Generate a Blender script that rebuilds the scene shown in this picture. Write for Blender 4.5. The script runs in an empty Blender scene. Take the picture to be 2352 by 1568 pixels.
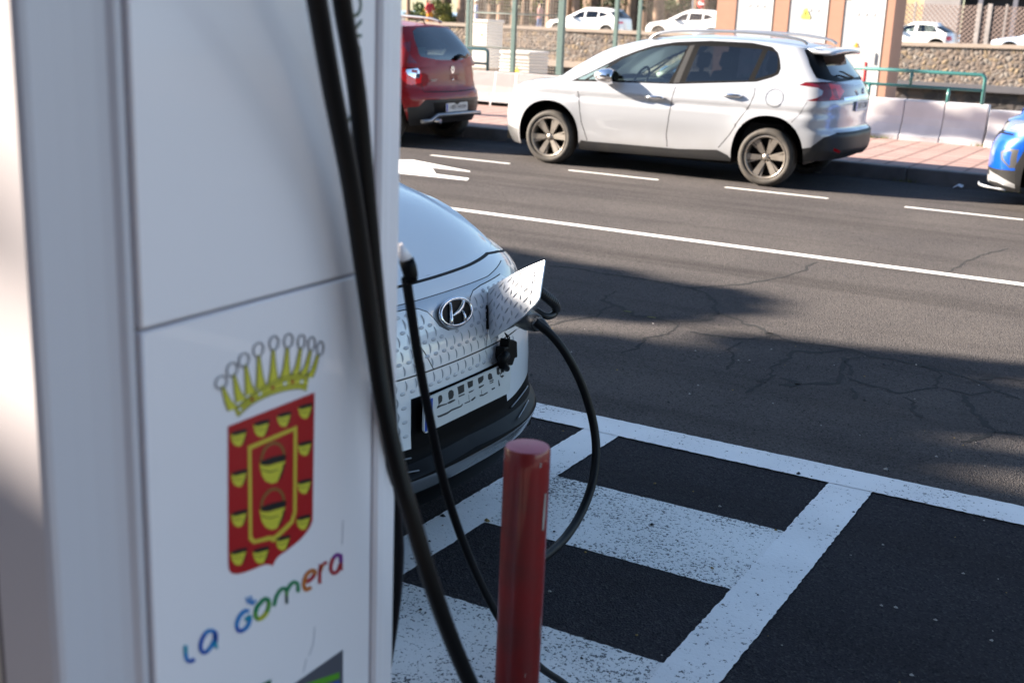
import bpy, bmesh, math, random
import numpy as np
from mathutils import Vector, Matrix
from mathutils.geometry import delaunay_2d_cdt, tessellate_polygon
random.seed(7); rng = np.random.default_rng(11)
S = bpy.context.scene
COL = S.collection

# ------------------------------------------------------------------ camera, light, exposure

_pitch, _roll, _yaw, CH = math.radians(15.0975), math.radians(2.35455), math.radians(29.2464), 1.7058
_f = Vector((-math.sin(_yaw)*math.cos(_pitch), math.cos(_yaw)*math.cos(_pitch), -math.sin(_pitch)))
_r0 = Vector((math.cos(_yaw), math.sin(_yaw), 0)); _u0 = _r0.cross(_f)
_r = math.cos(_roll)*_r0 + math.sin(_roll)*_u0
_u = -math.sin(_roll)*_r0 + math.cos(_roll)*_u0
FPX = 2802.13
cam_d = bpy.data.cameras.new("camera"); cam = bpy.data.objects.new("camera", cam_d); COL.objects.link(cam)
cam_d.sensor_width = 36; cam_d.lens = FPX/2352*36; cam_d.clip_end = 6000; cam_d.clip_start = .05
M = Matrix.Identity(4)
for i in range(3):
    M[i][0] = _r[i]; M[i][1] = _u[i]; M[i][2] = -_f[i]
M[2][3] = CH
cam.matrix_world = M
cam_d.dof.use_dof = True; cam_d.dof.focus_distance = 4.5; cam_d.dof.aperture_fstop = 4.0
S.camera = cam

SUN_AZ = math.radians(18.0)      # light travels towards +X, turned this much to +Y
SUN_EL = math.radians(24)
ld = Vector((math.cos(SUN_AZ)*math.cos(SUN_EL), math.sin(SUN_AZ)*math.cos(SUN_EL), -math.sin(SUN_EL)))
sd = bpy.data.lights.new("sun", 'SUN'); sun = bpy.data.objects.new("sun", sd); COL.objects.link(sun)
sd.energy = 5.0; sd.angle = math.radians(.8); sd.color = (1.0, .87, .72)
sun.rotation_euler = ld.to_track_quat('-Z', 'Y').to_euler()
W = bpy.data.worlds.new("World"); S.world = W; W.use_nodes = True
nt = W.node_tree; bg = nt.nodes['Background']; sky = nt.nodes.new('ShaderNodeTexSky')
sky.sky_type = 'NISHITA'; sky.sun_disc = False; sky.sun_elevation = SUN_EL
to_sun = -ld
sky.sun_rotation = math.atan2(to_sun.x, to_sun.y)
sky.air_density = 1.0; sky.dust_density = .6; sky.ozone_density = 1.6
bg.inputs[1].default_value = .058
nt.links.new(sky.outputs[0], bg.inputs[0])
S.view_settings.view_transform = 'Standard'; S.view_settings.look = 'None'
S.view_settings.exposure = 2.4; S.view_settings.gamma = 1
S.view_settings.use_curve_mapping = False

# ------------------------------------------------------------------ helpers
def ray(px, py):
    return float((px-1176)/FPX)*_r - float((py-784)/FPX)*_u + _f
def at(px, py, Y):
    d = ray(px, py); return Vector((0, 0, CH)) + d*(Y/d.y)
def atX(px, py, X):
    d = ray(px, py); return Vector((0, 0, CH)) + d*(X/d.x)
def gnd(px, py, z=0.0):
    d = ray(px, py); return Vector((0, 0, CH)) + d*((z-CH)/d.z)
def R4(x, y): return (1900+x/1.4315)/1.50638, (700+y/1.4315)/1.50638
def R5(x, y): return (600+x/1.2229)/1.50638, (1080+y/1.2229)/1.50638

MATS = {}
def mat(name, col, rough=.5, metal=0., spec=.5, coat=0., noise=None, bump=None, alpha=None, trans=0., coatr=.03, rnoise=0):
    """noise = (scale, amount, colour2[, detail]); bump = (scale, strength, distance)"""
    if name in MATS: return MATS[name]
    m = bpy.data.materials.new(name); m.use_nodes = True; t = m.node_tree; n = t.nodes; b = n['Principled BSDF']
    b.inputs['Base Color'].default_value = (*col, 1); b.inputs['Roughness'].default_value = rough
    b.inputs['Metallic'].default_value = metal; b.inputs['Specular IOR Level'].default_value = spec
    b.inputs['Coat Weight'].default_value = coat; b.inputs['Coat Roughness'].default_value = coatr
    b.inputs['Transmission Weight'].default_value = trans
    tc = n.new('ShaderNodeTexCoord')
    if noise:
        nz = n.new('ShaderNodeTexNoise'); nz.inputs['Scale'].default_value = noise[0]; nz.inputs['Detail'].default_value = 6
        rp = n.new('ShaderNodeMapRange'); rp.inputs[1].default_value = .35; rp.inputs[2].default_value = .68
        rp.inputs[4].default_value = noise[1]
        mx = n.new('ShaderNodeMix'); mx.data_type = 'RGBA'
        mx.inputs[6].default_value = (*col, 1); mx.inputs[7].default_value = (*noise[2], 1)
        t.links.new(tc.outputs['Object'], nz.inputs[0]); t.links.new(nz.outputs[0], rp.inputs[0])
        t.links.new(rp.outputs[0], mx.inputs[0]); t.links.new(mx.outputs[2], b.inputs['Base Color'])
        if rnoise:
            r2 = n.new('ShaderNodeMapRange'); r2.inputs[3].default_value = rough; r2.inputs[4].default_value = rough+rnoise
            t.links.new(nz.outputs[0], r2.inputs[0]); t.links.new(r2.outputs[0], b.inputs['Roughness'])
    if bump:
        nb = n.new('ShaderNodeTexNoise'); nb.inputs['Scale'].default_value = bump[0]; nb.inputs['Detail'].default_value = 5
        bp = n.new('ShaderNodeBump'); bp.inputs['Strength'].default_value = bump[1]; bp.inputs['Distance'].default_value = bump[2]
        t.links.new(tc.outputs['Object'], nb.inputs[0]); t.links.new(nb.outputs[0], bp.inputs['Height'])
        t.links.new(bp.outputs[0], b.inputs['Normal'])
    MATS[name] = m; return m

def link(ob, parent=None):
    COL.objects.link(ob)
    if parent is not None: ob.parent = parent
    return ob
def tag(o, label=None, cat=None, group=None, kind=None):
    if label: o['label'] = label
    if cat: o['category'] = cat
    if group: o['group'] = group
    if kind: o['kind'] = kind
    return o
def empty(name, loc=(0, 0, 0), rz=0, label=None, cat=None, group=None):
    o = bpy.data.objects.new(name, None); COL.objects.link(o); o.location = loc; o.rotation_euler[2] = rz
    o.empty_display_size = .1
    return tag(o, label, cat, group)

class MB:
    def __init__(s): s.v = []; s.f = []; s.sm = []; s.mi = []
    def add(s, vs, fs, smooth=False, m=0):
        o = len(s.v); s.v += [tuple(p) for p in vs]; s.f += [tuple(i+o for i in f) for f in fs]; s.sm += [smooth]*len(fs); s.mi += [m]*len(fs)
        return s
    def box(s, x0, x1, y0, y1, z0, z1, m=0, rot=None):
        vs = [Vector((x, y, z)) for z in (z0, z1) for y in (y0, y1) for x in (x0, x1)]
        if rot: vs = [rot @ v for v in vs]
        return s.add(vs, [(0, 2, 3, 1), (4, 5, 7, 6), (0, 1, 5, 4), (1, 3, 7, 5), (3, 2, 6, 7), (2, 0, 4, 6)], m=m)
    def rbox(s, x0, x1, y0, y1, z0, z1, r=.01, m=0, seg=2):
        bm = bmesh.new(); bmesh.ops.create_cube(bm, size=1)
        for v in bm.verts:
            v.co = Vector((x0 if v.co.x < 0 else x1, y0 if v.co.y < 0 else y1, z0 if v.co.z < 0 else z1))
        bmesh.ops.bevel(bm, geom=bm.edges[:], offset=r, segments=seg, profile=.5, affect='EDGES', clamp_overlap=True)
        bm.verts.index_update(); bm.normal_update()
        s.add([v.co.copy() for v in bm.verts], [[v.index for v in f.verts] for f in bm.faces], smooth=True, m=m)
        s.sm[-len(bm.faces):] = [max(map(abs, f.normal)) < .999 for f in bm.faces]
        bm.free(); return s
    def prism(s, poly, o, e1, e2, n, d, m=0):
        """extrude 2D poly placed at o with axes e1,e2 along n by d"""
        o, e1, e2, n = map(Vector, (o, e1, e2, n))
        k = len(poly); a = [o+e1*p[0]+e2*p[1] for p in poly]; b = [p+n*d for p in a]
        tr = tessellate_polygon([[Vector((p[0], p[1], 0)) for p in poly]])
        fs = [t for t in tr] + [(t[2]+k, t[1]+k, t[0]+k) for t in tr]
        fs += [(i, (i+1) % k, (i+1) % k+k, i+k) for i in range(k)]
        return s.add(a+b, fs, m=m)
    def tube(s, path, r, n=12, m=0, cap=True):
        P = [Vector(p) for p in path]; rr = r if hasattr(r, '__len__') else [r]*len(P)
        t0 = (P[1]-P[0]).normalized(); up = Vector((0, 0, 1)) if abs(t0.z) < .9 else Vector((1, 0, 0))
        a = t0.cross(up).normalized(); vs = []
        for i, p in enumerate(P):
            t = (P[min(i+1, len(P)-1)]-P[max(i-1, 0)]).normalized()
            a = (a-t*a.dot(t)).normalized(); b = t.cross(a)
            vs += [p+(a*math.cos(2*math.pi*k/n)+b*math.sin(2*math.pi*k/n))*rr[i] for k in range(n)]
        fs = [(i*n+k, i*n+(k+1) % n, (i+1)*n+(k+1) % n, (i+1)*n+k) for i in range(len(P)-1) for k in range(n)]
        s.add(vs, fs, smooth=True, m=m)
        if cap: 
            o = len(s.v)-len(vs); L = (len(P)-1)*n
            s.f += [tuple(o+k for k in reversed(range(n))), tuple(o+L+k for k in range(n))]; s.sm += [False]*2; s.mi += [m]*2
        return s
    def lathe(s, prof, n=48, axis='Y', c=(0, 0, 0), m=0, smooth=True):
        """prof: list of (radius, height along axis)"""
        vs = []
        for (r, h) in prof:
            for k in range(n):
                a = 2*math.pi*k/n; x, y = r*math.cos(a), r*math.sin(a)
                vs.append({'Y': (x+c[0], h+c[1], y+c[2]), 'Z': (x+c[0], y+c[1], h+c[2]), 'X': (h+c[0], x+c[1], y+c[2])}[axis])
        fs = [(i*n+k, i*n+(k+1) % n, (i+1)*n+(k+1) % n, (i+1)*n+k) for i in range(len(prof)-1) for k in range(n)]
        return s.add(vs, fs, smooth=smooth, m=m)
    def build(s, name, mats, parent=None, bevel=0):
        me = bpy.data.meshes.new(name); me.from_pydata(s.v, [], s.f)
        for mm in (mats if isinstance(mats, (list, tuple)) else [mats]): me.materials.append(mm)
        me.polygons.foreach_set('use_smooth', s.sm); me.polygons.foreach_set('material_index', s.mi)
        bm = bmesh.new(); bm.from_mesh(me); bmesh.ops.recalc_face_normals(bm, faces=bm.faces[:]); bm.to_mesh(me); bm.free()
        me.update(); o = bpy.data.objects.new(name, me); link(o, parent)
        if bevel:
            bv = o.modifiers.new('b', 'BEVEL'); bv.width = bevel; bv.segments = 2; bv.limit_method = 'ANGLE'
        return o

def spline(P, n=8):
    """Catmull-Rom through 3D points"""
    P = [Vector(p) for p in P]; P = [P[0]*2-P[1]]+P+[P[-1]*2-P[-2]]; out = []
    for i in range(1, len(P)-2):
        for k in range(n):
            t = k/n
            out.append(.5*((2*P[i])+(P[i+1]-P[i-1])*t+(2*P[i-1]-5*P[i]+4*P[i+1]-P[i+2])*t*t+(3*P[i]-3*P[i+1]+P[i+2]-P[i-1])*t**3))
    out.append(P[-2]); return out
def sp1(xs, ys):
    """monotone cubic interpolant"""
    xs = np.array(xs, float); ys = np.array(ys, float); h = np.diff(xs); d = np.diff(ys)/h; m = np.zeros(len(xs))
    m[0] = d[0]; m[-1] = d[-1]
    for i in range(1, len(xs)-1):
        if d[i-1]*d[i] > 0: m[i] = 2*d[i-1]*d[i]/(d[i-1]+d[i])
    def f(x):
        x = np.clip(np.asarray(x, float), xs[0], xs[-1]); i = np.clip(np.searchsorted(xs, x, 'right')-1, 0, len(h)-1)
        t = (x-xs[i])/h[i]
        return (2*t**3-3*t**2+1)*ys[i]+(t**3-2*t**2+t)*h[i]*m[i]+(-2*t**3+3*t**2)*ys[i+1]+(t**3-t**2)*h[i]*m[i+1]
    return f

def inside(poly, pts):
    x, y = pts[:, 0], pts[:, 1]; r = np.zeros(len(pts), bool); n = len(poly); j = n-1
    for i in range(n):
        xi, yi = poly[i]; xj, yj = poly[j]
        c = ((yi > y) != (yj > y)); 
        with np.errstate(divide='ignore', invalid='ignore'):
            r ^= c & (x < (xj-xi)*(y-yi)/(yj-yi+1e-15)+xi)
        j = i
    return r
def densify(poly, step, closed=True):
    out = []; n = len(poly)
    for i in range(n if closed else n-1):
        a = np.array(poly[i], float); b = np.array(poly[(i+1) % n], float); k = max(1, int(math.ceil(np.linalg.norm(b-a)/step)))
        out += [tuple(a+(b-a)*t/k) for t in range(k)]
    if not closed: out.append(tuple(poly[-1]))
    return out
def ribbon(line, w):
    L = [np.array(p, float) for p in line]; a, b = [], []
    for i, p in enumerate(L):
        t = L[min(i+1, len(L)-1)]-L[max(i-1, 0)]; t /= np.linalg.norm(t)+1e-12; n = np.array((-t[1], t[0]))
        a.append(tuple(p+n*w/2)); b.append(tuple(p-n*w/2))
    return a+b[::-1]

def patch(outer, regions, step, estep, jit=.25):
    """outer polygon + [(label, polygon)] (later wins) -> verts2d, {label: tris}; label None = hole"""
    polys = [densify(outer, estep)]+[densify(p, estep) for _, p in regions]
    V = []; Ed = []
    for P in polys:
        o = len(V); V += P; Ed += [(o+i, o+(i+1) % len(P)) for i in range(len(P))]
    O = np.array(outer); x0, y0 = O.min(0); x1, y1 = O.max(0)
    gx = np.arange(x0+step/2, x1, step); gy = np.arange(y0+step/2, y1, step)
    G = np.array([(a+(.5*step if j % 2 else 0), b) for j, b in enumerate(gy) for a in gx]); G += (rng.random(G.shape)-.5)*step*jit*.3
    G = G[inside(polys[0], G)]
    VB = np.array(V)
    keep = np.ones(len(G), bool)
    for i in range(0, len(G), 500):
        d = ((G[i:i+500, None, :]-VB[None])**2).sum(-1).min(1); keep[i:i+500] = d > (estep*.45)**2
    G = G[keep]
    allv = [Vector(p) for p in V]+[Vector(p) for p in G]
    vo, eo, fo, *_ = delaunay_2d_cdt(allv, Ed, [], 0, 1e-6)
    vo = np.array([(v.x, v.y) for v in vo]); fo = np.array([f for f in fo if len(f) == 3])
    c = vo[fo].mean(1); ins = inside(polys[0], c); fo = fo[ins]; c = c[ins]
    lab = np.zeros(len(fo), int)
    for k, (l, p) in enumerate(regions): lab[inside(polys[k+1], c)] = k+1
    names = ['*']+[l for l, _ in regions]; out = {}
    for k in range(len(names)):
        if (lab == k).any() and names[k] is not None:
            out.setdefault(names[k], []).append(fo[lab == k])
    return vo, {k: np.concatenate(v) for k, v in out.items()}

def surf_obj(name, V, N, tris, m, parent=None, flip=False, thick=0):
    used, inv = np.unique(tris, return_inverse=True); f = inv.reshape(-1, 3)
    P = V[used]; Nn = N[used]
    e = np.cross(P[f[:, 1]]-P[f[:, 0]], P[f[:, 2]]-P[f[:, 0]])
    s = (e*(Nn[f].mean(1))).sum(-1) < 0
    f[s] = f[s][:, ::-1]
    me = bpy.data.meshes.new(name); me.from_pydata(P.tolist(), [], f.tolist()); me.materials.append(m)
    me.polygons.foreach_set('use_smooth', [True]*len(f)); me.normals_split_custom_set_from_vertices(Nn.tolist())
    me.update(); return link(bpy.data.objects.new(name, me), parent)
def merge_sets(sets):
    """join several (V,N,tris)"""
    o = 0; Vs, Ns, Ts = [], [], []
    for V, N, T in sets: Vs.append(V); Ns.append(N); Ts.append(T+o); o += len(V)
    return np.concatenate(Vs), np.concatenate(Ns), np.concatenate(Ts)
# ------------------------------------------------------------------ cars: wrapped shells cut into panels
class Wrap:
    def __init__(s, xf, xr, w, cf, cr, Ls, La=.8, Lr=.8, nf=2.5, nr=2.8, dw=None):
        F = lambda q: q if callable(q) else (sp1(*q) if isinstance(q, tuple) else (lambda z, q=q: np.full_like(np.asarray(z, float), q)))
        s.xf, s.xr, s.w, s.cf, s.cr = map(F, (xf, xr, w, cf, cr)); s.Ls, s.La, s.Lr = Ls, La, Lr
        ph = np.linspace(0, math.pi/2, 400); s.ph = ph; s.tab = {}
        for k, n in (('f', nf), ('r', nr)):
            rho = (np.sin(ph)**n+np.cos(ph)**n)**(-1/n); s.tab[k] = (rho*np.sin(ph), rho*np.cos(ph))
        s.dw = dw
    def P(s, a, z):
        a = np.asarray(a, float); z = np.asarray(z, float)
        xf, xr, w, cf, cr = s.xf(z), s.xr(z), s.w(z), s.cf(z), s.cr(z)
        pf = np.clip(-a/s.La, 0, 1)*math.pi/2; pr = np.clip((a-s.Ls)/s.Lr, 0, 1)*math.pi/2
        fs, fc = np.interp(pf, s.ph, s.tab['f'][0]), np.interp(pf, s.ph, s.tab['f'][1])
        rs, rc = np.interp(pr, s.ph, s.tab['r'][0]), np.interp(pr, s.ph, s.tab['r'][1])
        t = np.clip(a/s.Ls, 0, 1); x = (xf+cf)+(xr-cr-xf-cf)*t
        x = np.where(a < 0, xf+cf-cf*fs, np.where(a > s.Ls, xr-cr+cr*rs, x))
        c = np.where(a < 0, fc, np.where(a > s.Ls, rc, 1.)); y = w*c
        if s.dw: y = y+s.dw(x, z)*np.clip(c*1.5-.4, 0, 1)
        return np.stack([x, y, z], -1)
    def N(s, a, z, e=2e-3):
        lo, hi = -s.La+1e-4, s.Ls+s.Lr-1e-4
        a = np.clip(a, lo, hi)
        da = s.P(np.minimum(a+e, hi), z)-s.P(np.maximum(a-e, lo), z); dz = s.P(a, z+e)-s.P(a, z-e)
        n = np.cross(dz, da); n /= np.linalg.norm(n, axis=-1, keepdims=True)+1e-12
        P = s.P(a, z); 
        o = np.stack([P[..., 0]-2.1, P[..., 1], 0*P[..., 0]], -1); f = (n*o).sum(-1) < 0
        n[f] *= -1
        return n
    def inv(s, view, h, z):
        h = np.asarray(h, float); z = np.asarray(z, float)
        xf, xr, w, cf, cr = s.xf(z), s.xr(z), s.w(z), s.cf(z), s.cr(z)
        if view == 's':
            x0, x1 = xf+cf, xr-cr
            a = (h-x0)/(x1-x0)*s.Ls
            qf = np.clip((x0-h)/cf, 0, 1); qr = np.clip((h-x1)/cr, 0, 1)
            af = -np.interp(qf, s.tab['f'][0], s.ph)/(math.pi/2)*s.La; ar = s.Ls+np.interp(qr, s.tab['r'][0], s.ph)/(math.pi/2)*s.Lr
            return np.where(h < x0, af, np.where(h > x1, ar, a))
        k = 'f' if view == 'f' else 'r'; c = np.clip(h/w, 0, 1)
        p = np.interp(c, s.tab[k][1][::-1], s.ph[::-1])/(math.pi/2)
        return -p*s.La if view == 'f' else s.Ls+p*s.Lr
    def poly(s, view, pts, step=.03, closed=True):
        d = np.array(densify(pts, step, closed)); z = d[:, 1]
        if view == 'd': return [tuple(p) for p in pts]
        vw = np.array([1]); a = s.inv(view, d[:, 0], z)
        return list(zip(a.tolist(), z.tolist()))
    def spot(s, view, h, z, side=1):
        a = s.inv(view, h, z); p = s.P(a, z).reshape(3); n = s.N(np.atleast_1d(a), np.atleast_1d(z))[0]
        if side < 0: p[1] *= -1; n[1] *= -1
        return Vector(p), Vector(n)

def mix_view(w, pts):
    """pts with own view each: (view, h, z)"""
    out = []
    for i, (v, h, z) in enumerate(pts):
        out.append((float(w.inv(v, h, z)), z))
    return out

def wrap_sets(w, zb, zt, regions, step, estep):
    lo, hi = -w.La, w.Ls+w.Lr; A = np.linspace(lo, hi, 80)
    outer = [(a, float(zb(a))) for a in A]+[(a, float(zt(a))) for a in A[::-1]]
    V2, T = patch(outer, regions, step, estep)
    V = w.P(V2[:, 0], V2[:, 1]); N = w.N(V2[:, 0], V2[:, 1])
    return V, N, T
def mirror(V, N):
    m = np.array((1, -1, 1.)); return V*m, N*m

def cap_sets(w, zt, zc, x0, x1, k=2.6, step=.06, regions=(), extra=None, estep=.03):
    A = np.linspace(-w.La, w.Ls+w.Lr, 200); ring = w.P(A, np.array([float(zt(a)) for a in A]))
    xs, ys, zs = ring[:, 0], np.maximum(ring[:, 1], 1e-3), ring[:, 2]
    o = np.argsort(xs); xs, ys, zs = xs[o], ys[o], zs[o]
    def H(x, y):
        yr = np.interp(x, xs, ys); zr = np.interp(x, xs, zs)
        q = np.clip(np.abs(y)/np.maximum(yr, .02), 0, 1)
        z = zr+(zc(x)-zr)*(1-q**k)
        if extra: z = z+extra(x, y, q)
        return z
    m = (xs > x0) & (xs < x1)
    X = [x0 if x0 > xs[0] else xs[0]]+list(xs[m])+[x1 if x1 < xs[-1] else xs[-1]]; X = sorted(set(np.round(X, 5)))
    up = [(x, float(np.interp(x, xs, ys))) for x in X]
    outer = up+[(x, -y) for x, y in up[::-1]]
    V2, T = patch(outer, list(regions), step, estep)
    x, y = V2[:, 0], V2[:, 1]; e = 2e-3; z = H(x, y)
    gx = (H(x+e, y)-H(x-e, y))/(2*e); gy = (H(x, y+e)-H(x, y-e))/(2*e)
    N = np.stack([-gx, -gy, np.ones_like(gx)], -1); N /= np.linalg.norm(N, axis=1, keepdims=True)
    return np.stack([x, y, z], -1), N, T, H

def wheel(parent, x, y, side, R, rw, rimr, M, spokes=6, style='blade'):
    """side +1: outer face towards +y"""
    t = MB(); s = side
    pr = [(rimr+.005, -rw), (rimr+.02, -rw*1.02), (R-.02, -rw), (R-.003, -rw*.8), (R, -rw*.5), (R, -.05), (R-.004, -.02), (R-.02, .0), (rimr+.045, .012), (rimr+.015, .008), (rimr, -.004), (rimr, -rw)]
    t.lathe([(r, s*h+0) for r, h in pr], 56, c=(x, y, R))
    tyre = t.build('wheel', M['tyre'], parent)
    r = MB()
    r.lathe([(rimr+.001, s*-.004), (rimr-.012, s*.004), (rimr-.022, s*-.006), (rimr-.03, s*-.05), (rimr-.035, s*-.15)], 48, c=(x, y, R))
    r.lathe([(.001, s*-.02), (.03, s*-.02), (.034, s*-.028), (.05, s*-.04), (.055, s*-.07)], 24, c=(x, y, R), m=0)
    for k in range(spokes):
        a = 2*math.pi*k/spokes+.05
        c, q = math.cos(a), math.sin(a)
        def pt(rad, tt, d): return (x+c*rad-q*tt, y+s*d, R+q*rad+c*tt)
        for (t0, t1, wa, wb, dd) in (((0.0, 0.0, .022, .036, 0)), (.034, .062, .007, .010, -.006)) if style == 'blade' else ((0, 0, .026, .022, 0),):
            r0, r1 = .045, rimr-.018
            vs = [pt(r0, t0*.5-wa, -.03+dd), pt(r0, t0*.5+wa, -.03+dd), pt(r1, t1-wb, -.008+dd), pt(r1, t1+wb, -.008+dd),
                  pt(r0, t0*.5-wa, -.07), pt(r0, t0*.5+wa, -.07), pt(r1, t1-wb, -.05), pt(r1, t1+wb, -.05)]
            r.add(vs, [(0, 1, 3, 2), (0, 2, 6, 4), (1, 5, 7, 3), (2, 3, 7, 6), (0, 4, 5, 1)])
    r.build('rim', M['rim'], tyre)
    d = MB(); d.lathe([(.001, s*-.09), (rimr-.03, s*-.09)], 32, c=(x, y, R)); d.build('brake_disc', M['black'], tyre)

def arch_poly(cx, R, rx, top, zb, n=2.2):
    out = []
    for k in range(25):
        a = math.pi*k/24; c, q = math.cos(a), math.sin(a)
        rr = (abs(c)**n+abs(q)**n)**(-1/n)
        out.append((cx-rx*c*rr, R+(top-R)*q*rr))
    return [(cx-rx, zb)]+out+[(cx+rx, zb)]

def add_plate(parent, p, n, wd, ht, text, M, up=(0, 0, 1), band=True, tsize=.085):
    """licence plate standing on point p facing n"""
    n = Vector(n).normalized(); e2 = Vector(up); e2 = (e2-n*e2.dot(n)).normalized(); e1 = e2.cross(n)
    b = MB(); r = .012
    b.prism([(-wd/2+r, -ht/2), (wd/2-r, -ht/2), (wd/2, -ht/2+r), (wd/2, ht/2-r), (wd/2-r, ht/2), (-wd/2+r, ht/2), (-wd/2, ht/2-r), (-wd/2, -ht/2+r)], p, e1, e2, n, .006)
    pl = b.build('licence_plate', M['plate'], parent)
    if band:
        b = MB(); b.prism([(-wd/2+.006, -ht/2+.006), (-wd/2+.045, -ht/2+.006), (-wd/2+.045, ht/2-.006), (-wd/2+.006, ht/2-.006)], p+n*.006, e1, e2, n, .0012)
        b.build('blue_band', M['plateblue'], pl)
    if text:
        put_text(text, p+n*.0075+e1*.02, e1, e2, n, tsize, M['platetext'], pl, 'plate_number')
    return pl
def put_text(s, p, e1, e2, n, size, m, parent, name, align='CENTER', ext=.0006, sx=1.0):
    cu = bpy.data.curves.new(name, 'FONT'); cu.body = s; cu.size = size; cu.align_x = align; cu.align_y = 'CENTER'; cu.extrude = ext; cu.resolution_u = 3
    o = bpy.data.objects.new(name+'_curve', cu); COL.objects.link(o)
    dg = bpy.context.evaluated_depsgraph_get(); me = bpy.data.meshes.new_from_object(o.evaluated_get(dg))
    COL.objects.unlink(o); bpy.data.objects.remove(o); bpy.data.curves.remove(cu)
    e1, e2, n = Vector(e1), Vector(e2), Vector(n)
    for v in me.vertices: v.co = Vector(p)+e1*v.co.x*sx+e2*v.co.y+n*v.co.z
    me.materials.clear(); me.materials.append(m); me.name = name
    return link(bpy.data.objects.new(name, me), parent)

def car_mats(paint, paint2=None):
    M = dict(MATC); M['paint'] = paint; return M

def build_car(spec, root):
    """spec: low/up Wrap, region lists [(label, view, pts)], label styles {label: (part name, material, mode)}"""
    M = spec['M']; step = spec.get('step', .07); es = spec.get('estep', .03)
    res = {}
    def run(w, zb, zt, regs):
        R = []
        for r in regs:
            lab, view, pts = r[:3]
            if view == 'seam': # polyline in view pts[0]
                v, line, wd = pts; lab = 'seam_%s%d' % (v, len(R))
                R.append((lab, w.poly(v, ribbon(densify(line, .05, False), wd), .06)))
            elif view == 'm': R.append((lab, mix_view(w, pts)))
            else: R.append((lab, w.poly(view, pts)))
        return wrap_sets(w, zb, zt, R, step, es)
    low, up = spec['low'], spec['up']
    out = []
    for (w, zb, zt, regs) in ((low, spec['zb'], spec['zt'], spec['lowreg']), (up, spec['uzb'], spec['uzt'], spec['upreg'])):
        if w is None: continue
        V, N, T = run(w, zb, zt, regs); V2, N2 = mirror(V, N)
        for lab, t in T.items(): out.append((lab, V, N, V2, N2, t))
    st = spec['style']; parts = {}
    acc = {}
    for lab, V, N, V2, N2, t in out:
        name, mk, mode = (st.get(lab, st['*']) if lab != '*' else st['*']) if not lab.startswith('seam_') else ('panel_gap', 'seam', 'side' if lab[5] == 's' else 'both')
        if mode == 'side':
            for (v, n, sd) in ((V, N, 'L'), (V2, N2, 'R')): acc.setdefault((name, mk, sd, lab), []).append((v, n, t))
        else: 
            for (v, n) in ((V, N), (V2, N2)): acc.setdefault((name, mk, '', mode if mode != 'both' else lab), []).append((v, n, t))
    body = None
    # hood + roof caps
    for c in spec['caps']:
        V, N, T, H = cap_sets(*c['args'], **c.get('kw', {}))
        for lab, t in T.items():
            nm, mk = c['names'][lab]
            if (nm, mk, '', '*') in acc or nm == 'body': acc.setdefault((nm, mk, '', '*'), []).append((V, N, t))
            else: acc[(nm, mk, '', 'cap')] = [(V, N, t)]
    objs = {}
    order = sorted(acc, key=lambda k: k[0] != 'body')
    doors = {}
    for k in order:
        V, N, T = merge_sets(acc[k]); par = root
        o = surf_obj(k[0], V, N, T, M[k[1]], par)
        objs.setdefault(k[0], []).append(o)
        objs[(k[0], k[2], k[3])] = o
    # wheels, arches, floor
    R = spec['R']; L0, L1 = spec['wheels']; wy = spec['wy']
    for sd in (1, -1):
        for x in (L0, L1):
            wheel(root, x, sd*wy, sd, R, .2, spec.get('rimr', R*.72), M, spec.get('spokes', 6), spec.get('wstyle', 'blade'))
    for sd in (1, -1):
        for poly in spec['arches']:
            b = MB()
            pts = [low.P(low.inv('s', x, z), z).reshape(3) for x, z in [(x, max(z, spec.get('linerz', .27))) for x, z in poly]]
            o = [(p[0], sd*p[1]*.998, p[2]) for p in pts]; i = [(p[0], sd*.42, p[2]) for p in pts]; n = len(o)
            b.add(o+i, [(j, j+1, j+1+n, j+n) for j in range(n-1)], smooth=True)
            b.add([(p[0], sd*.43, p[2]) for p in pts], [tuple(range(n))])
            b.build('wheel_arch', M['black'], root)
    f = MB(); x0, x1 = spec['floor']; zf = spec.get('zf', .2); wf = spec.get('wf', .75)
    f.box(L0+.42, L1-.42, -wf, wf, zf, zf+.1)
    f.box(x0, L0-.38, -wf*.85, wf*.85, zf+.03, zf+.12); f.box(L1+.38, x1-.12, -wf*.7, wf*.7, zf+.16, zf+.24)
    f.build('underbody', M['black'], root)
    # cabin
    if spec.get('cabin'):
        c = spec['cabin']; b = MB(); zb = c['z']
        b.box(c['x0'], c['x1'], -.6, .6, zf+.1, zb-.35)
        b.rbox(c['x0']-.05, c['x0']+.35, -.66, .66, zb-.36, zb+.0, .05)
        b.build('cabin_trim', M['trim'], root)
        for x in c['seats']:
            for y in (-.36, .36):
                s = MB(); s.rbox(x-.45, x+.05, y-.24, y+.24, zb-.5, zb-.32, .05); 
                rot = Matrix.Rotation(math.radians(14), 4, 'Y')
                t = MB(); t.rbox(-.06, .06, -.23, .23, 0, .58, .05); t.rbox(-.045, .045, -.13, .13, .62, .80, .04); t.box(-.01, .01, -.05, .05, .55, .65)
                s.add([rot @ Vector(v)+Vector((x+.02, y, zb-.42)) for v in t.v], t.f, True)
                s.build('seat', M['seat'], root)
        if c.get('wheel'):
            s = MB(); wx, wyy, wz = c['wheel']; 
            ring = [Vector((0.02*math.cos(a)*0+math.sin(a)*.07, math.cos(a)*.18, math.sin(a)*.165)) for a in np.linspace(0, 2*math.pi, 25)]
            s.tube([p+Vector((wx, wyy, wz)) for p in ring], .014, 8, cap=False); s.build('steering_wheel', M['black'], root)
    return objs
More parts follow.
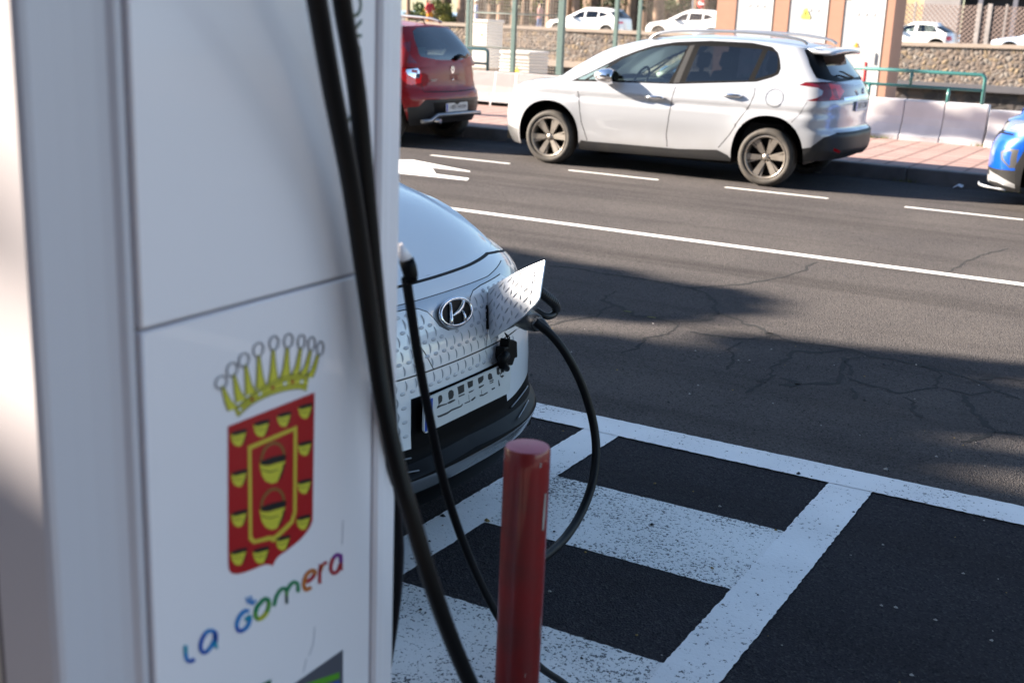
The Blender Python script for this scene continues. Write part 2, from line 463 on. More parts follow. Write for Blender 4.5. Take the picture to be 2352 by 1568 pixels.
# ------------------------------------------------------------------ materials shared by the cars
def glass_mat(name, tint, mixf=.12):
    m = bpy.data.materials.new(name); m.use_nodes = True; t = m.node_tree; n = t.nodes
    for x in list(n): n.remove(x)
    o = n.new('ShaderNodeOutputMaterial'); tr = n.new('ShaderNodeBsdfTransparent'); gl = n.new('ShaderNodeBsdfGlossy'); mx = n.new('ShaderNodeMixShader'); fr = n.new('ShaderNodeFresnel')
    tr.inputs[0].default_value = (*tint, 1); gl.inputs['Roughness'].default_value = .01; gl.inputs[0].default_value = (1, 1, 1, 1); fr.inputs[0].default_value = 1.5
    ad = n.new('ShaderNodeMath'); ad.operation = 'MULTIPLY_ADD'; ad.inputs[1].default_value = 1.0; ad.inputs[2].default_value = mixf; ad.use_clamp = True
    t.links.new(fr.outputs[0], ad.inputs[0]); t.links.new(ad.outputs[0], mx.inputs[0]); t.links.new(tr.outputs[0], mx.inputs[1]); t.links.new(gl.outputs[0], mx.inputs[2]); t.links.new(mx.outputs[0], o.inputs[0])
    return m
MATC = dict(
    black=mat('black_plastic', (.0022, .0022, .0026), .45, spec=.14),
    trim=mat('dark_cabin', (.03, .03, .034), .7),
    seat=mat('seat_cloth', (.018, .019, .024), .85, bump=(120, .3, .002)),
    tyre=mat('tyre_rubber', (.035, .032, .03), .75, noise=(18, .55, (.085, .072, .06)), bump=(60, .3, .002)),
    rim=mat('rim_metal', (.36, .33, .30), .38, .8, noise=(14, .4, (.2, .17, .14))),
    glass=glass_mat('car_glass', (.70, .82, .79), .05), tint=glass_mat('tinted_glass', (.08, .09, .12), .03), darkglass=glass_mat('dark_glass', (.03, .035, .045)),
    lampclear=glass_mat('lamp_glass', (.85, .88, .92), .08),
    plate=mat('plate_white', (.62, .63, .62), .35, noise=(9, .25, (.5, .5, .5))), plateblue=mat('plate_blue', (.01, .06, .38), .35), platetext=mat('plate_text', (.015, .015, .015), .4),
    chrome=mat('chrome', (.8, .8, .82), .07, 1.), satin=mat('satin_metal', (.55, .56, .58), .3, .9),
    clad=mat('grey_cladding', (.018, .019, .022), .5, spec=.3, noise=(6, .5, (.032, .030, .028)), bump=(300, .12, .001)),
    red=mat('red_lamp', (.30, .003, .006), .12, coat=1.), redbright=mat('bright_red_lens', (.75, .012, .015), .12, coat=1.), amber=mat('amber_lens', (.8, .25, .02), .15, coat=1.),
    darkred=mat('dark_red_lens', (.13, .004, .012), .1, coat=1.), seam=mat('panel_gap', (.006, .006, .007), .8),
    white=mat('white_lens', (.30, .32, .36), .12, coat=1.))
def paint(name, col, metal=.0, rough=.38, dirt=.0, dcol=(.25, .22, .19), spec=.5):
    m = mat(name, col, rough, metal, spec=spec, coat=1., coatr=.02)
    if dirt:
        t = m.node_tree; n = t.nodes; b = n['Principled BSDF']; tc = n.new('ShaderNodeTexCoord'); sx = n.new('ShaderNodeSeparateXYZ')
        rp = n.new('ShaderNodeMapRange'); rp.inputs[1].default_value = .62; rp.inputs[2].default_value = .25; rp.inputs[3].default_value = 0; rp.inputs[4].default_value = dirt
        nz = n.new('ShaderNodeTexNoise'); nz.inputs['Scale'].default_value = 5; nz.inputs['Detail'].default_value = 7
        mu = n.new('ShaderNodeMath'); mu.operation = 'MULTIPLY'; mx = n.new('ShaderNodeMix'); mx.data_type = 'RGBA'
        mx.inputs[6].default_value = (*col, 1); mx.inputs[7].default_value = (*dcol, 1)
        t.links.new(tc.outputs['Object'], sx.inputs[0]); t.links.new(sx.outputs[2], rp.inputs[0]); t.links.new(tc.outputs['Object'], nz.inputs[0])
        t.links.new(rp.outputs[0], mu.inputs[0]); t.links.new(nz.outputs[0], mu.inputs[1]); t.links.new(mu.outputs[0], mx.inputs[0]); t.links.new(mx.outputs[2], b.inputs['Base Color'])
    return m

# ------------------------------------------------------------------ silver five-door crossover parked along the far kerb
def silver_car():
    root = empty('parked_car', (-7.53, 12.72+.862, 0), 0, 'silver white five-door crossover with black window trim, parked along the far kerb', 'car')
    M = dict(MATC); M['paint'] = paint('silver_white_paint', (.42, .44, .485), .25, .34, .6)
    w = ([.15, .25, .35, .5, .65, .75, .85, .93, .97, 1.05, 1.1, 1.25, 1.4, 1.5, 1.56], [.79, .835, .852, .862, .868, .866, .862, .852, .842, .818, .80, .735, .665, .60, .55])
    def dw(x, z):
        fl = lambda c: .022*np.exp(-((x-c)/.36)**4)*np.exp(-((z-.52)/.26)**4)
        return fl(.77)+fl(3.41)-.016*np.exp(-((x-2.1)/.75)**4)*np.exp(-((z-.45)/.16)**2)-.011*np.exp(-((z-.795)/.022)**2)+.006*np.exp(-((z-.855)/.03)**2)
    low = Wrap(([.15, .22, .35, .5, .65, .78, .86, .92, .97, 1.1], [.12, .03, -.03, -.05, -.04, 0, .04, .12, .25, .5]),
               ([.15, .25, .36, .42, .58, .615, .64, .8, .93, 1.0, 1.06, 1.12, 1.2], [3.95, 4.07, 4.16, 4.2, 4.205, 4.19, 4.13, 4.14, 4.145, 4.12, 4.10, 4.05, 3.98]),
               w, ([.15, .5, .8, .9, 1.0], [.5, .52, .6, .75, .9]), ([.15, .6, 1.1], [.42, .42, .36]), 2.7, nf=2.3, nr=2.7, dw=dw)
    up = Wrap(([.9, 1.0, 1.08, 1.15, 1.34, 1.46, 1.50, 1.56], [.65, .75, .85, .96, 1.29, 1.71, 1.95, 2.1]),
              ([.9, 1.05, 1.12, 1.2, 1.35, 1.47, 1.6], [4.10, 4.10, 4.05, 3.98, 3.86, 3.74, 3.6]), (w[0], [q-.001 for q in w[1]]), .22, ([.9, 1.1, 1.5], [.34, .32, .26]), 2.3, dw=None)
    zt = sp1([-.8, -.3, 0, .5, 1.2, 1.9, 2.3, 2.5, 2.62, 2.8, 3.1, 3.5], [.855, .87, .905, .945, .985, 1.01, 1.055, 1.10, 1.145, 1.155, 1.15, 1.14])
    zb = sp1([-.8, 0, .3, .31, 2.3, 2.7, 3.5], [.2, .2, .2, .2, .24, .29, .36])
    uzb = sp1([-.8, -.1, 1.0, 1.7, 2.05, 2.2, 3.1], [.90, .90, .93, .97, 1.04, 1.115, 1.14])
    uzt = sp1([-.8, -.3, 0, .5, 1.2, 2.0, 2.3, 3.1], [1.50, 1.475, 1.465, 1.50, 1.505, 1.49, 1.47, 1.45])
    FA = arch_poly(.775, .31, .395, .735, .12); RA = arch_poly(3.415, .31, .40, .755, .12)
    dlo = [(1.03, .965), (1.3, 1.105), (1.58, 1.262), (1.78, 1.345), (1.95, 1.405), (2.2, 1.455), (2.6, 1.487), (3.07, 1.487), (3.30, 1.455), (3.38, 1.40), (3.42, 1.33), (3.45, 1.24), (3.44, 1.18), (3.38, 1.145), (3.22, 1.09), (2.53, 1.03), (2.3, 1.01), (1.5, .985)]
    fd = [(1.02, .93), (1.14, .87), (1.17, .7), (1.20, .52), (1.28, .315), (2.27, .325), (2.25, .46), (2.32, 1.03), (1.5, 1.02), (1.05, 1.0)]
    rd = [(2.32, 1.03), (2.25, .46), (2.27, .325), (2.80, .34), (2.87, .37), (2.99, .52), (3.09, .69), (3.19, .85), (3.22, .95), (3.215, 1.12), (2.6, 1.09)]
    lamp = [(3.68, 1.085), (3.77, 1.135), (3.90, 1.14), (4.0, 1.125), (4.09, 1.09), (4.125, 1.02), (4.13, .955), (3.95, .935), (3.79, .935), (3.88, .965), (3.93, 1.0), (3.93, 1.04), (3.88, 1.07)]
    lowreg = [('front_door', 's', fd), ('rear_door', 's', rd),
              ('sill', 's', [(1.05, .1), (3.2, .1), (2.98, .30), (2.86, .345), (2.4, .315), (1.3, .305), (1.2, .31)]),
              ('rear_bumper', 'm', [('s', 3.74, .1), ('s', 3.78, .44), ('s', 3.88, .46), ('s', 4.0, .57), ('r', .66, .62), ('r', .3, .62), ('r', 0, .62), ('r', 0, .1), ('r', .6, .1)]),
              ('front_lip', 'm', [('s', .38, .1), ('s', .38, .37), ('s', .15, .40), ('f', .6, .36), ('f', 0, .34), ('f', 0, .1), ('f', .6, .1)]),
              ('grille', 'f', [(0, .42), (.46, .44), (.40, .74), (0, .76)]),
              ('seam', 'seam', ('s', [(1.14, .87), (1.17, .7), (1.20, .52), (1.28, .315)], .010)),
              ('seam', 'seam', ('s', [(2.32, 1.02), (2.25, .46), (2.27, .325)], .010)),
              ('seam', 'seam', ('s', [(3.215, 1.09), (3.22, .95), (3.19, .85), (3.09, .69), (2.99, .52), (2.87, .37)], .010)),
              ('seam', 'seam', ('s', [(3.66, .70), (3.74, .80), (3.80, .92)], .006)),
              ('headlamp', 's', [(.02, .78), (.18, .80), (.40, .90), (.52, .955), (.30, .935), (.12, .89), (.02, .86)]),
              ('rear_light', 's', lamp),
              ('inner', 's', [(3.95, 1.115), (4.03, 1.10), (4.075, 1.04), (4.07, .96), (4.0, .95), (4.01, 1.0), (3.99, 1.06)]),
              ('inner2', 'r', [(.67, .965), (.61, .965), (.62, 1.07), (.68, 1.06)]),
              ('tail_seam', 'r', [(0, .60), (.60, .60), (.60, .606), (0, .606)]),
              ('chrome_strip', 'r', [(0, .955), (.52, .945), (.52, .975), (0, .985)]),
              ('reflector', 'r', [(.60, .40), (.70, .43), (.70, .46), (.60, .43)]),
              (None, 's', FA), (None, 's', RA)]
    upreg = [('windscreen', 'm', [('f', 0, .9), ('f', .62, .9), ('f', .70, 1.05), ('f', .60, 1.30), ('f', .55, 1.41), ('f', .50, 1.462), ('f', 0, 1.485)]),
             ('trim', 's', dlo),
             ('quarter_light', 's', [(1.11, .992), (1.20, .995), (1.345, 1.085), (1.50, 1.185), (1.56, 1.225)]),
             ('fwin', 's', [(1.245, 1.0), (1.40, 1.09), (1.62, 1.245), (1.78, 1.32), (1.95, 1.378), (2.15, 1.41), (2.355, 1.42), (2.30, 1.22), (2.23, 1.02)]),
             ('rwin', 's', [(2.495, 1.425), (2.8, 1.435), (3.205, 1.425), (3.17, 1.26), (3.125, 1.098), (2.42, 1.045)]),
             ('qwin', 's', [(3.265, 1.42), (3.36, 1.40), (3.395, 1.34), (3.415, 1.24), (3.40, 1.19), (3.19, 1.115)]),
             ('pillar_strip', 's', [(2.375, 1.425), (2.43, 1.435), (2.35, 1.03), (2.28, 1.022)]),
             ('tail_trim', 'm', [('s', 3.64, 1.44), ('s', 3.74, 1.29), ('s', 3.84, 1.165), ('r', .60, 1.135), ('r', .4, 1.125), ('r', 0, 1.12), ('r', 0, 1.44), ('r', .45, 1.46)]),
             ('rear_window', 'r', [(0, 1.16), (.38, 1.165), (.53, 1.20), (.50, 1.30), (.45, 1.385), (0, 1.39)])]
    st = {'*': ('body', 'paint', '*'), 'front_door': ('front_door', 'paint', 'side'), 'rear_door': ('rear_door', 'paint', 'side'), 'sill': ('side_sill', 'clad', 'side'),
          'rear_bumper': ('rear_bumper', 'clad', 'both'), 'front_lip': ('front_lip', 'satin', 'both'), 'grille': ('grille', 'black', 'both'), 'seam': ('panel_gaps', 'seam', 'both'),
          'headlamp': ('headlight', 'white', 'side'), 'rear_light': ('rear_light', 'darkred', 'side'), 'inner': ('light_strip', 'redbright', 'side'), 'inner2': ('light_strip', 'red', 'side'), 'tail_seam': ('panel_gaps', 'seam', 'both'),
          'chrome_strip': ('chrome_strip', 'chrome', 'both'), 'reflector': ('rear_reflector', 'red', 'side'), 'windscreen': ('windscreen', 'glass', 'both'), 'trim': ('window_trim', 'black', 'side'),
          'quarter_light': ('quarter_window', 'glass', 'side'), 'fwin': ('front_window', 'glass', 'side'), 'rwin': ('rear_side_window', 'tint', 'side'), 'qwin': ('quarter_window', 'tint', 'side'), 'pillar_strip': ('pillar_strip', 'clad', 'side'),
          'tail_trim': ('tailgate_trim', 'black', 'both'), 'rear_window': ('rear_window', 'darkglass', 'both')}
    hood = sp1([-.06, .1, .3, .5, .8, 1.1, 1.4], [.855, .905, .945, .97, 1.0, 1.03, 1.05])
    roof = sp1([1.5, 1.9, 2.2, 2.7, 3.2, 3.6, 3.8], [1.40, 1.50, 1.535, 1.555, 1.55, 1.51, 1.47])
    caps = [dict(args=(low, zt, hood, -1, 1.35), kw=dict(k=2.8, regions=[('gap', ribbon([(x, s*(.70-.03*(1-x))) for x in (.3, .6, .9, 1.1)], .008)) for s in (1, -1)]), names={'*': ('hood', 'paint'), 'gap': ('hood_gap', 'seam')}),
            dict(args=(up, uzt, roof, 0, 5), kw=dict(k=2.4), names={'*': ('roof', 'paint')})]
    spec = dict(M=M, low=low, up=up, zb=zb, zt=zt, uzb=uzb, uzt=uzt, lowreg=lowreg, upreg=upreg, style=st, caps=caps, R=.312, wheels=(.775, 3.40), wy=.845, rimr=.232,
                arches=[FA, RA], floor=(.1, 4.05), step=.055, estep=.025, cabin=dict(x0=1.25, x1=3.5, z=1.0, seats=(2.25, 3.05), wheel=(1.68, -.36, .99)))
    ob = build_car(spec, root)
    # shade band over the inside of the windscreen, mirrors, handles, rails, spoiler, plate, wiper
    for sd in (1, -1):
        m = MB(); c = Vector((1.50, sd*.915, 1.055))
        rings = [(-.12, .02, .02), (-.10, .08, .055), (-.04, .12, .082), (.05, .125, .09), (.105, .115, .078), (.115, .10, .06)]
        vs = []; n = 20
        for (dx, ry, rz) in rings:
            for k in range(n):
                a = 2*math.pi*k/n; vs.append(c+Vector((dx+.03*math.sin(a)*0, ry*math.cos(a), rz*math.sin(a)-abs(dx)*.05)))
        m.add(vs, [(i*n+k, i*n+(k+1) % n, (i+1)*n+(k+1) % n, (i+1)*n+k) for i in range(len(rings)-1) for k in range(n)], True)
        m.add([vs[k] for k in range(n)], [tuple(range(n))]); mo = m.build('wing_mirror', M['chrome'], root)
        g = MB(); g.add([v+Vector((.001, 0, 0)) for v in vs[-n:]], [tuple(range(n))]); g.build('mirror_glass', M['glass'], mo)
        a = MB(); a.rbox(1.46, 1.58, min(sd*.80, sd*.92), max(sd*.80, sd*.92), .975, 1.01, .012); a.build('mirror_foot', M['black'], mo)
        for (hx, hz, dk) in ((2.09, .855, 'front_door'), (2.98, .935, 'rear_door')):
            p, nn = low.spot('s', hx, hz, sd)
            h = MB(); h.tube([p+Vector((-.11, 0, 0)), p+Vector((-.09, sd*.022, .002)), p+Vector((0, sd*.034, .004)), p+Vector((.09, sd*.024, .002)), p+Vector((.115, 0, 0))], [.010, .016, .019, .017, .010], 10)
            h.build('handle', M['chrome'], objs_pick(ob, dk, sd))
            h = MB(); h.lathe([(.001, sd*.002), (.05, sd*.002)], 20, c=(p.x+.0, p.y, p.z-.012)); 
        rl = MB(); pts = [(1.86, .575, 1.475), (1.98, .575, 1.54), (2.2, .575, 1.573), (2.7, .572, 1.592), (3.2, .57, 1.583), (3.55, .565, 1.545), (3.66, .56, 1.50)]
        rl.tube([Vector((x, sd*y, z)) for x, y, z in spline(pts, 4)], .016, 8); rl.build('roof_rail', M['satin'], root)
    sp = MB()
    prof = [(3.62, 1.495), (3.80, 1.475), (3.93, 1.462), (3.985, 1.455), (3.98, 1.43), (3.90, 1.425), (3.75, 1.44)]
    ys = np.linspace(-.56, .56, 13); n = len(prof); vs = []
    for y in ys:
        q = 1-.14*abs(y/.56)**3
        vs += [((x-3.62)*q+3.62, y, z-.035*abs(y/.56)**2.5) for x, z in prof]
    sp.add(vs, [(i*n+k, i*n+(k+1) % n, (i+1)*n+(k+1) % n, (i+1)*n+k) for i in range(len(ys)-1) for k in range(n)]+[tuple(range(n)), tuple(range((len(ys)-1)*n, len(ys)*n))], True)
    sp.build('spoiler', M['paint'], root)
    u = MB(); u.add([(3.66, -.50, 1.44), (3.66, .50, 1.44), (3.955, .50, 1.418), (3.955, -.50, 1.418), (3.70, -.50, 1.37), (3.70, .50, 1.37)], [(0, 1, 2, 3), (3, 2, 5, 4), (0, 3, 4), (1, 5, 2)]); u.build('spoiler_underside', M['black'], root)
    p, nn = low.spot('r', .02, .87)
    add_plate(root, Vector((4.15, 0, .875)), (1, 0, -.05), .50, .11, '2475 CDN', M)
    b = MB(); b.tube([(4.03, -.02, 1.165), (3.99, -.30, 1.225), (3.985, -.42, 1.235)], [.014, .010, .006], 8); b.build('rear_wiper', M['black'], root)
    cp = MB(); pc, nc = low.spot('s', 3.44, .94, -1)
    ringp = []
    for k in range(33):
        a = 2*math.pi*k/32; q, nq = low.spot('s', 3.445+.095*math.cos(a), .94+.09*math.sin(a), -1); ringp.append(q+nq*.001)
    cp.tube(ringp, .0022, 5, cap=False); cp.build('fuel_flap_gap', M['seam'], root)
    bd = MB(); bd.box(4.142, 4.148, -.035, .035, 1.0, 1.06); bd.tube([(4.15, -.03, 1.0), (4.155, -.01, 1.03), (4.155, .0, 1.06), (4.155, .02, 1.03), (4.15, .03, 1.005)], .006, 6); bd.build('badge', M['chrome'], root)
    # sunlit sun-shade post and belt seen through the front door glass
    s = MB(); s.tube([(1.45, .70, 1.02), (1.75, .66, 1.19), (2.08, .60, 1.40)], .038, 10); s.build('pillar_lining', mat('cabin_lining', (.7, .72, .68), .7), root)
    return root
def objs_pick(ob, name, sd):
    return ob[(name, 'L' if sd > 0 else 'R', name)]
# ------------------------------------------------------------------ the setting
def asphalt(name, c1, c2, spk):
    m = bpy.data.materials.new(name); m.use_nodes = True; t = m.node_tree; n = t.nodes; b = n['Principled BSDF']; b.inputs['Roughness'].default_value = .9; b.inputs['Specular IOR Level'].default_value = .03
    tc = n.new('ShaderNodeTexCoord')
    def nz(s, d=4, r=.6):
        q = n.new('ShaderNodeTexNoise'); q.inputs['Scale'].default_value = s; q.inputs['Detail'].default_value = d; q.inputs['Roughness'].default_value = r; t.links.new(tc.outputs['Object'], q.inputs[0]); return q
    def mr(src, a, b_, c=0., d=1.):
        q = n.new('ShaderNodeMapRange'); q.inputs[1].default_value = a; q.inputs[2].default_value = b_; q.inputs[3].default_value = c; q.inputs[4].default_value = d; t.links.new(src, q.inputs[0]); return q.outputs[0]
    def mix(f, a, b_):
        q = n.new('ShaderNodeMix'); q.data_type = 'RGBA'; t.links.new(f, q.inputs[0])
        for i, s in ((6, a), (7, b_)):
            if isinstance(s, tuple): q.inputs[i].default_value = (*s, 1)
            else: t.links.new(s, q.inputs[i])
        return q.outputs[2]
    big = mr(nz(.7, 5).outputs[0], .35, .65); col = mix(big, c1, c2)
    vo = n.new('ShaderNodeTexVoronoi'); vo.inputs['Scale'].default_value = 150; t.links.new(tc.outputs['Object'], vo.inputs[0])
    sep = n.new('ShaderNodeSeparateColor'); t.links.new(vo.outputs['Color'], sep.inputs[0])
    col = mix(mr(sep.outputs[0], .70, 1.0, 0, .5), col, spk)
    col = mix(mr(sep.outputs[1], .7, .95, 0, .6), col, (.012, .012, .014))
    col = mix(mr(nz(3.0, 6, .7).outputs[0], .62, .75, 0, .35), col, (.02, .02, .022))
    mp = n.new('ShaderNodeMapping'); mp.inputs['Scale'].default_value = (.10, 1.6, 1); t.links.new(tc.outputs['Object'], mp.inputs[0])
    sn = n.new('ShaderNodeTexNoise'); sn.inputs['Scale'].default_value = 1.2; sn.inputs['Detail'].default_value = 7; sn.inputs['Roughness'].default_value = .65; t.links.new(mp.outputs[0], sn.inputs[0])
    col = mix(mr(sn.outputs[0], .48, .72, 0, .55), col, (.028, .026, .027))
    t.links.new(col, b.inputs['Base Color'])
    ad = n.new('ShaderNodeMath'); ad.operation = 'ADD'; t.links.new(vo.outputs['Distance'], ad.inputs[0]); t.links.new(nz(90, 5).outputs[0], ad.inputs[1])
    bp = n.new('ShaderNodeBump'); bp.inputs['Strength'].default_value = .75; bp.inputs['Distance'].default_value = .006; t.links.new(ad.outputs[0], bp.inputs['Height']); t.links.new(bp.outputs[0], b.inputs['Normal'])
    return m
def roadpaint(name, col, worn, scale, thr):
    """paint with holes through which the dark stones show"""
    m = bpy.data.materials.new(name); m.use_nodes = True; t = m.node_tree; n = t.nodes; b = n['Principled BSDF']; b.inputs['Roughness'].default_value = .6
    tc = n.new('ShaderNodeTexCoord')
    a = n.new('ShaderNodeTexNoise'); a.inputs['Scale'].default_value = scale; a.inputs['Detail'].default_value = 3; a.inputs['Roughness'].default_value = .65; t.links.new(tc.outputs['Object'], a.inputs[0])
    g = n.new('ShaderNodeTexNoise'); g.inputs['Scale'].default_value = 2.2; g.inputs['Detail'].default_value = 4; t.links.new(tc.outputs['Object'], g.inputs[0])
    mu = n.new('ShaderNodeMath'); mu.operation = 'MULTIPLY_ADD'; mu.inputs[1].default_value = .32; t.links.new(g.outputs[0], mu.inputs[0]); t.links.new(a.outputs[0], mu.inputs[2])
    rp = n.new('ShaderNodeMapRange'); rp.inputs[1].default_value = thr; rp.inputs[2].default_value = thr+.035; t.links.new(mu.outputs[0], rp.inputs[0])
    g2 = n.new('ShaderNodeMapRange'); g2.inputs[1].default_value = .3; g2.inputs[2].default_value = .75; t.links.new(g.outputs[0], g2.inputs[0])
    c0 = n.new('ShaderNodeMix'); c0.data_type = 'RGBA'; c0.inputs[6].default_value = (*col, 1); c0.inputs[7].default_value = (*[q*.8 for q in col], 1); t.links.new(g2.outputs[0], c0.inputs[0])
    mx = n.new('ShaderNodeMix'); mx.data_type = 'RGBA'; mx.inputs[7].default_value = (*worn, 1); t.links.new(rp.outputs[0], mx.inputs[0]); t.links.new(c0.outputs[2], mx.inputs[6]); t.links.new(mx.outputs[2], b.inputs['Base Color'])
    bp = n.new('ShaderNodeBump'); bp.inputs['Strength'].default_value = .5; bp.inputs['Distance'].default_value = .004; bp.invert = True; t.links.new(a.outputs[0], bp.inputs['Height']); t.links.new(bp.outputs[0], b.inputs['Normal'])
    return m
def stone_wall_mat(name, cols, mortar, scale=3.2, dist=.05):
    m = bpy.data.materials.new(name); m.use_nodes = True; t = m.node_tree; n = t.nodes; b = n['Principled BSDF']; b.inputs['Roughness'].default_value = .9
    tc = n.new('ShaderNodeTexCoord'); mp = n.new('ShaderNodeMapping'); mp.inputs['Scale'].default_value = (1, 1, 1.25); t.links.new(tc.outputs['Object'], mp.inputs[0])
    ns = n.new('ShaderNodeTexNoise'); ns.inputs['Scale'].default_value = 2; t.links.new(mp.outputs[0], ns.inputs[0])
    mx0 = n.new('ShaderNodeMix'); mx0.data_type = 'RGBA'; mx0.inputs[0].default_value = .12; t.links.new(mp.outputs[0], mx0.inputs[6]); t.links.new(ns.outputs[1], mx0.inputs[7])
    v = n.new('ShaderNodeTexVoronoi'); v.inputs['Scale'].default_value = scale; t.links.new(mx0.outputs[2], v.inputs[0])
    e = n.new('ShaderNodeTexVoronoi'); e.feature = 'DISTANCE_TO_EDGE'; e.inputs['Scale'].default_value = scale; t.links.new(mx0.outputs[2], e.inputs[0])
    sp = n.new('ShaderNodeSeparateColor'); t.links.new(v.outputs['Color'], sp.inputs[0])
    cr = n.new('ShaderNodeValToRGB'); cr.color_ramp.interpolation = 'CONSTANT'
    while len(cr.color_ramp.elements) < len(cols): cr.color_ramp.elements.new(.5)
    for i, c in enumerate(cols): cr.color_ramp.elements[i].position = i/len(cols); cr.color_ramp.elements[i].color = (*c, 1)
    t.links.new(sp.outputs[0], cr.inputs[0])
    r = n.new('ShaderNodeMapRange'); r.inputs[1].default_value = .02; r.inputs[2].default_value = dist; t.links.new(e.outputs[0], r.inputs[0])
    mx = n.new('ShaderNodeMix'); mx.data_type = 'RGBA'; mx.inputs[6].default_value = (*mortar, 1); t.links.new(r.outputs[0], mx.inputs[0]); t.links.new(cr.outputs[0], mx.inputs[7]); t.links.new(mx.outputs[2], b.inputs['Base Color'])
    bp = n.new('ShaderNodeBump'); bp.inputs['Strength'].default_value = 1; bp.inputs['Distance'].default_value = .08; t.links.new(e.outputs[0], bp.inputs['Height']); t.links.new(bp.outputs[0], b.inputs['Normal'])
    return m
def tile_mat():
    m = bpy.data.materials.new('pink_paving_tiles'); m.use_nodes = True; t = m.node_tree; n = t.nodes; b = n['Principled BSDF']; b.inputs['Roughness'].default_value = .8
    tc = n.new('ShaderNodeTexCoord'); mp = n.new('ShaderNodeMapping'); mp.inputs['Rotation'].default_value = (0, 0, 0); t.links.new(tc.outputs['Object'], mp.inputs[0])
    br = n.new('ShaderNodeTexBrick'); br.offset = 0; br.inputs['Scale'].default_value = 1; br.inputs['Brick Width'].default_value = .30; br.inputs['Row Height'].default_value = .30; br.inputs['Mortar Size'].default_value = .03; br.inputs['Mortar Smooth'].default_value = .6
    br.inputs['Color1'].default_value = (.34, .215, .19, 1); br.inputs['Color2'].default_value = (.38, .25, .22, 1); br.inputs['Mortar'].default_value = (.19, .115, .10, 1); t.links.new(mp.outputs[0], br.inputs[0])
    br2 = n.new('ShaderNodeTexBrick'); br2.offset = 0; br2.inputs['Scale'].default_value = 1; br2.inputs['Brick Width'].default_value = .30; br2.inputs['Row Height'].default_value = .06; br2.inputs['Mortar Size'].default_value = .01; br2.inputs['Color1'].default_value = (1, 1, 1, 1); br2.inputs['Color2'].default_value = (1, 1, 1, 1); br2.inputs['Mortar'].default_value = (.72, .7, .7, 1); t.links.new(mp.outputs[0], br2.inputs[0])
    nz = n.new('ShaderNodeTexNoise'); nz.inputs['Scale'].default_value = 1.5; nz.inputs['Detail'].default_value = 6; t.links.new(tc.outputs['Object'], nz.inputs[0])
    r = n.new('ShaderNodeMapRange'); r.inputs[1].default_value = .3; r.inputs[2].default_value = .7; r.inputs[3].default_value = .8; r.inputs[4].default_value = 1.1; t.links.new(nz.outputs[0], r.inputs[0])
    mx = n.new('ShaderNodeMix'); mx.data_type = 'RGBA'; mx.blend_type = 'MULTIPLY'; mx.inputs[0].default_value = 1; t.links.new(br.outputs[0], mx.inputs[6]); t.links.new(br2.outputs[0], mx.inputs[7])
    m2 = n.new('ShaderNodeMix'); m2.data_type = 'RGBA'; m2.blend_type = 'MULTIPLY'; m2.inputs[0].default_value = 1; t.links.new(mx.outputs[2], m2.inputs[6]); t.links.new(r.outputs[0], m2.inputs[7]); t.links.new(m2.outputs[2], b.inputs['Base Color'])
    return m
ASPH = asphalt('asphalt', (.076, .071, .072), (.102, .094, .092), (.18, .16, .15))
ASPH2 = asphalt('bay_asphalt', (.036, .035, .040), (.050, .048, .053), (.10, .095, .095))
CONC = mat('concrete', (.36, .34, .31), .9, noise=(3, .6, (.26, .24, .22)), bump=(40, .3, .003))
CONCD = mat('dark_concrete', (.11, .11, .12), .9, noise=(3, .6, (.08, .08, .085)))
KERB = mat('kerb_stone', (.20, .19, .19), .85, noise=(5, .7, (.11, .105, .10)), bump=(50, .4, .004))
WHITEW = mat('white_painted_concrete', (.60, .575, .59), .75, noise=(2.2, .8, (.46, .44, .45)), bump=(25, .25, .004))
def struct(o): o['kind'] = 'structure'; return o
def quad(name, pts, m, parent=None):
    b = MB(); b.add(pts, [tuple(range(len(pts)))]); return b.build(name, m, parent)

# road sheet out to the drop, pavements, ravine, upper street, sea
b = MB(); b.add([(-400, 2.12, 0), (400, 2.12, 0), (400, 14.47, 0), (-400, 14.47, 0)], [(0, 1, 2, 3)]); struct(b.build('road', ASPH))
b = MB(); b.box(-400, 400, -30, 1.98, -.4, .13); struct(b.build('near_pavement', mat('near_paving', (.2, .18, .17), .85, noise=(4, .6, (.15, .14, .13)), bump=(30, .3, .004))))
def kerb_run(name, y0, y1, z, x0, x1):
    b = MB(); x = x0
    while x < x1:
        b.rbox(x+.004, x+.996, y0, y1, -.2, z, .018); x += 1.0
    return struct(b.build(name, KERB))
kerb_run('near_kerb', 1.98, 2.12, .135, -8, 5)
kerb_run('far_kerb', 14.47, 14.62, .165, -26, 12)
b = MB(); b.box(-400, -26, 14.47, 14.62, -.2, .165); b.box(12, 400, 14.47, 14.62, -.2, .165); b.box(-400, -8, 1.98, 2.12, -.2, .135); b.box(5, 400, 1.98, 2.12, -.2, .135); struct(b.build('kerb_ends', KERB))
b = MB(); b.box(-400, 400, 14.62, 19.2, -.4, .16); struct(b.build('far_pavement', tile_mat()))
b = MB(); b.box(-400, 400, 19.2, 27.5, -2.2, .12); struct(b.build('utility_yard', CONC))
b = MB(); b.add([(-500, 27.5, -1.6), (500, 27.5, -1.6), (500, 60, -1.6), (-500, 60, -1.6)], [(0, 1, 2, 3)]); struct(b.build('ravine_floor', mat('ravine_earth', (.10, .085, .07), .95, noise=(1, .7, (.06, .055, .05)))))
b = MB(); b.add([(-4000, 140, -14), (4000, 140, -14), (6000, 5800, -14), (-6000, 5800, -14)], [(0, 1, 2, 3)]); struct(b.build('sea', mat('sea_water', (.30, .42, .55), .35, bump=(.3, .4, .3))))

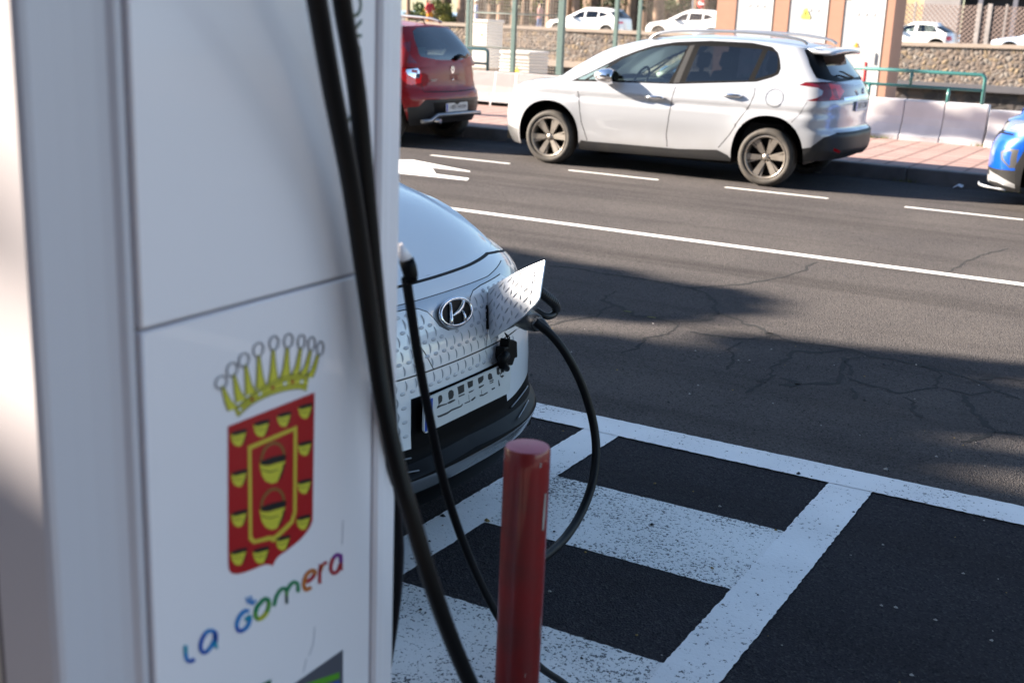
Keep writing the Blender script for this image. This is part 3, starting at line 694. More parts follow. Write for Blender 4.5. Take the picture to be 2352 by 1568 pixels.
b = MB(); b.add([(-60, 2.12, .002), (40, 2.12, .002), (40, 4.55, .002), (-60, 4.55, .002)], [(0, 1, 2, 3)]); struct(b.build('parking_bays', ASPH2))
# road markings
P_OLD = roadpaint('worn_bay_paint', (.88, .88, .86), (.04, .05, .055), 105, .725)
P_OLD2 = roadpaint('bay_line_paint', (.93, .93, .92), (.06, .06, .065), 75, .80)
P_NEW = roadpaint('fresh_line_paint', (.86, .85, .82), (.2, .2, .2), 30, .90)
def paint_poly(name, poly, m, z=.006, j=.003):
    d = densify(poly, .018); pts = [Vector((x+random.uniform(-j, j), y+random.uniform(-j, j), z)) for x, y in d]
    tr = tessellate_polygon([pts]); b = MB(); b.add(pts, [tuple(t) for t in tr]); o = b.build(name, m); o['kind'] = 'structure'
    for v in o.data.polygons:
        pass
    return o
def line_rect(name, x0, x1, y0, y1, m, z=.004, j=.0025): return paint_poly(name, [(x0, y0), (x1, y0), (x1, y1), (x0, y1)], m, z, j)
line_rect('bay_edge_line', -9, 3.4, 4.455, 4.645, P_OLD2, .0078)
line_rect('bay_divider_line', -2.128, -1.965, 2.13, 4.475, P_OLD2, .006)
line_rect('bay_divider_line', -1.072, -.905, 2.13, 4.475, P_OLD2, .006)
line_rect('hatch_stripe', -1.985, -1.05, 3.372, 3.905, P_OLD, .0042)
line_rect('hatch_stripe', -1.985, -1.05, 2.35, 2.838, P_OLD, .0042)
line_rect('lane_edge_line', -80, 60, 9.03, 9.135, P_NEW, .004, .002)
for i in range(14):
    x0 = -8.141-1.868*0+(-5+i)*1.868; line_rect('parking_dash', x0, x0+1.10, 12.32, 12.385, P_NEW, .004, .003)
# turn arrow on the far lane
ar = [(-10.8, 11.02), (-9.2, 11.02), (-9.2, 10.80), (-7.55, 11.12), (-8.35, 11.12), (-8.6, 11.28), (-10.8, 11.28)]
gp = lambda x, y: tuple(gnd((1380+x/2.1382)/1.50638, y/3.2210)[:2])
gp = lambda x, y: tuple(gnd((1380+x/2.1382)/1.50638, (y/2.1382)/1.50638)[:2])
a1 = [gp(20, 1185), gp(100, 1185), gp(525, 1268), gp(530, 1275), gp(245, 1243), gp(275, 1290), gp(520, 1322), gp(505, 1338), gp(20, 1288)]
a1 = [(a1[0][0]-2.2, a1[0][1]-.08)]+a1+[(a1[-1][0]-2.2, a1[-1][1]-.05)]
paint_poly('turn_arrow', a1, P_NEW, .004, .003)

# cracks in the asphalt: jagged thin strips following the real ones
crk = mat('crack', (.010, .010, .011), .95); moss = mat('crack_moss', (.10, .10, .02), .9)
def crack_lines():
    C = [[(0, 315), (110, 325), (260, 352), (430, 375), (600, 405), (700, 425), (830, 415), (960, 405), (1090, 385), (1180, 365), (1250, 345), (1300, 305)],
         [(700, 425), (790, 460), (825, 500), (820, 550), (780, 580), (700, 590), (590, 590), (500, 570), (410, 560), (330, 512), (265, 485), (320, 440)],
         [(330, 512), (270, 530), (240, 565), (100, 585), (10, 610)], [(0, 590), (-150, 640), (-320, 700)],
         [(830, 550), (930, 578), (970, 600), (1060, 625), (1110, 655), (1200, 690), (1300, 700), (1480, 725), (1560, 760), (1700, 775), (1850, 810), (1990, 845), (2130, 880), (2220, 935), (2340, 975)],
         [(2130, 878), (2240, 862), (2340, 882)], [(1480, 728), (1340, 745), (1220, 735), (1200, 770), (1110, 815), (1110, 860), (1040, 890), (980, 945)],
         [(1560, 762), (1470, 775), (1450, 850), (1420, 895), (1250, 900), (1130, 870)], [(1470, 775), (1495, 858)],
         [(1850, 812), (1960, 850), (1920, 915), (1740, 945), (1600, 910), (1480, 870)], [(1920, 918), (2060, 952), (2200, 935)],
         [(2060, 955), (2110, 1040), (2215, 1135), (2110, 1175), (2040, 1185)], [(2215, 1135), (2352, 1150)],
         [(1760, 965), (1810, 985), (1790, 1025), (1860, 1065)], [(600, 650), (480, 672), (440, 725), (370, 750)], [(610, 590), (630, 620), (600, 650)],
         [(950, 690), (890, 730), (905, 780), (870, 830)], [(1110, 655), (990, 680), (850, 665), (700, 640)], [(1955, 355), (2020, 320), (2090, 285), (2180, 250), (2265, 230)],
         [(1300, 305), (1335, 295)], [(1250, 900), (1120, 905)], [(1500, 920), (1535, 975)]]
    b = MB(); g = MB()
    for ln in C:
        pts = [gnd(*R4(*p)) for p in ln]; d = densify([(p.x, p.y) for p in pts], .035, False)
        w0 = random.uniform(.008, .016); q = []; off = 0
        for i, p in enumerate(d):
            off = off*.7+random.uniform(-.012, .012); q.append((p[0]+off, p[1]+off*.6+random.uniform(-.008, .008)))
        A = []; 
        for i, p in enumerate(q):
            t = np.array(q[min(i+1, len(q)-1)])-np.array(q[max(i-1, 0)]); t = t/(np.linalg.norm(t)+1e-9); nn = np.array((-t[1], t[0]))
            w = w0*random.uniform(.4, 1.7)*(.35 if i in (0, len(q)-1) else 1)*(1+1.3*abs(t[0])); A.append((p[0]+nn[0]*w/2, p[1]+nn[1]*w/2, .0015)); A.append((p[0]-nn[0]*w/2, p[1]-nn[1]*w/2, .0015))
            if random.random() < .03 and ln is C[1]: g.add([(p[0]-.03, p[1]-.01, .003), (p[0]+.03, p[1]-.012, .003), (p[0]+.02, p[1]+.012, .003), (p[0]-.02, p[1]+.01, .003)], [(0, 1, 2, 3)])
        b.add(A, [(2*i, 2*i+1, 2*i+3, 2*i+2) for i in range(len(q)-1)])
    # little potholes
    for (px, py, r) in ((1105, 655, .035), (1045, 888, .02), (1095, 650, .02)):
        c = gnd(*R4(px, py)); k = 12; vs = [(c.x+r*random.uniform(.6, 1.2)*math.cos(2*math.pi*i/k)*1.4, c.y+r*random.uniform(.6, 1.2)*math.sin(2*math.pi*i/k)*.8, .003) for i in range(k)]; b.add(vs, [tuple(range(k))])
    struct(b.build('road_cracks', crk))
    if g.v: struct(g.build('crack_moss', moss))
crack_lines()
# pebbles, litter specks and dry leaves in the bays
def specks():
    pal = [mat('pebble', (.02, .02, .022), .8), mat('dry_leaf', (.25, .17, .05), .8), mat('pale_grit', (.35, .34, .32), .8)]
    b = MB()
    for i in range(420):
        x, y = random.uniform(-3.2, .6), random.uniform(2.2, 6.5); k = random.choices((0, 1, 2), (.6, .16, .24))[0]; r = random.uniform(.0025, .007)
        if random.random() < .08: r *= 1.8
        n = 6; vs = [(x+r*math.cos(2*math.pi*j/n)*random.uniform(.6, 1.4), y+r*math.sin(2*math.pi*j/n)*random.uniform(.6, 1.2), .0065) for j in range(n)]+[(x, y, .0065+r*.8)]
        b.add(vs, [(j, (j+1) % n, n) for j in range(n)], m=k)
    o = b.build('grit', pal); o['kind'] = 'stuff'
    tag(o, 'small pebbles, grit and dry leaf bits scattered over the asphalt and the painted bays', 'grit')
specks()

# ------------------------------------------------------------------ concrete barriers + railings
def barrier(x0, x1, y, ht, z0, label, rot=0):
    """bell shaped block face towards -y"""
    prof = [(0, 0), (0, .06), (.035, .10), (.10, .22), (.13, .32), (.155, ht-.02), (.17, ht), (.33, ht), (.345, ht-.02), (.36, .32), (.46, .08), (.46, 0)]
    b = MB(); L = x1-x0
    k = len(prof); xs = [0, .012, L-.012, L]
    vs = []
    for i, x in enumerate(xs):
        s = .012 if i in (0, 3) else 0
        vs += [(x, p[0]+(s if p[0] < .2 else -s), max(0, p[1]-(s if p[1] > ht-.05 else 0))) for p in prof]
    fs = [(i*k+j, i*k+(j+1) % k, (i+1)*k+(j+1) % k, (i+1)*k+j) for i in range(3) for j in range(k)]
    b.add(vs, fs); b.add(vs[:k], [tuple(range(k))]); b.add(vs[-k:], [tuple(range(k))])
    o = b.build('concrete_barrier', WHITEW); o.location = (x0, y, z0)
    tag(o, label, 'barrier', 'white concrete barriers along the far pavement'); return o
edges = [-2.775, -3.36, -3.92, -4.50]
txt = ['white concrete barrier block at the right end of the railed row', 'white concrete barrier block second from the right end of the railed row', 'white concrete barrier block directly beyond the tail of the silver crossover']
for i in range(3): barrier(edges[i+1]+.004, edges[i]-.004, 18.06, .56, .16, txt[i])
x = -4.504; hid = 0
while x > -11.3:
    barrier(x-1.16, x-.004, 18.06, .56, .16, 'white concrete barrier block hidden behind the silver crossover'); x -= 1.165
xl = at(1161, 247, 18.06).x
names2 = ['white concrete barrier block just left of the silver crossover, below the louvred white box', 'white concrete barrier block beside the rear of the red car, under the railing end']
x = xl+.9
for i in range(4):
    lab = ['white concrete barrier block just left of the silver crossover nose', 'white concrete barrier block with a black scuff beside the tail of the red car'][i] if i < 2 else 'white concrete barrier block hidden behind the red car'
    barrier(x-1.2, x-.006, 18.06, .56, .16, lab); x -= 1.2
o = barrier(-2.745, -1.2, 17.98, .50, .16, 'slightly lower white concrete barrier block with rounded corner, just right of the railed row')
barrier(-1.19, .4, 17.98, .50, .16, 'low white concrete barrier block behind the nose of the blue car')
TEAL = mat('teal_rail_paint', (.035, .15, .145), .35, noise=(8, .4, (.03, .12, .12)), coat=.3)
TEAL_SHADE = mat('shaded_teal_rail_paint', (.012, .06, .075), .35, coat=.3)  # the teal rail again, its shade painted as a darker colour
def railing(x0, x1, y, zt_, zm, zb_, label, m, lowposts, midposts, round_end=1):
    r = empty('railing', ((x0+x1)/2, y, zb_), 0, label, 'railing', 'tube railings on the barriers'); ox = (x0+x1)/2
    b = MB(); e = .06
    top = [(x0-ox, 0, zt_-zb_), (x1-e-ox, 0, zt_-zb_), (x1-e*.3-ox, 0, zt_-zb_-e*.3), (x1-ox, 0, zt_-zb_-e), (x1-ox, 0, 0)]
    b.tube(top, .026, 10); b.build('top_rail', m, r)
    b = MB(); b.tube([(x0-ox, 0, zm-zb_), (x1-ox, 0, zm-zb_)], .022, 10); b.build('middle_rail', m, r)
    for px in lowposts:
        b = MB(); b.tube([(px-ox, 0, 0), (px-ox, 0, zm-zb_)], .024, 10); b.build('post', m, r)
    for px in midposts:
        b = MB(); b.tube([(px-ox, 0, zm-zb_), (px-ox, 0, zt_-zb_)], .022, 10); b.build('post', m, r)
    return r
railing(-6.4, -2.88, 18.25, 1.118, .908, .70, 'teal tube railing on the white barriers, between the silver crossover and the blue car', TEAL, [-3.345, -4.46, -5.6], [-3.88, -5.0, -6.1])
xr = at(1120, 150, 18.25).x
railing(xr-3.4, xr, 18.25, at(1100, 113, 18.25).z, at(1100, 146, 18.25).z, .70, 'teal tube railing end darkened as if in shade, beyond the roof of the red car', TEAL_SHADE, [xr-1.1], [xr-.6])
# ------------------------------------------------------------------ charging station (front panel faces +X)
PX = -1.10
def panel(px, py, x=None):
    return atX(px, py, PX if x is None else x)
def charger():
    st = empty('charging_station', (-1.45, 1.237, .13), 0, 'tall white charging cabinet with a red coat of arms and colourful lettering', 'charging station')
    O = Vector((-1.45, 1.237, .13))
    white = mat('station_white', (.87, .82, .84), .36, coat=.15, noise=(1.1, .5, (.81, .765, .785)))
    grey = mat('station_grey_trim', (.60, .57, .60), .4, noise=(2, .3, (.55, .52, .55)))
    cream = mat('station_side_metal', (.58, .545, .50), .4)
    gapm = mat('station_gap', (.16, .14, .16), .6)
    TOP = 2.25; B0 = .13
    def mk(name, b, m, par=st):
        b.v = [tuple(Vector(v)-O) for v in b.v]; return b.build(name, m, par)
    ys = dict(c0=.886, g0=1.015, s1=1.022, s2=1.034, e1=1.516, e2=1.524, c1=1.588)
    b = MB(); b.box(PX-.74, PX-.03, .91, 1.565, B0, TOP-.03); mk('cabinet', b, cream)
    # upper and lower door panels, 2 mm gap line between them
    b = MB(); b.rbox(PX-.03, PX, 1.036, 1.515, 1.3125, TOP-.02, .003, seg=1); mk('upper_panel', b, white)
    b = MB(); b.rbox(PX-.03, PX, 1.036, 1.515, B0+.06, 1.3085, .003, seg=1); mk('lower_panel', b, white)
    b = MB(); b.box(PX-.034, PX-.012, 1.0, 1.55, B0+.02, TOP-.03); mk('panel_gap', b, gapm)
    # left corner profile: shallow curved trim
    def profile(name, pts, m, z0=B0, z1=TOP):
        b = MB(); n = len(pts); vs = [(x, y, z0) for x, y in pts]+[(x, y, z1) for x, y in pts]
        b.add(vs, [(i, (i+1) % n, (i+1) % n+n, i+n) for i in range(n)], smooth=False)
        b.add(vs, [tuple(range(n)), tuple(range(n, 2*n))]); o = mk(name, b, m)
        return o
    profile('corner_trim', [(PX-.10, .884), (PX-.012, .884), (PX-.004, .888), (PX-.001, .895), (PX-.006, .93), (PX-.009, .96), (PX-.009, .99), (PX-.006, 1.006), (PX+.002, 1.012), (PX+.003, 1.020), (PX-.002, 1.026), (PX-.03, 1.026), (PX-.03, .91), (PX-.10, .91)], grey)
    profile('corner_trim', [(PX-.10, 1.590), (PX-.014, 1.590), (PX-.004, 1.586), (PX, 1.576), (PX+.001, 1.553), (PX+.004, 1.546), (PX+.004, 1.528), (PX-.002, 1.523), (PX-.03, 1.523), (PX-.03, 1.565), (PX-.10, 1.565)], white)
    # side face towards -Y: cream frame, seam and two perforated vents
    b = MB(); b.box(PX-.74, PX-.115, .898, .909, B0+.05, TOP-.05); mk('side_panel', b, cream)
    b = MB(); b.box(PX-.114, PX-.101, .889, .90, B0+.05, TOP-.05); mk('side_gap', b, gapm)
    mesh_m = mat('perforated_vent', (.40, .36, .30), .55, noise=(260, .9, (.10, .09, .08)))
    for z0, z1 in ((1.045, 1.32), (.60, 1.01), (1.40, 2.0)):
        b = MB(); b.rbox(PX-.62, PX-.185, .893, .8995, z0, z1, .004); mk('vent', b, mesh_m)
    b = MB(); b.box(PX-.76, PX-.02, .876, 1.60, TOP-.03, TOP+.06); mk('top_cap', b, grey)
    b = MB(); b.box(PX-.76, PX+.0, .89, 1.58, B0-.005, B0+.05); mk('plinth', b, mat('plinth_grey', (.12, .12, .13), .6))
    # ---- coat of arms, drawn flat on the lower panel
    e1, e2, n = Vector((0, 1, 0)), Vector((0, 0, 1)), Vector((1, 0, 0))
    red = mat('decal_red', (.40, .012, .015), .35); yel = mat('decal_yellow', (.62, .56, .05), .35); blk = mat('decal_black', (.012, .011, .012), .4)
    gold = mat('decal_gold', (.60, .48, .05), .35); brn = mat('decal_brown', (.24, .12, .03), .4); wht = mat('decal_white', (.7, .71, .74), .35); gry = mat('decal_grey', (.09, .09, .11), .4)
    def pp(x, y):
        v = atX(*R5(x, y), PX); return (v.y, v.z)
    def flat(b, pts, lvl, m=0): b.prism([pp(*p) for p in pts], (PX+.0004+lvl*.0004, 0, 0), e1, e2, n, .0004, m)
    def curve(pts, k=6): return [tuple(p[:2]) for p in spline([(x, y, 0) for x, y in pts], k)]
    coat = empty('coat_of_arms', (0, 0, 0)); coat.parent = st
    def mkc(name, b, m): 
        b.v = [tuple(Vector(v)-O) for v in b.v]; return b.build(name, m, coat)
    sh = [(229, 482), (596, 338), (588, 880)]+curve([(588, 880), (572, 915), (535, 960), (480, 1005), (440, 1035), (418, 1072)])[1:]+curve([(418, 1072), (405, 1066), (380, 1068), (330, 1088), (280, 1104), (250, 1103), (236, 1090), (231, 1060)])[1:]
    b = MB(); flat(b, sh, 0); mkc('shield', b, red)
    def band(outer, inner, lvl, b):
        n_ = len(outer)
        for i in range(n_):
            q = [outer[i], outer[(i+1) % n_], inner[(i+1) % n_], inner[i]]; flat(b, q, lvl)
    inn = [(313, 565), (521, 478), (518, 845), (505, 890), (470, 925), (420, 972), (405, 962), (370, 970), (335, 978), (317, 960)]
    inn2 = [(327, 578), (507, 500), (505, 845), (492, 880), (460, 912), (422, 945), (402, 944), (370, 954), (342, 962), (330, 945)]
    b = MB(); band(inn, inn2, 1, b); mkc('shield_border', b, gold)
    def pot(cx, cy, s, b, k, sh=-.32):
        """little bucket: body + black mouth, sheared like the wall it stands on"""
        T = lambda u, v: (cx+u*s, cy+v*s)
        flat(b, [T(*p) for p in [(-.97, -.48), (-.90, .10), (-.75, .62), (-.45, 1.02), (0, 1.18), (.40, 1.05), (.72, .62), (.92, .06), (1.03, -.6), (.4, -.44), (-.3, -.22), (-.8, -.24)]], 1, 0)
        flat(b, [T(*p) for p in [(-.97, -.55), (-.8, -.28), (-.3, -.26), (.4, -.47), (1.03, -.62), (1.10, -1.12), (.6, -1.06), (0, -.92), (-.55, -.72)]], 2, 1)
        flat(b, [T(*p) for p in [(.40, 1.04), (.72, .62), (.92, .06), (1.02, -.5), (.86, -.3), (.78, .1), (.58, .6)]], 2, 1)
        flat(b, [T(*p) for p in [(-.86, .12), (-.2, .30), (.5, .10), (.5, .05), (-.2, .23), (-.86, .05)]], 2, 1)
    for (x, y) in ((272, 528), (368, 488), (464, 450), (554, 415), (552, 572), (550, 733), (546, 885), (459, 972), (366, 1024), (272, 1030), (274, 868), (274, 698)):
        b = MB(); pot(x, y, 33 if x < 400 else 29, b, 0); mkc('bucket', b, [yel, blk])
    for (x, y) in ((415, 660), (415, 855)): b = MB(); pot(x, y, 54, b, 0, -.25); mkc('bucket', b, [yel, blk])
    for (x, y) in ((415, 640), (415, 835)):
        b = MB()
        o_ = [(x+54*math.cos(a)+2, y-20-(74 if 1 else 0)*math.sin(a)-12*math.cos(a)) for a in np.linspace(0, math.pi, 15)]
        i_ = [(x+44*math.cos(a)+2, y-20-62*math.sin(a)-12*math.cos(a)) for a in np.linspace(0, math.pi, 15)]
        for j in range(14): flat(b, [o_[j], o_[j+1], i_[j+1], i_[j]], 2)
        mkc('bucket_handle', b, brn)
    # crown
    b = MB()
    base = curve([(255, 408), (330, 345), (400, 300), (470, 272), (530, 262), (572, 272)], 4); low_ = curve([(270, 440), (330, 388), (400, 352), (470, 330), (530, 322), (562, 330)], 4)
    for j in range(len(base)-1): flat(b, [base[j], base[j+1], low_[j+1], low_[j]], 0, 0)
    tips = [(205, 312), (253, 262), (303, 222), (358, 182), (420, 158), (480, 148), (536, 150), (578, 160), (610, 178)]
    roots = [(252, 410), (285, 375), (325, 345), (368, 318), (420, 292), (470, 275), (512, 266), (545, 265), (572, 275)]
    for i, (t_, r_) in enumerate(zip(tips, roots)):
        w = 24 if i < 6 else 17
        l = (r_[0]-w, r_[1]+8*(i < 6)); r2 = (r_[0]+w, r_[1]-8*(i < 6))
        flat(b, [(t_[0]-5, t_[1]), (t_[0]+5, t_[1]-2), ((t_[0]+r2[0])/2+2, (t_[1]*.35+r2[1]*.65)), r2, l, ((t_[0]+l[0])/2-2, (t_[1]*.35+l[1]*.65))], 1, 0)
    cols = (2, 3, 2, 3, 2, 3, 2)
    for i in range(7):
        f = (i+.7)/7.8; j = int(f*(len(base)-1)); p = ((base[j][0]+low_[j][0])/2, (base[j][1]+low_[j][1])/2); q = 9
        flat(b, [(p[0]-q, p[1]+3), (p[0], p[1]-q), (p[0]+q, p[1]-3), (p[0], p[1]+q)], 1, cols[i])
    for ln in (base, low_, [( (a[0]*.3+c[0]*.7), (a[1]*.3+c[1]*.7)) for a, c in zip(base, low_)], [( (a[0]*.75+c[0]*.25), (a[1]*.75+c[1]*.25)) for a, c in zip(base, low_)]):
        for j in range(len(ln)-1): flat(b, [ln[j], ln[j+1], (ln[j+1][0], ln[j+1][1]+3), (ln[j][0], ln[j][1]+3)], 2, 1)
    for i, (t_, r_) in enumerate(zip(tips, roots)):
        for s_ in (-1, 1):
            w = (24 if i < 6 else 17)*s_; e_ = (r_[0]+w*.9, r_[1]-8*(i < 6)*s_*.9); m_ = ((t_[0]+e_[0])/2+s_*2, t_[1]*.35+e_[1]*.65)
            flat(b, [(t_[0]+s_*5-1.3, t_[1]), (t_[0]+s_*5+1.3, t_[1]), (m_[0]+1.3, m_[1]), (m_[0]-1.3, m_[1])], 2, 1)
            flat(b, [(m_[0]-1.3, m_[1]), (m_[0]+1.3, m_[1]), (e_[0]+1.3, e_[1]), (e_[0]-1.3, e_[1])], 2, 1)
    pe = [(200, 296), (246, 242), (296, 202), (357, 158), (423, 130), (484, 120), (539, 124), (582, 133), (619, 152)]
    for i, (x, y) in enumerate(pe):
        rx = (27, 25, 24, 24, 22, 21, 18, 17, 16)[i]; ry = 32 if i else 30
        for k in range(16):
            a0, a1 = 2*math.pi*k/16, 2*math.pi*(k+1)/16
            P_ = lambda a, q: (x+(rx-q)*math.cos(a), y+(ry-q)*math.sin(a)-.25*(rx-q)*math.cos(a))
            flat(b, [P_(a0, 0), P_(a1, 0), P_(a1, 5), P_(a0, 5)], 2, 4)
    mkc('crown', b, [yel, blk, wht, red, gry])
    # ---- lettering LA GOMERA: brush strokes in many colours
    let = empty('lettering', (0, 0, 0)); let.parent = st
    C = dict(b1=(.01, .09, .42), b2=(.02, .22, .55), g1=(.01, .22, .08), g2=(.10, .30, .04), y=(.45, .45, .02), o=(.55, .16, .02), r=(.42, .02, .03), v=(.20, .01, .25), c=(.02, .30, .42), k=(.02, .06, .05))
    CM = {k: mat('letter_'+k, v, .35) for k, v in C.items()}
    def stroke(pts, cols, w=17, k=6):
        c = curve(pts, k); n_ = len(c); keys = list(dict.fromkeys(cols)); b = MB()
        for i in range(n_-1):
            p0, p1 = np.array(c[i]), np.array(c[i+1]); t_ = p1-p0; t_ /= np.linalg.norm(t_)+1e-9; nn = np.array((-t_[1], t_[0]))*w/2
            ext = t_*1.5
            flat(b, [tuple(p0-ext+nn), tuple(p1+ext+nn), tuple(p1+ext-nn), tuple(p0-ext-nn)], (i % 3), keys.index(cols[min(len(cols)-1, i*len(cols)//(n_-1))]))
        return b, [CM[q] for q in keys]
    def letter(ch, strokes):
        bb = MB(); ms = []
        for pts, cols, w in strokes:
            b, m_ = stroke(pts, cols, w); off = []
            for x in m_:
                if x not in ms: ms.append(x)
                off.append(ms.index(x))
            bb.add(b.v, b.f); bb.mi[-len(b.f):] = [off[q] for q in b.mi]
        bb.v = [tuple(Vector(v)-O) for v in bb.v]; bb.build('letter', ms, let)
    letter('L', [([(50, 1408), (50, 1440), (56, 1468), (72, 1474), (86, 1465)], ['c', 'b2', 'b1', 'b1'], 16)])
    letter('A', [([(176, 1400), (178, 1360), (162, 1345), (138, 1352), (118, 1385), (113, 1420), (128, 1438), (152, 1420), (172, 1385)], ['b1', 'b2', 'b1', 'b1', 'b2'], 16), ([(172, 1350), (174, 1385), (180, 1418)], ['b1', 'c'], 15)])
    letter('G', [([(318, 1262), (300, 1262), (278, 1285), (266, 1320), (276, 1346), (300, 1338), (318, 1315), (322, 1285), (302, 1300)], ['b2', 'b2', 'b1', 'b2', 'c'], 16), ([(308, 1205), (314, 1228)], ['b2'], 9), ([(326, 1200), (326, 1232)], ['b2'], 9), ([(346, 1215), (332, 1234)], ['b2'], 9)])
    letter('O', [([(378, 1215), (352, 1245), (346, 1282), (362, 1296), (388, 1275), (402, 1240), (398, 1213), (378, 1212)], ['g1', 'g2', 'y', 'g2', 'g1'], 17)])
    letter('M', [([(424, 1240), (434, 1200), (452, 1172), (468, 1166), (478, 1178)], ['g1'], 14), ([(478, 1180), (490, 1155), (508, 1140), (524, 1148), (526, 1180)], ['g1'], 14), ([(478, 1175), (477, 1195), (478, 1228)], ['g2', 'k'], 11)])
    letter('E', [([(562, 1140), (585, 1122), (598, 1098), (585, 1090), (562, 1108), (550, 1145), (558, 1172), (580, 1162)], ['r', 'o', 'o', 'o', 'o'], 15)])
    letter('R', [([(622, 1066), (618, 1100), (617, 1144)], ['r'], 13), ([(620, 1095), (630, 1068), (646, 1055)], ['o', 'r'], 12)])
    letter('A', [([(708, 1060), (704, 1030), (690, 1024), (672, 1045), (664, 1080), (674, 1102), (694, 1092), (706, 1062)], ['v', 'v', 'r', 'r', 'r'], 14), ([(708, 1022), (708, 1055), (708, 1088)], ['v', 'r'], 12)])
    b = MB()
    for q in ([(596, 1330), (590, 1400), (572, 1450)], [(560, 1465), (548, 1520)], [(716, 880), (712, 980)], [(598, 1058), (626, 1066)]):
        for j in range(len(q)-1): flat(b, [q[j], q[j+1], (q[j+1][0]+2.2, q[j+1][1]), (q[j][0]+2.2, q[j][1])], 0)
    b.v = [tuple(Vector(v)-O) for v in b.v]; b.build('scratches', mat('scratch_grey', (.42, .42, .47), .6), st)
    # logo at the bottom of the panel: grey wedge, green and blue bars
    b = MB(); flat(b, [(395, 1650), (716, 1425), (716, 1650)], 0, 0); flat(b, [(470, 1600), (700, 1520), (700, 1546), (470, 1626)], 1, 1); flat(b, [(520, 1625), (700, 1555), (700, 1600), (520, 1650)], 1, 2)
    flat(b, [(330, 1590), (412, 1550), (412, 1590), (330, 1625)], 0, 3)
    b.v = [tuple(Vector(v)-O) for v in b.v]; b.build('logo', [gry, mat('logo_green', (.10, .33, .02), .35), mat('logo_blue', (.01, .10, .42), .35), mat('logo_dark_green', (.01, .10, .05), .35)], st)
    # vertical word near the right edge of the upper panel
    dg = mat('dark_green_letters', (.018, .055, .03), .4)
    c0 = atX(816, 92, PX); 
    put_text('ADRO', Vector((PX+.001, c0.y, c0.z))-O, (0, 0, 1), (0, -1, 0), (1, 0, 0), .045, dg, st, 'vertical_lettering', sx=1.08)
    c1 = atX(806, 270, PX); put_text('S', Vector((PX+.001, c1.y, c1.z))-O, (0, 0, 1), (0, -1, 0), (1, 0, 0), .045, dg, st, 'vertical_lettering')
    # socket holder on the far flank, where the thin cable starts
    hp = atX(925, 590, -1.24)
    b = MB(); b.rbox(PX-.19, PX-.10, 1.585, 1.592, hp.z-.01, hp.z+.10, .003); mk('plug_holder', b, white)
    b = MB(); b.tube([Vector((-1.235, hp.y-.016, hp.z+.026)), Vector((-1.235, hp.y-.008, hp.z+.012)), Vector((-1.233, hp.y, hp.z-.004))], [.005, .0095, .0125], 14); mk('holder_cap', b, white)
    b = MB(); b.tube([Vector((-1.233, hp.y+.001, hp.z-.004)), Vector((-1.229, hp.y+.004, hp.z-.018)), Vector((-1.226, hp.y+.006, hp.z-.032)), Vector((-1.224, hp.y+.008, hp.z-.046))], [.014, .0145, .0135, .0105], 16)
    mk('holder_plug', b, MATC['black'])
    return st
RUB = mat('cable_rubber', (.004, .004, .005), .45, spec=.2, noise=(6, .4, (.009, .008, .007)))
def cable(name, pts, r, label, group='charging cables hanging from the station'):
    b = MB(); P = spline(pts, 8); b.tube(P, r, 14); o = b.build(name, RUB); tag(o, label, 'cable', group); return o
charger()
cA = [(700, -160, -.98), (728, 0, -.99), (762, 200, -1.02), (805, 420, -1.045), (835, 620, -1.055), (858, 780, -1.05), (880, 920, -1.03), (915, 1080, -1.0), (944, 1180, -.98), (985, 1320, -.96), (1030, 1450, -.95), (1080, 1568, -.95), (1140, 1690, -.95)]
cable('charging_cable', [atX(*p) for p in cA]+[Vector((-.93, 2.15, .2)), Vector((-1.0, 2.45, .03))], .0138, 'thick black cable crossing the station front and swinging out at the bottom')
cB = [(770, -160, -1.02), (785, 0, -1.03), (818, 200, -1.05), (838, 400, -1.06), (856, 600, -1.065), (872, 760, -1.065), (888, 900, -1.07), (898, 1030, -1.09), (903, 1150, -1.12), (911, 1260, -1.16), (908, 1350, -1.2), (898, 1440, -1.24), (880, 1560, -1.28)]
cable('charging_cable', [atX(*p) for p in cB], .0135, 'thick black cable hanging straight down along the station right edge')
cC = [(933, 640, -1.235), (945, 720, -1.25), (962, 830, -1.27), (985, 950, -1.29), (1015, 1090, -1.30), (1055, 1220, -1.30), (1110, 1350, -1.30), (1170, 1455, -1.29), (1240, 1530, -1.27), (1300, 1572, -1.24), (1380, 1640, -1.2)]
cable('charging_cable', [atX(*p) for p in cC], .0095, 'thin black cable hanging from the plug holder and passing behind the red bollard')

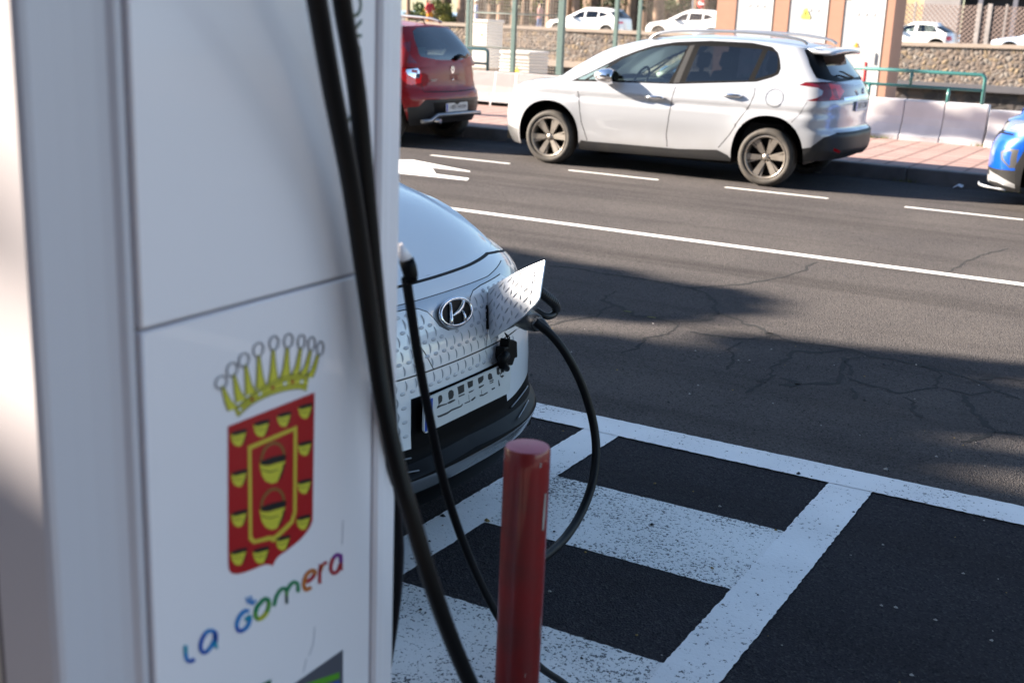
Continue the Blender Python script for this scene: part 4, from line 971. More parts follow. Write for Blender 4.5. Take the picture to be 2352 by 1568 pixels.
def bollard():
    c = gnd(1212, 1023, .90); r = .0452
    red = mat('bollard_red', (.25, .002, .004), .3, coat=.5, noise=(9, .8, (.11, .012, .010)), rnoise=.35, bump=(14, .25, .004)); top = mat('bollard_top', (.50, .13, .17), .5, noise=(20, .5, (.42, .10, .14)))
    o = empty('bollard', (c.x, c.y, .13), 0, 'round red metal bollard with flat pinkish top in front of the parking bays', 'bollard')
    b = MB(); b.lathe([(r, 0), (r, .74), (r-.0005, .764), (r-.003, .769)], 64, axis='Z'); b.build('post', red, o)
    b = MB(); b.lathe([(r-.003, .7688), (r*.6, .7712), (.001, .772)], 48, axis='Z'); b.build('top_plate', top, o)
    b = MB(); b.lathe([(r+.05, .0), (r+.05, .008), (r+.002, .012)], 32, axis='Z'); b.build('base_plate', red, o)
    # chips of bare metal, thin raised flakes on the skin facing the camera's right
    m = mat('bare_metal', (.38, .36, .33), .6); b = MB()
    base = math.atan2(-c.y, -c.x)
    for (da, z, w, h) in ((.95, .645, .17, .048), (1.12, .395, .04, .03), (.35, .30, .03, .006), (.6, .745, .07, .006)):
        a0 = base+da; n = 5; vs = []
        for j, dz in enumerate((-.5, -.15, .2, .5)):
            ww = w*(.6, 1, .85, .75)[j]
            for k in range(n): a = a0+(k/(n-1)-.5)*ww+(.12*w*j); vs.append(((r+.0008)*math.cos(a), (r+.0008)*math.sin(a), z+dz*h*1.6))
        b.add(vs, [(j*n+k, j*n+k+1, (j+1)*n+k+1, (j+1)*n+k) for j in range(3) for k in range(n-1)], True)
    b.build('paint_chips', m, o)
bollard()
# ------------------------------------------------------------------ white electric crossover in the bay, nose to +X
def kona():
    KX, KY = -1.88, 3.155
    root = empty('parked_car', (KX, KY, 0), math.pi, 'white electric crossover plugged in with its nose flap open, beside the charging station', 'car')
    Minv = Matrix.Translation((KX, KY, 0)) @ Matrix.Rotation(math.pi, 4, 'Z'); Minv.invert()
    M = dict(MATC); M['paint'] = paint('pearl_white_paint', (.74, .76, .79), .05, .35); M['emboss'] = mat('recess_shade_grey', (.46, .48, .52), .35, coat=.6)  # grey of the dashes paints in the shading of recesses
    M['deepblack'] = mat('deep_black', (.002, .002, .0025), .6, spec=.06); M['bodyband'] = paint('silver_band_paint', (.42, .44, .47), .5, .3)
    w = ([.18, .28, .36, .5, .7, .82, .88, .92, 1.0, 1.05, 1.2, 1.35, 1.5, 1.58], [.80, .845, .868, .892, .90, .90, .89, .88, .855, .835, .745, .68, .60, .55])
    def dw(x, z):
        fl = lambda c: .03*np.exp(-((x-c)/.42)**4)*np.exp(-((z-.5)/.28)**4)
        return fl(.86)+fl(3.46)
    low = Wrap(([.18, .26, .31, .35, .375, .40, .46, .53, .60, .65, .70, .75, .80, .84, .87, .90, .94, 1.0], [.09, .03, .0, -.012, .012, .035, .045, .052, .060, .068, .078, .092, .11, .135, .165, .215, .32, .55]),
               ([.18, .3, .5, .6, .8, 1.0, 1.1], [4.05, 4.14, 4.17, 4.12, 4.08, 4.05, 4.0]), w, ([.18, .35, .45, .55, .8, .88, .92, 1.0], [.66, .66, .62, .60, .62, .70, .80, 1.0]), .42, 2.7, nf=2.5, nr=2.7, dw=dw)
    up = Wrap(([.95, 1.0, 1.1, 1.3, 1.45, 1.52, 1.6], [.85, .92, 1.12, 1.55, 1.95, 2.25, 2.4]), ([.95, 1.1, 1.3, 1.5, 1.6], [4.06, 4.02, 3.9, 3.7, 3.6]), (w[0], [q-.001 for q in w[1]]), .24, .32, 2.3)
    zt = sp1([-.8, -.45, -.30, -.18, -.05, .2, .6, 1.0, 2.7, 3.5], [.893, .893, .885, .875, .918, .995, 1.045, 1.055, 1.08, 1.09])
    zb = sp1([-.8, 0, 2.7, 3.5], [.22, .2, .24, .3]); uzb = sp1([-.8, -.1, 2.3, 3.1], [.90, .91, .97, 1.0])
    uzt = sp1([-.8, -.3, 0, 1.0, 2.3, 3.1], [1.51, 1.49, 1.47, 1.50, 1.47, 1.46])
    FA = arch_poly(.87, .33, .40, .76, .12); RA = arch_poly(3.47, .33, .40, .77, .12)
    gr = [(0, .737), (.05, .742), (.085, .763), (.105, .79), (.125, .812), (.16, .826), (.22, .832), (.40, .836), (.47, .80), (.50, .74), (.47, .69), (.43, .65), (.30, .648), (0, .646)]
    st2 = [(0, .641), (.30, .642), (.43, .645), (.46, .64), (.48, .58), (.46, .50), (.42, .45), (.36, .43), (.29, .43), (.285, .50), (.275, .585), (0, .588)]
    lowreg = [('band', 'f', [(0, .846), (.30, .846), (.50, .862), (.60, .85), (.62, .72), (.50, .64), (0, .64)]),
              ('grille', 'f', gr), ('strip', 'f', st2),
              ('bumper_low', 'm', [('f', 0, .580), ('f', .275, .580), ('f', .283, .50), ('f', .288, .43), ('f', .34, .432), ('f', .45, .442), ('f', .58, .452), ('f', .70, .455), ('f', .80, .445), ('f', .855, .41), ('s', .40, .36), ('s', .50, .33), ('s', .50, .15), ('f', .7, .15), ('f', 0, .15)]),
              ('intake', 'm', [('f', .0, .395), ('f', .50, .385), ('f', .62, .385), ('f', .74, .375), ('f', .80, .35), ('f', .66, .345), ('f', 0, .365)]),
              ('lip', 'm', [('f', 0, .352), ('f', .5, .350), ('f', .72, .335), ('s', .42, .30), ('s', .50, .29), ('s', .5, .26), ('f', .72, .285), ('f', .5, .30), ('f', 0, .305)]),
              ('seam', 'seam', ('f', [(0, .6435), (.30, .645), (.43, .648)], .004)), ('seam', 'seam', ('f', [(.04, .741), (.085, .763), (.105, .79), (.125, .812), (.16, .827), (.22, .833), (.40, .837)], .003)), ('seam', 'seam', ('f', [(0, .847), (.30, .847), (.50, .862)], .0022)),
              ('seam', 'seam', ('f', [(.205, .73), (.185, .70), (.155, .645)], .004)),
              ('seam', 'seam', ('f', [(0, .886), (.25, .887), (.45, .890), (.56, .878), (.66, .862), (.70, .856)], .006)),
              ('seam', 'seam', ('f', [(.70, .858), (.725, .80), (.715, .76), (.62, .77)], .004)),
              ('seam', 'seam', ('s', [(1.5, .98), (1.45, .7), (1.50, .35)], .008)), ('seam', 'seam', ('s', [(2.45, 1.03), (2.42, .6), (2.45, .35)], .008)),
              ('headlamp', 'm', [('f', .715, .835), ('f', .735, .745), ('f', .765, .74), ('f', .80, .80), ('s', .50, .85), ('s', .80, .895), ('s', 1.02, .94), ('s', .8, .935), ('s', .50, .895), ('f', .80, .858)]),
              ('lamp_core', 'm', [('f', .735, .825), ('f', .745, .77), ('f', .762, .765), ('f', .79, .815), ('s', .42, .845), ('s', .42, .862), ('f', .79, .848)]),
              ('sill', 's', [(1.25, .1), (3.1, .1), (3.1, .33), (1.25, .33)]), ('tail_low', 'r', [(0, .1), (.9, .1), (.9, .5), (0, .52)]), ('tail_light', 's', [(3.75, .98), (4.1, 1.0), (4.1, 1.04), (3.75, 1.03)]),
              (None, 's', FA), (None, 's', RA)]
    upreg = [('windscreen', 'm', [('f', 0, .9), ('f', .62, .9), ('f', .70, 1.05), ('f', .60, 1.30), ('f', .55, 1.41), ('f', .50, 1.465), ('f', 0, 1.485)]),
             ('trim', 's', [(1.45, 1.0), (1.9, 1.28), (2.2, 1.41), (2.6, 1.47), (3.2, 1.46), (3.6, 1.36), (3.7, 1.14), (3.4, 1.08), (2.4, 1.03)]),
             ('win', 's', [(1.62, 1.03), (1.98, 1.28), (2.2, 1.37), (2.42, 1.40), (2.42, 1.05)]), ('rwin', 's', [(2.50, 1.40), (3.2, 1.40), (3.35, 1.36), (3.4, 1.13), (3.3, 1.09), (2.5, 1.06)]),
             ('rear_window', 'r', [(0, 1.15), (.5, 1.16), (.45, 1.42), (0, 1.44)])]
    st = {'*': ('body', 'paint', '*'), 'band': ('emblem_band', 'bodyband', 'both'), 'grille': ('grille_panel', 'paint', 'both'), 'strip': ('lower_grille_panel', 'paint', 'both'), 'bumper_low': ('lower_bumper', 'deepblack', 'both'),
          'intake': ('air_intake', 'black', 'both'), 'lip': ('bumper_lip', 'glossgrey', 'both'), 'seam': ('panel_gaps', 'seam', 'both'), 'headlamp': ('headlight', 'lampclear2', 'side'), 'lamp_core': ('light_strip', 'satin', 'side'),
          'sill': ('side_sill', 'clad', 'side'), 'tail_low': ('rear_bumper', 'clad', 'both'), 'tail_light': ('rear_light', 'red', 'side'), 'windscreen': ('windscreen', 'glass', 'both'), 'trim': ('window_trim', 'black', 'side'), 'win': ('front_window', 'glass', 'side'), 'rwin': ('rear_side_window', 'tint', 'side'), 'rear_window': ('rear_window', 'darkglass', 'both')}
    M['glossgrey'] = mat('lip_grey', (.09, .10, .115), .25, coat=.4); M['lampclear2'] = mat('headlight_cover', (.07, .085, .11), .06, .3, coat=1.)
    hood = sp1([.2, .3, .42, .6, .85, 1.2, 1.6], [.893, .944, 1.0, 1.068, 1.13, 1.17, 1.19])
    def crease(x, y, q):
        c = .62-.10*np.clip((x-.25), 0, 1.2); return .014*np.exp(-((np.abs(y)-c)/.020)**2)*np.clip((x-.28)*5, 0, 1)+.006*np.clip((np.abs(y)-c)/.02, -1, 1)*0
    roof = sp1([1.5, 2.2, 2.8, 3.4, 3.8], [1.40, 1.53, 1.565, 1.53, 1.46])
    caps = [dict(args=(low, zt, hood, -1, 1.45), kw=dict(k=4.5, step=.03, estep=.02, extra=crease), names={'*': ('hood', 'paint')}),
            dict(args=(up, uzt, roof, 0, 5), kw=dict(k=2.4), names={'*': ('roof', 'paint')})]
    spec = dict(M=M, low=low, up=up, zb=zb, zt=zt, uzb=uzb, uzt=uzt, lowreg=lowreg, upreg=upreg, style=st, caps=caps, R=.33, wheels=(.87, 3.47), wy=.87, rimr=.22, spokes=5, wstyle='plain',
                arches=[FA, RA], floor=(.15, 4.05), step=.03, estep=.016, cabin=dict(x0=1.35, x1=3.6, z=1.02, seats=(2.35, 3.15), wheel=(1.8, -.36, 1.0)))
    ob = build_car(spec, root)
    # embossed dashes following the surface
    def dashes(b, pts, fn):
        for (h, z, kind) in pts:
            la, lb = (.0125, .0055) if kind == 0 else (.0035, .0155)
            n = 10; ring = []
            for k in range(n):
                a = 2*math.pi*k/n; bend = .006*(math.sin(a)**2) if kind else 0
                ring.append((h+la*math.cos(a)+bend, z+lb*math.sin(a)))
            P = [fn(*q) for q in ring]; c, nn = fn(h, z)
            vs = [p+q*.0005 for p, q in P]+[c+(p-c)*.72+nn*.0022 for p, q in P]+[c+nn*.0024]
            b.add(vs, [(k, (k+1) % n, (k+1) % n+n, k+n) for k in range(n)]+[(k+n, (k+1) % n+n, 2*n) for k in range(n)], True)
    def fn(sd): return lambda h, z: low.spot('f', abs(h), z, 1 if (h*sd) > 0 else -1)
    for name, poly in (('grille_panel', gr), ('lower_grille_panel', st2)):
        b = MB(); G = []
        P = np.array(poly); Pm = np.concatenate([P, P[::-1]*np.array((-1, 1))])
        for i in range(-14, 15):
            for j in range(0, 14):
                for kind in (0, 1):
                    h = (i+(.5 if kind else 0))*.044; z = .43+(j+(.5 if kind else 0))*.043-(.004*i if 0 else 0)
                    ok = all(inside(poly, np.array([[abs(h)+dx, z+dz]]))[0] for dx, dz in ((.013, 0), (-.013, 0), (0, .014), (0, -.014)) if abs(h)+dx > 0)
                    if ok and not (h < -.40 or (h < -.24 and z < .575)): G.append((h if abs(h) > .001 else .001, z, kind))
        dashes(b, G, fn(1)); b.build('embossed_pattern', M['emboss'], ob[name][0])
    L = lambda v: Minv @ Vector(v)
    # emblem: oval ring with slanted letter inside
    c, n = low.spot('f', .005, .786, -1); c = c+n*.004
    e2 = (Vector((0, 0, 1))-n*n.z).normalized(); e1 = e2.cross(n).normalized()
    em = empty('emblem', (0, 0, 0)); em.parent = root
    E_ = lambda u, v, d=0: c+e1*u+e2*v+n*d
    if (E_(1, 0).y) < 0: pass
    sg = 1
    b = MB(); b.prism([(.088*math.cos(a), .042*math.sin(a)) for a in np.linspace(0, 2*math.pi, 33)[:-1]], c-n*.006, e1, e2, n, .010); b.build('emblem_ground', M['black'], em)
    b = MB(); b.tube([E_(.088*math.cos(a), .042*math.sin(a), .006) for a in np.linspace(0, 2*math.pi, 49)], .0062, 8, cap=False)
    q = lambda *pp: [E_(u*.088, v*.042, .008) for u, v in pp]
    b.tube(q((-.55, -.72), (-.44, -.3), (-.36, .1), (-.22, .80)), [.0085, .0075, .006, .005], 8)
    b.tube(q((.36, -.84), (.42, -.45), (.36, -.02)), [.0075, .006, .004], 8)
    b.tube(q((-.40, -.16), (-.15, -.12), (.12, .0), (.36, .22), (.56, .52), (.68, .66)), [.003, .005, .0075, .009, .007, .004], 8)
    b.build('emblem_letter', M['chrome'], em)
    # licence plate with half wiped-out characters
    pc = L((-1.925+.006, 3.157, .527)); pl = add_plate(root, pc, (-1, 0, .0), .52, .11, '', M)
    # plate faces world +X = local -X ; draw marks in world frame
    def mark(b, pts, d=.0078):
        b.prism([(y, z) for y, z in pts], L((-1.925+d-.0005, 0, 0)), (0, -1, 0), (0, 0, 1), (-1, 0, 0), .0006)
    def pq(x, y):
        px, py = (1340+x/2.75)/1.50638, (1150+y/2.75)/1.50638; v = atX(px, py, -1.918); return (v.y, v.z)
    # shapes below are read in plate pixels and land on the plate itself
    B = [[(470, 610), (485, 592), (505, 592), (512, 615), (508, 650), (490, 670), (475, 690), (472, 650)], [(470, 690), (540, 672), (560, 665), (555, 680), (500, 698), (462, 720), (456, 712)],
         [(460, 790), (490, 782), (560, 752), (600, 725), (690, 690), (700, 670), (706, 685), (690, 705), (600, 742), (560, 772), (500, 798), (470, 806)],
         [(566, 570), (578, 548), (600, 542), (618, 556), (620, 590), (610, 622), (575, 640), (568, 610)], [(560, 662), (600, 640), (634, 630), (630, 645), (590, 668), (566, 676)],
         [(652, 515), (718, 486), (720, 560), (664, 590), (660, 550)], [(664, 600), (722, 576), (724, 588), (668, 612)], [(748, 468), (802, 450), (802, 505), (760, 530), (752, 500)],
         [(762, 560), (815, 538), (800, 556), (764, 574)], [(785, 635), (824, 604), (828, 618), (800, 645), (785, 648)], [(720, 668), (780, 640), (775, 655), (726, 676)],
         [(850, 430), (902, 405), (904, 440), (890, 468), (858, 488), (850, 460)], [(858, 512), (905, 490), (908, 500), (870, 526), (858, 526)], [(866, 590), (900, 585), (940, 560), (944, 572), (900, 598), (866, 606)],
         [(944, 400), (960, 382), (980, 390), (986, 415), (990, 435), (960, 450), (946, 440)], [(958, 460), (998, 440), (1000, 450), (962, 470)], [(960, 480), (998, 458), (996, 472), (962, 486)], [(980, 530), (1012, 516), (1012, 528), (990, 544), (980, 542)],
         [(1026, 335), (1050, 322), (1058, 330), (1050, 360), (1062, 385), (1050, 402), (1030, 396)], [(1070, 350), (1095, 335), (1100, 372), (1080, 380), (1060, 410), (1090, 400), (1100, 408), (1078, 430), (1058, 412)], [(1042, 450), (1050, 448), (1056, 480), (1062, 498), (1048, 512), (1044, 480)],
         [(880, 545), (884, 590), (888, 590), (884, 545)], [(760, 590), (764, 640), (768, 640), (764, 588)], [(664, 640), (668, 680), (672, 680), (668, 638)]]
    b = MB()
    for s_ in B: mark(b, [(-(pq(*p)[0]-KY), pq(*p)[1]) for p in s_]) if 0 else b.prism([(pq(*p)[0], pq(*p)[1]) for p in s_], (-1.9135, 0, 0), (0, 1, 0), (0, 0, 1), (1, 0, 0), .0006)
    b.v = [tuple(L(v)) for v in b.v]; b.build('plate_marks', mat('plate_ink', (.02, .02, .02), .45), pl)
    put_text('E', L((-1.9115, 2.922, .495)), (0, -1, 0), (0, 0, 1), (-1, 0, 0), .05, M['plate'], pl, 'plate_letter')
    b = MB()
    for k in range(12):
        a = 2*math.pi*k/12; b.box(-1.9123, -1.9117, 2.922+.011*math.cos(a)-.0018, 2.922+.011*math.cos(a)+.0018, .555+.011*math.sin(a)-.0018, .555+.011*math.sin(a)+.0018)
    b.v = [tuple(L(v)) for v in b.v]; b.build('plate_stars', mat('star_yellow', (.6, .5, .03), .5), pl)
    # chin bars in the lower grille and little pockets
    b = MB()
    for (z0, s0, s1) in ((.425, .02, .42), (.388, .02, .36)):
        for sd in (1, -1):
            pts = []
            for h in np.linspace(.30, s1+.1, 12):
                p, nn = low.spot('f', h, z0-.02+.012*math.sin((h-.3)*9), sd); pts.append(p+nn*.007)
            b.tube(pts, .0025, 6)
    b.build('chin_bars', mat('chin_bar_grey', (.16, .18, .21), .3), root)
    # charging flap, standing open
    TL, TR, BR, BL = Vector((-2.0, 3.397, .818)), Vector((-1.78, 3.368, .95)), Vector((-1.755, 3.290, .815)), Vector((-1.94, 3.32, .670))
    nf = (TR-TL).cross(BL-TL).normalized()
    if nf.y > 0: nf = -nf
    def F(u, v):
        u2 = u; q = (TL*(1-u)+TR*u)*(1-v)+(BL*(1-u)+BR*u)*v
        top = Vector((0, 0, .008))*math.sin(math.pi*u)*(1-v); left = (TL-TR).normalized()*.012*math.sin(math.pi*v)*(1-u)
        return q+top+left+nf*(.016*math.sin(math.pi*min(1, u*1.0))*math.sin(math.pi*v*.9+.1))
    fl = empty('charge_flap', (0, 0, 0)); fl.parent = root
    nu, nv = 22, 18
    # rounded lower right corner by limiting u as v grows
    def G_(i, j):
        u, v = i/nu, j/nv
        um = 1-.0*v if v < .8 else 1-.28*((v-.8)/.2)**2
        return F(u*um, v)
    vs = [G_(i, j)+nf*0 for j in range(nv+1) for i in range(nu+1)]; vb = [p-nf*.006 for p in vs]; K = len(vs); W_ = nu+1
    fs = [(j*W_+i, j*W_+i+1, (j+1)*W_+i+1, (j+1)*W_+i) for j in range(nv) for i in range(nu)]
    rim_ = [i for i in range(W_)]+[j*W_+nu for j in range(1, nv+1)]+[nv*W_+i for i in range(nu-1, -1, -1)]+[j*W_ for j in range(nv-1, 0, -1)]
    b = MB(); b.add([L(v) for v in vs+vb], fs+[tuple(k+K for k in reversed(f)) for f in fs], True)
    b.add([L(vs[k]) for k in rim_]+[L(vb[k]) for k in rim_], [(k, (k+1) % len(rim_), (k+1) % len(rim_)+len(rim_), k+len(rim_)) for k in range(len(rim_))])
    b.build('flap_skin', M['paint'], fl)
    def ff(u, v):
        p = F(u, v); du = F(u+.01, v)-F(u-.01, v); dv = F(u, v+.01)-F(u, v-.01); q = du.cross(dv).normalized()
        if q.y > 0: q = -q
        return L(p), (L(p+q)-L(p))
    b = MB()
    for i in range(6):
        for j in range(5):
            for kind in (0, 1):
                u = .09+i*.17+(.085 if kind else 0); v = .10+j*.20+(.10 if kind else 0)
                if u > .93 or v > .93 or (u > .72 and v < .42 and kind == 0 and v > .2): continue
                n_ = 10; ring = []; la, lb = (.045, .022) if kind == 0 else (.014, .055)
                for k in range(n_):
                    a = 2*math.pi*k/n_; ring.append(ff(u+la*math.cos(a)+.0*math.sin(a), v+lb*math.sin(a)-(.03*math.cos(a) if kind == 0 else 0)))
                cc, nn = ff(u, v)
                vs2 = [p+q*.0004 for p, q in ring]+[cc+(p-cc)*.7+nn*.002 for p, q in ring]+[cc+nn*.0022]
                b.add(vs2, [(k, (k+1) % n_, (k+1) % n_+n_, k+n_) for k in range(n_)]+[(k+n_, (k+1) % n_+n_, 2*n_) for k in range(n_)], True)
    b.build('embossed_pattern', M['emboss'], fl)
    # plug symbol scratched near the outer edge
    b = MB()
    def fl_line(pts, r=.0016): b.tube([ff(*p)[0]+ff(*p)[1]*.001 for p in pts], r, 6)
    fl_line([(.80, .40), (.80, .16), (.92, .13), (.93, .36), (.84, .40)]); fl_line([(.84, .22), (.90, .20)]); fl_line([(.84, .28), (.90, .26)]); fl_line([(.87, .24), (.87, .34)])
    b.build('plug_symbol', M['emboss'], fl)
    b = MB(); b.tube([L((-2.02, 3.40, .80)), L((-1.985, 3.36, .76)), L((-1.965, 3.335, .70))], .009, 8); b.build('hinge', M['black'], fl)
    # open socket pocket behind the flap
    b = MB(); c2, n2 = low.spot('f', .29, .735, -1); e2 = (Vector((0, 0, 1))-n2*n2.z).normalized(); e1 = e2.cross(n2)
    b.prism([(-.055, -.065), (.10, -.07), (.115, -.05), (.115, .06), (.10, .075), (-.05, .07)], c2-n2*.002, e1, e2, n2, .004); b.build('socket_pocket', M['black'], root)
    b = MB(); b.prism([(-.06, -.078), (.11, -.083), (.128, -.055), (.122, -.05), (.105, -.071), (-.06, -.066)], c2-n2*.002, e1, e2, n2, .006); b.build('socket_rim', M['satin'], root)
    # rubber cap hanging on its tether
    cap = empty('socket_cap', (0, 0, 0)); cap.parent = root
    def Kp(x, y, X=-1.905): return L(atX((1400+x/3.267)/1.50638, (820+y/3.267)/1.50638, X))
    b = MB(); q = [Kp(*p) for p in [(1180, 1155), (1235, 1160), (1275, 1180), (1280, 1360), (1250, 1370), (1225, 1450), (1150, 1450), (1120, 1350), (1130, 1250), (1170, 1240)]]
    k = len(q); b.add([p for p in q]+[p+Vector((.035, 0, 0)) for p in q], [tuple(range(k)), tuple(range(k, 2*k))]+[(i, (i+1) % k, (i+1) % k+k, i+k) for i in range(k)]); b.build('cap_body', M['black'], cap, bevel=.004)
    b = MB(); b.tube([Kp(1150, 1330), Kp(1100, 1380), Kp(1105, 1440), Kp(1160, 1490)], [.016, .018, .016, .010], 10); b.build('cap_lip', M['black'], cap)
    b = MB(); b.tube([Kp(1135, 1085, -1.93), Kp(1150, 1110), Kp(1180, 1165)], .003, 6); b.tube([Kp(1145, 1095, -1.93), Kp(1185, 1130), Kp(1190, 1170)], .002, 6); b.build('tether', M['black'], cap)
    # door mirrors
    for sd in (1, -1):
        b = MB(); b.rbox(1.50, 1.66, min(sd*.86, sd*1.02), max(sd*.86, sd*1.02), 1.03, 1.17, .04); mo = b.build('wing_mirror', M['paint'], root)
        b = MB(); b.rbox(1.52, 1.60, min(sd*.8, sd*.9), max(sd*.8, sd*.9), 1.0, 1.06, .015); b.build('mirror_foot', M['black'], mo)
kona()
# the cable plugged into the white car
def plug_cable():
    r = empty('charging_cable', (-1.75, 3.2, 0), 0, 'thick black cable with a big handle plugged into the nose of the white car', 'cable', 'charging cables hanging from the station')
    O = Vector((-1.75, 3.2, 0)); hm = mat('plug_plastic', (.014, .014, .015), .45, bump=(90, .3, .002))
    def K7(x, y, X): return atX((1400+x/3.267)/1.50638, (820+y/3.267)/1.50638, X)
    def fix(b): b.v = [tuple(Vector(v)-O) for v in b.v]; return b
    D = [(1228, 738, -1.70), (1262, 765, -1.66), (1295, 805, -1.62), (1326, 860, -1.585), (1350, 922, -1.555), (1365, 985, -1.53), (1369, 1045, -1.51), (1360, 1110, -1.495), (1336, 1175, -1.48), (1300, 1232, -1.465), (1258, 1272, -1.455), (1222, 1300, -1.45), (1205, 1345, -1.445), (1198, 1400, -1.44)]
    P = spline([atX(*p) for p in D]+[gnd(1196, 1500, .03), gnd(1190, 1590, .03)], 8)
    b = MB(); b.tube(P, .0135, 16); fix(b).build('cable_run', RUB, r)
    # plug body from the socket forward, then the loop handle
    b = MB()
    body = [K7(1300, 900, -1.90), K7(1400, 935, -1.83), K7(1470, 965, -1.77), K7(1515, 985, -1.72)]
    b.tube(body, [.034, .036, .030, .022], 16); fix(b).build('plug_body', hm, r)
    b = MB(); hd = [K7(1440, 540, -1.860), K7(1520, 605, -1.835), K7(1610, 680, -1.815), K7(1695, 755, -1.800), K7(1712, 810, -1.800), K7(1690, 865, -1.805), K7(1630, 895, -1.810), K7(1560, 880, -1.825), K7(1490, 830, -1.850)]
    hs = spline(hd, 5); rr = [.0165 if i < 22 else .012 for i in range(len(hs))]; b.tube(hs, rr, 14)
    for i in range(3, 16):
        q = hs[i]; t = (hs[i+1]-hs[i-1]).normalized(); a = t.cross(Vector((0, 0, 1))).normalized(); c_ = t.cross(a); 
        b.tube([q+(a*math.cos(w_)+c_*math.sin(w_))*.0165 for w_ in np.linspace(0, 2*math.pi, 13)], .0018, 5, cap=False)
    fix(b).build('handle', hm, r)
    b = MB(); b.tube([K7(1500, 980, -1.735), K7(1540, 985, -1.70), atX(1262, 765, -1.66)], [.024, .019, .0138], 14); fix(b).build('strain_relief', hm, r)
plug_cable()
silver_car()
# ------------------------------------------------------------------ red hatchback ahead of the silver car
def red_car():
    root = empty('parked_car', (-8.56-4.05, 13.58, 0), 0, 'dark red raised hatchback seen from behind, with silver rear skid bar and roof rails', 'car')
    M = dict(MATC); M['paint'] = paint('dark_red_paint', (.21, .002, .004), 0, .5, .08, spec=.2); M['rimr'] = M['rim']
    w = ([.2, .35, .5, .7, .9, .98, 1.05, 1.15, 1.3, 1.45, 1.52], [.82, .86, .872, .875, .865, .845, .815, .775, .70, .62, .58])
    M['paint'].node_tree.nodes['Principled BSDF'].inputs['Coat Weight'].default_value = .55; M['satin'] = mat('dull_silver', (.30, .31, .33), .35, .8)
    low = Wrap(([.2, .35, .6, .8, .9, 1.0], [.1, 0, 0, .06, .2, .6]), ([.2, .30, .38, .5, .62, .68, .72, .8, .95, 1.05, 1.15], [3.95, 3.99, 4.03, 4.05, 4.045, 4.02, 3.99, 3.975, 3.96, 3.94, 3.90]), w, .6, ([.2, .6, 1.1], [.42, .42, .40]), 2.6, nr=2.6)
    up = Wrap(([.95, 1.05, 1.3, 1.5, 1.6], [.8, 1.0, 1.45, 1.85, 2.0]), ([.95, 1.05, 1.15, 1.3, 1.45, 1.52, 1.6], [3.95, 3.93, 3.90, 3.80, 3.66, 3.58, 3.5]), (w[0], [q-.001 for q in w[1]]), .22, ([.9, 1.5], [.30, .28]), 2.3, nr=3.0)
    zt = sp1([-.8, 0, 1.2, 2.6, 3.4], [.88, .92, 1.0, 1.08, 1.07]); zb = sp1([-.8, 0, 2.6, 3.4], [.22, .2, .26, .30])
    uzb = sp1([-.8, 0, 2.3, 3.1], [.90, .91, .98, 1.0]); uzt = sp1([-.8, 0, 1.2, 2.3, 3.1], [1.47, 1.45, 1.48, 1.47, 1.495])
    FA = arch_poly(.82, .315, .40, .75, .12); RA = arch_poly(3.42, .315, .40, .76, .12)
    lamp = [('s', 3.82, 1.28), ('r', .72, 1.30), ('r', .70, 1.12), ('r', .64, .98), ('r', .60, .90), ('r', .62, .80), ('r', .75, .775), ('s', 3.80, .79), ('s', 3.66, .92), ('s', 3.70, 1.1)]
    lowreg = [('dark_low', 'm', [('s', 3.80, .1), ('s', 3.83, .50), ('s', 3.9, .52), ('r', .80, .505), ('r', .70, .52), ('r', .62, .60), ('r', 0, .595), ('r', 0, .1)]),
              ('pocket', 'r', [(0, .57), (.50, .56), (.46, .40), (0, .40)]),
              ('tailgap', 'r', [(0, .677), (.60, .69), (.60, .702), (0, .69)]), ('seam', 'seam', ('r', [(.60, .69), (.62, .80), (.63, .9)], .01)),
              ('lampc', 'm', lamp), ('lens', 'r', [(.625, .88), (.63, .95), (.66, 1.01), (.71, 1.035), (.76, 1.015), (.785, .96), (.77, .90), (.70, .86), (.64, .86)]), ('lensr', 'r', [(.65, .955), (.72, .965), (.73, .93), (.66, .915)]),
              ('seam', 'seam', ('s', [(2.3, 1.03), (2.28, .6), (2.3, .35)], .01)), ('seam', 'seam', ('s', [(3.2, 1.05), (3.15, .8), (2.9, .4)], .01)),
              (None, 's', FA), (None, 's', RA)]
    upreg = [('windscreen', 'm', [('f', 0, .98), ('f', .62, .98), ('f', .60, 1.30), ('f', .52, 1.44), ('f', 0, 1.46)]),
             ('win', 's', [(1.35, 1.03), (1.75, 1.32), (2.2, 1.41), (2.25, 1.05)]), ('rwin', 's', [(2.32, 1.41), (3.15, 1.38), (3.42, 1.22), (3.3, 1.10), (2.32, 1.06)]),
             ('rlampup', 'm', [('s', 3.78, 1.04), ('s', 3.72, 1.30), ('r', .70, 1.27), ('r', .70, 1.10), ('r', .66, 1.04)]),
             ('rear_window', 'r', [(0, 1.075), (.30, 1.08), (.585, 1.12), (.60, 1.16), (.54, 1.32), (.46, 1.42), (.35, 1.465), (0, 1.475)])]
    st = {'*': ('body', 'paint', '*'), 'dark_low': ('rear_bumper', 'clad', 'both'), 'pocket': ('bumper_recess', 'black', 'both'), 'tailgap': ('panel_gaps', 'seam', 'both'), 'seam': ('panel_gaps', 'seam', 'both'), 'lampc': ('rear_light', 'redbright', 'side'),
          'rlampup': ('upper_light', 'darkred', 'side'), 'lens': ('clear_lens', 'chrome', 'side'), 'lensr': ('indicator_lens', 'red', 'side'), 'windscreen': ('windscreen', 'glass', 'both'), 'win': ('front_window', 'glass', 'side'), 'rwin': ('rear_side_window', 'glass', 'side'), 'rear_window': ('rear_window', 'rglass', 'both')}
    M['rglass'] = glass_mat('rear_screen_glass', (.30, .38, .45), .10)
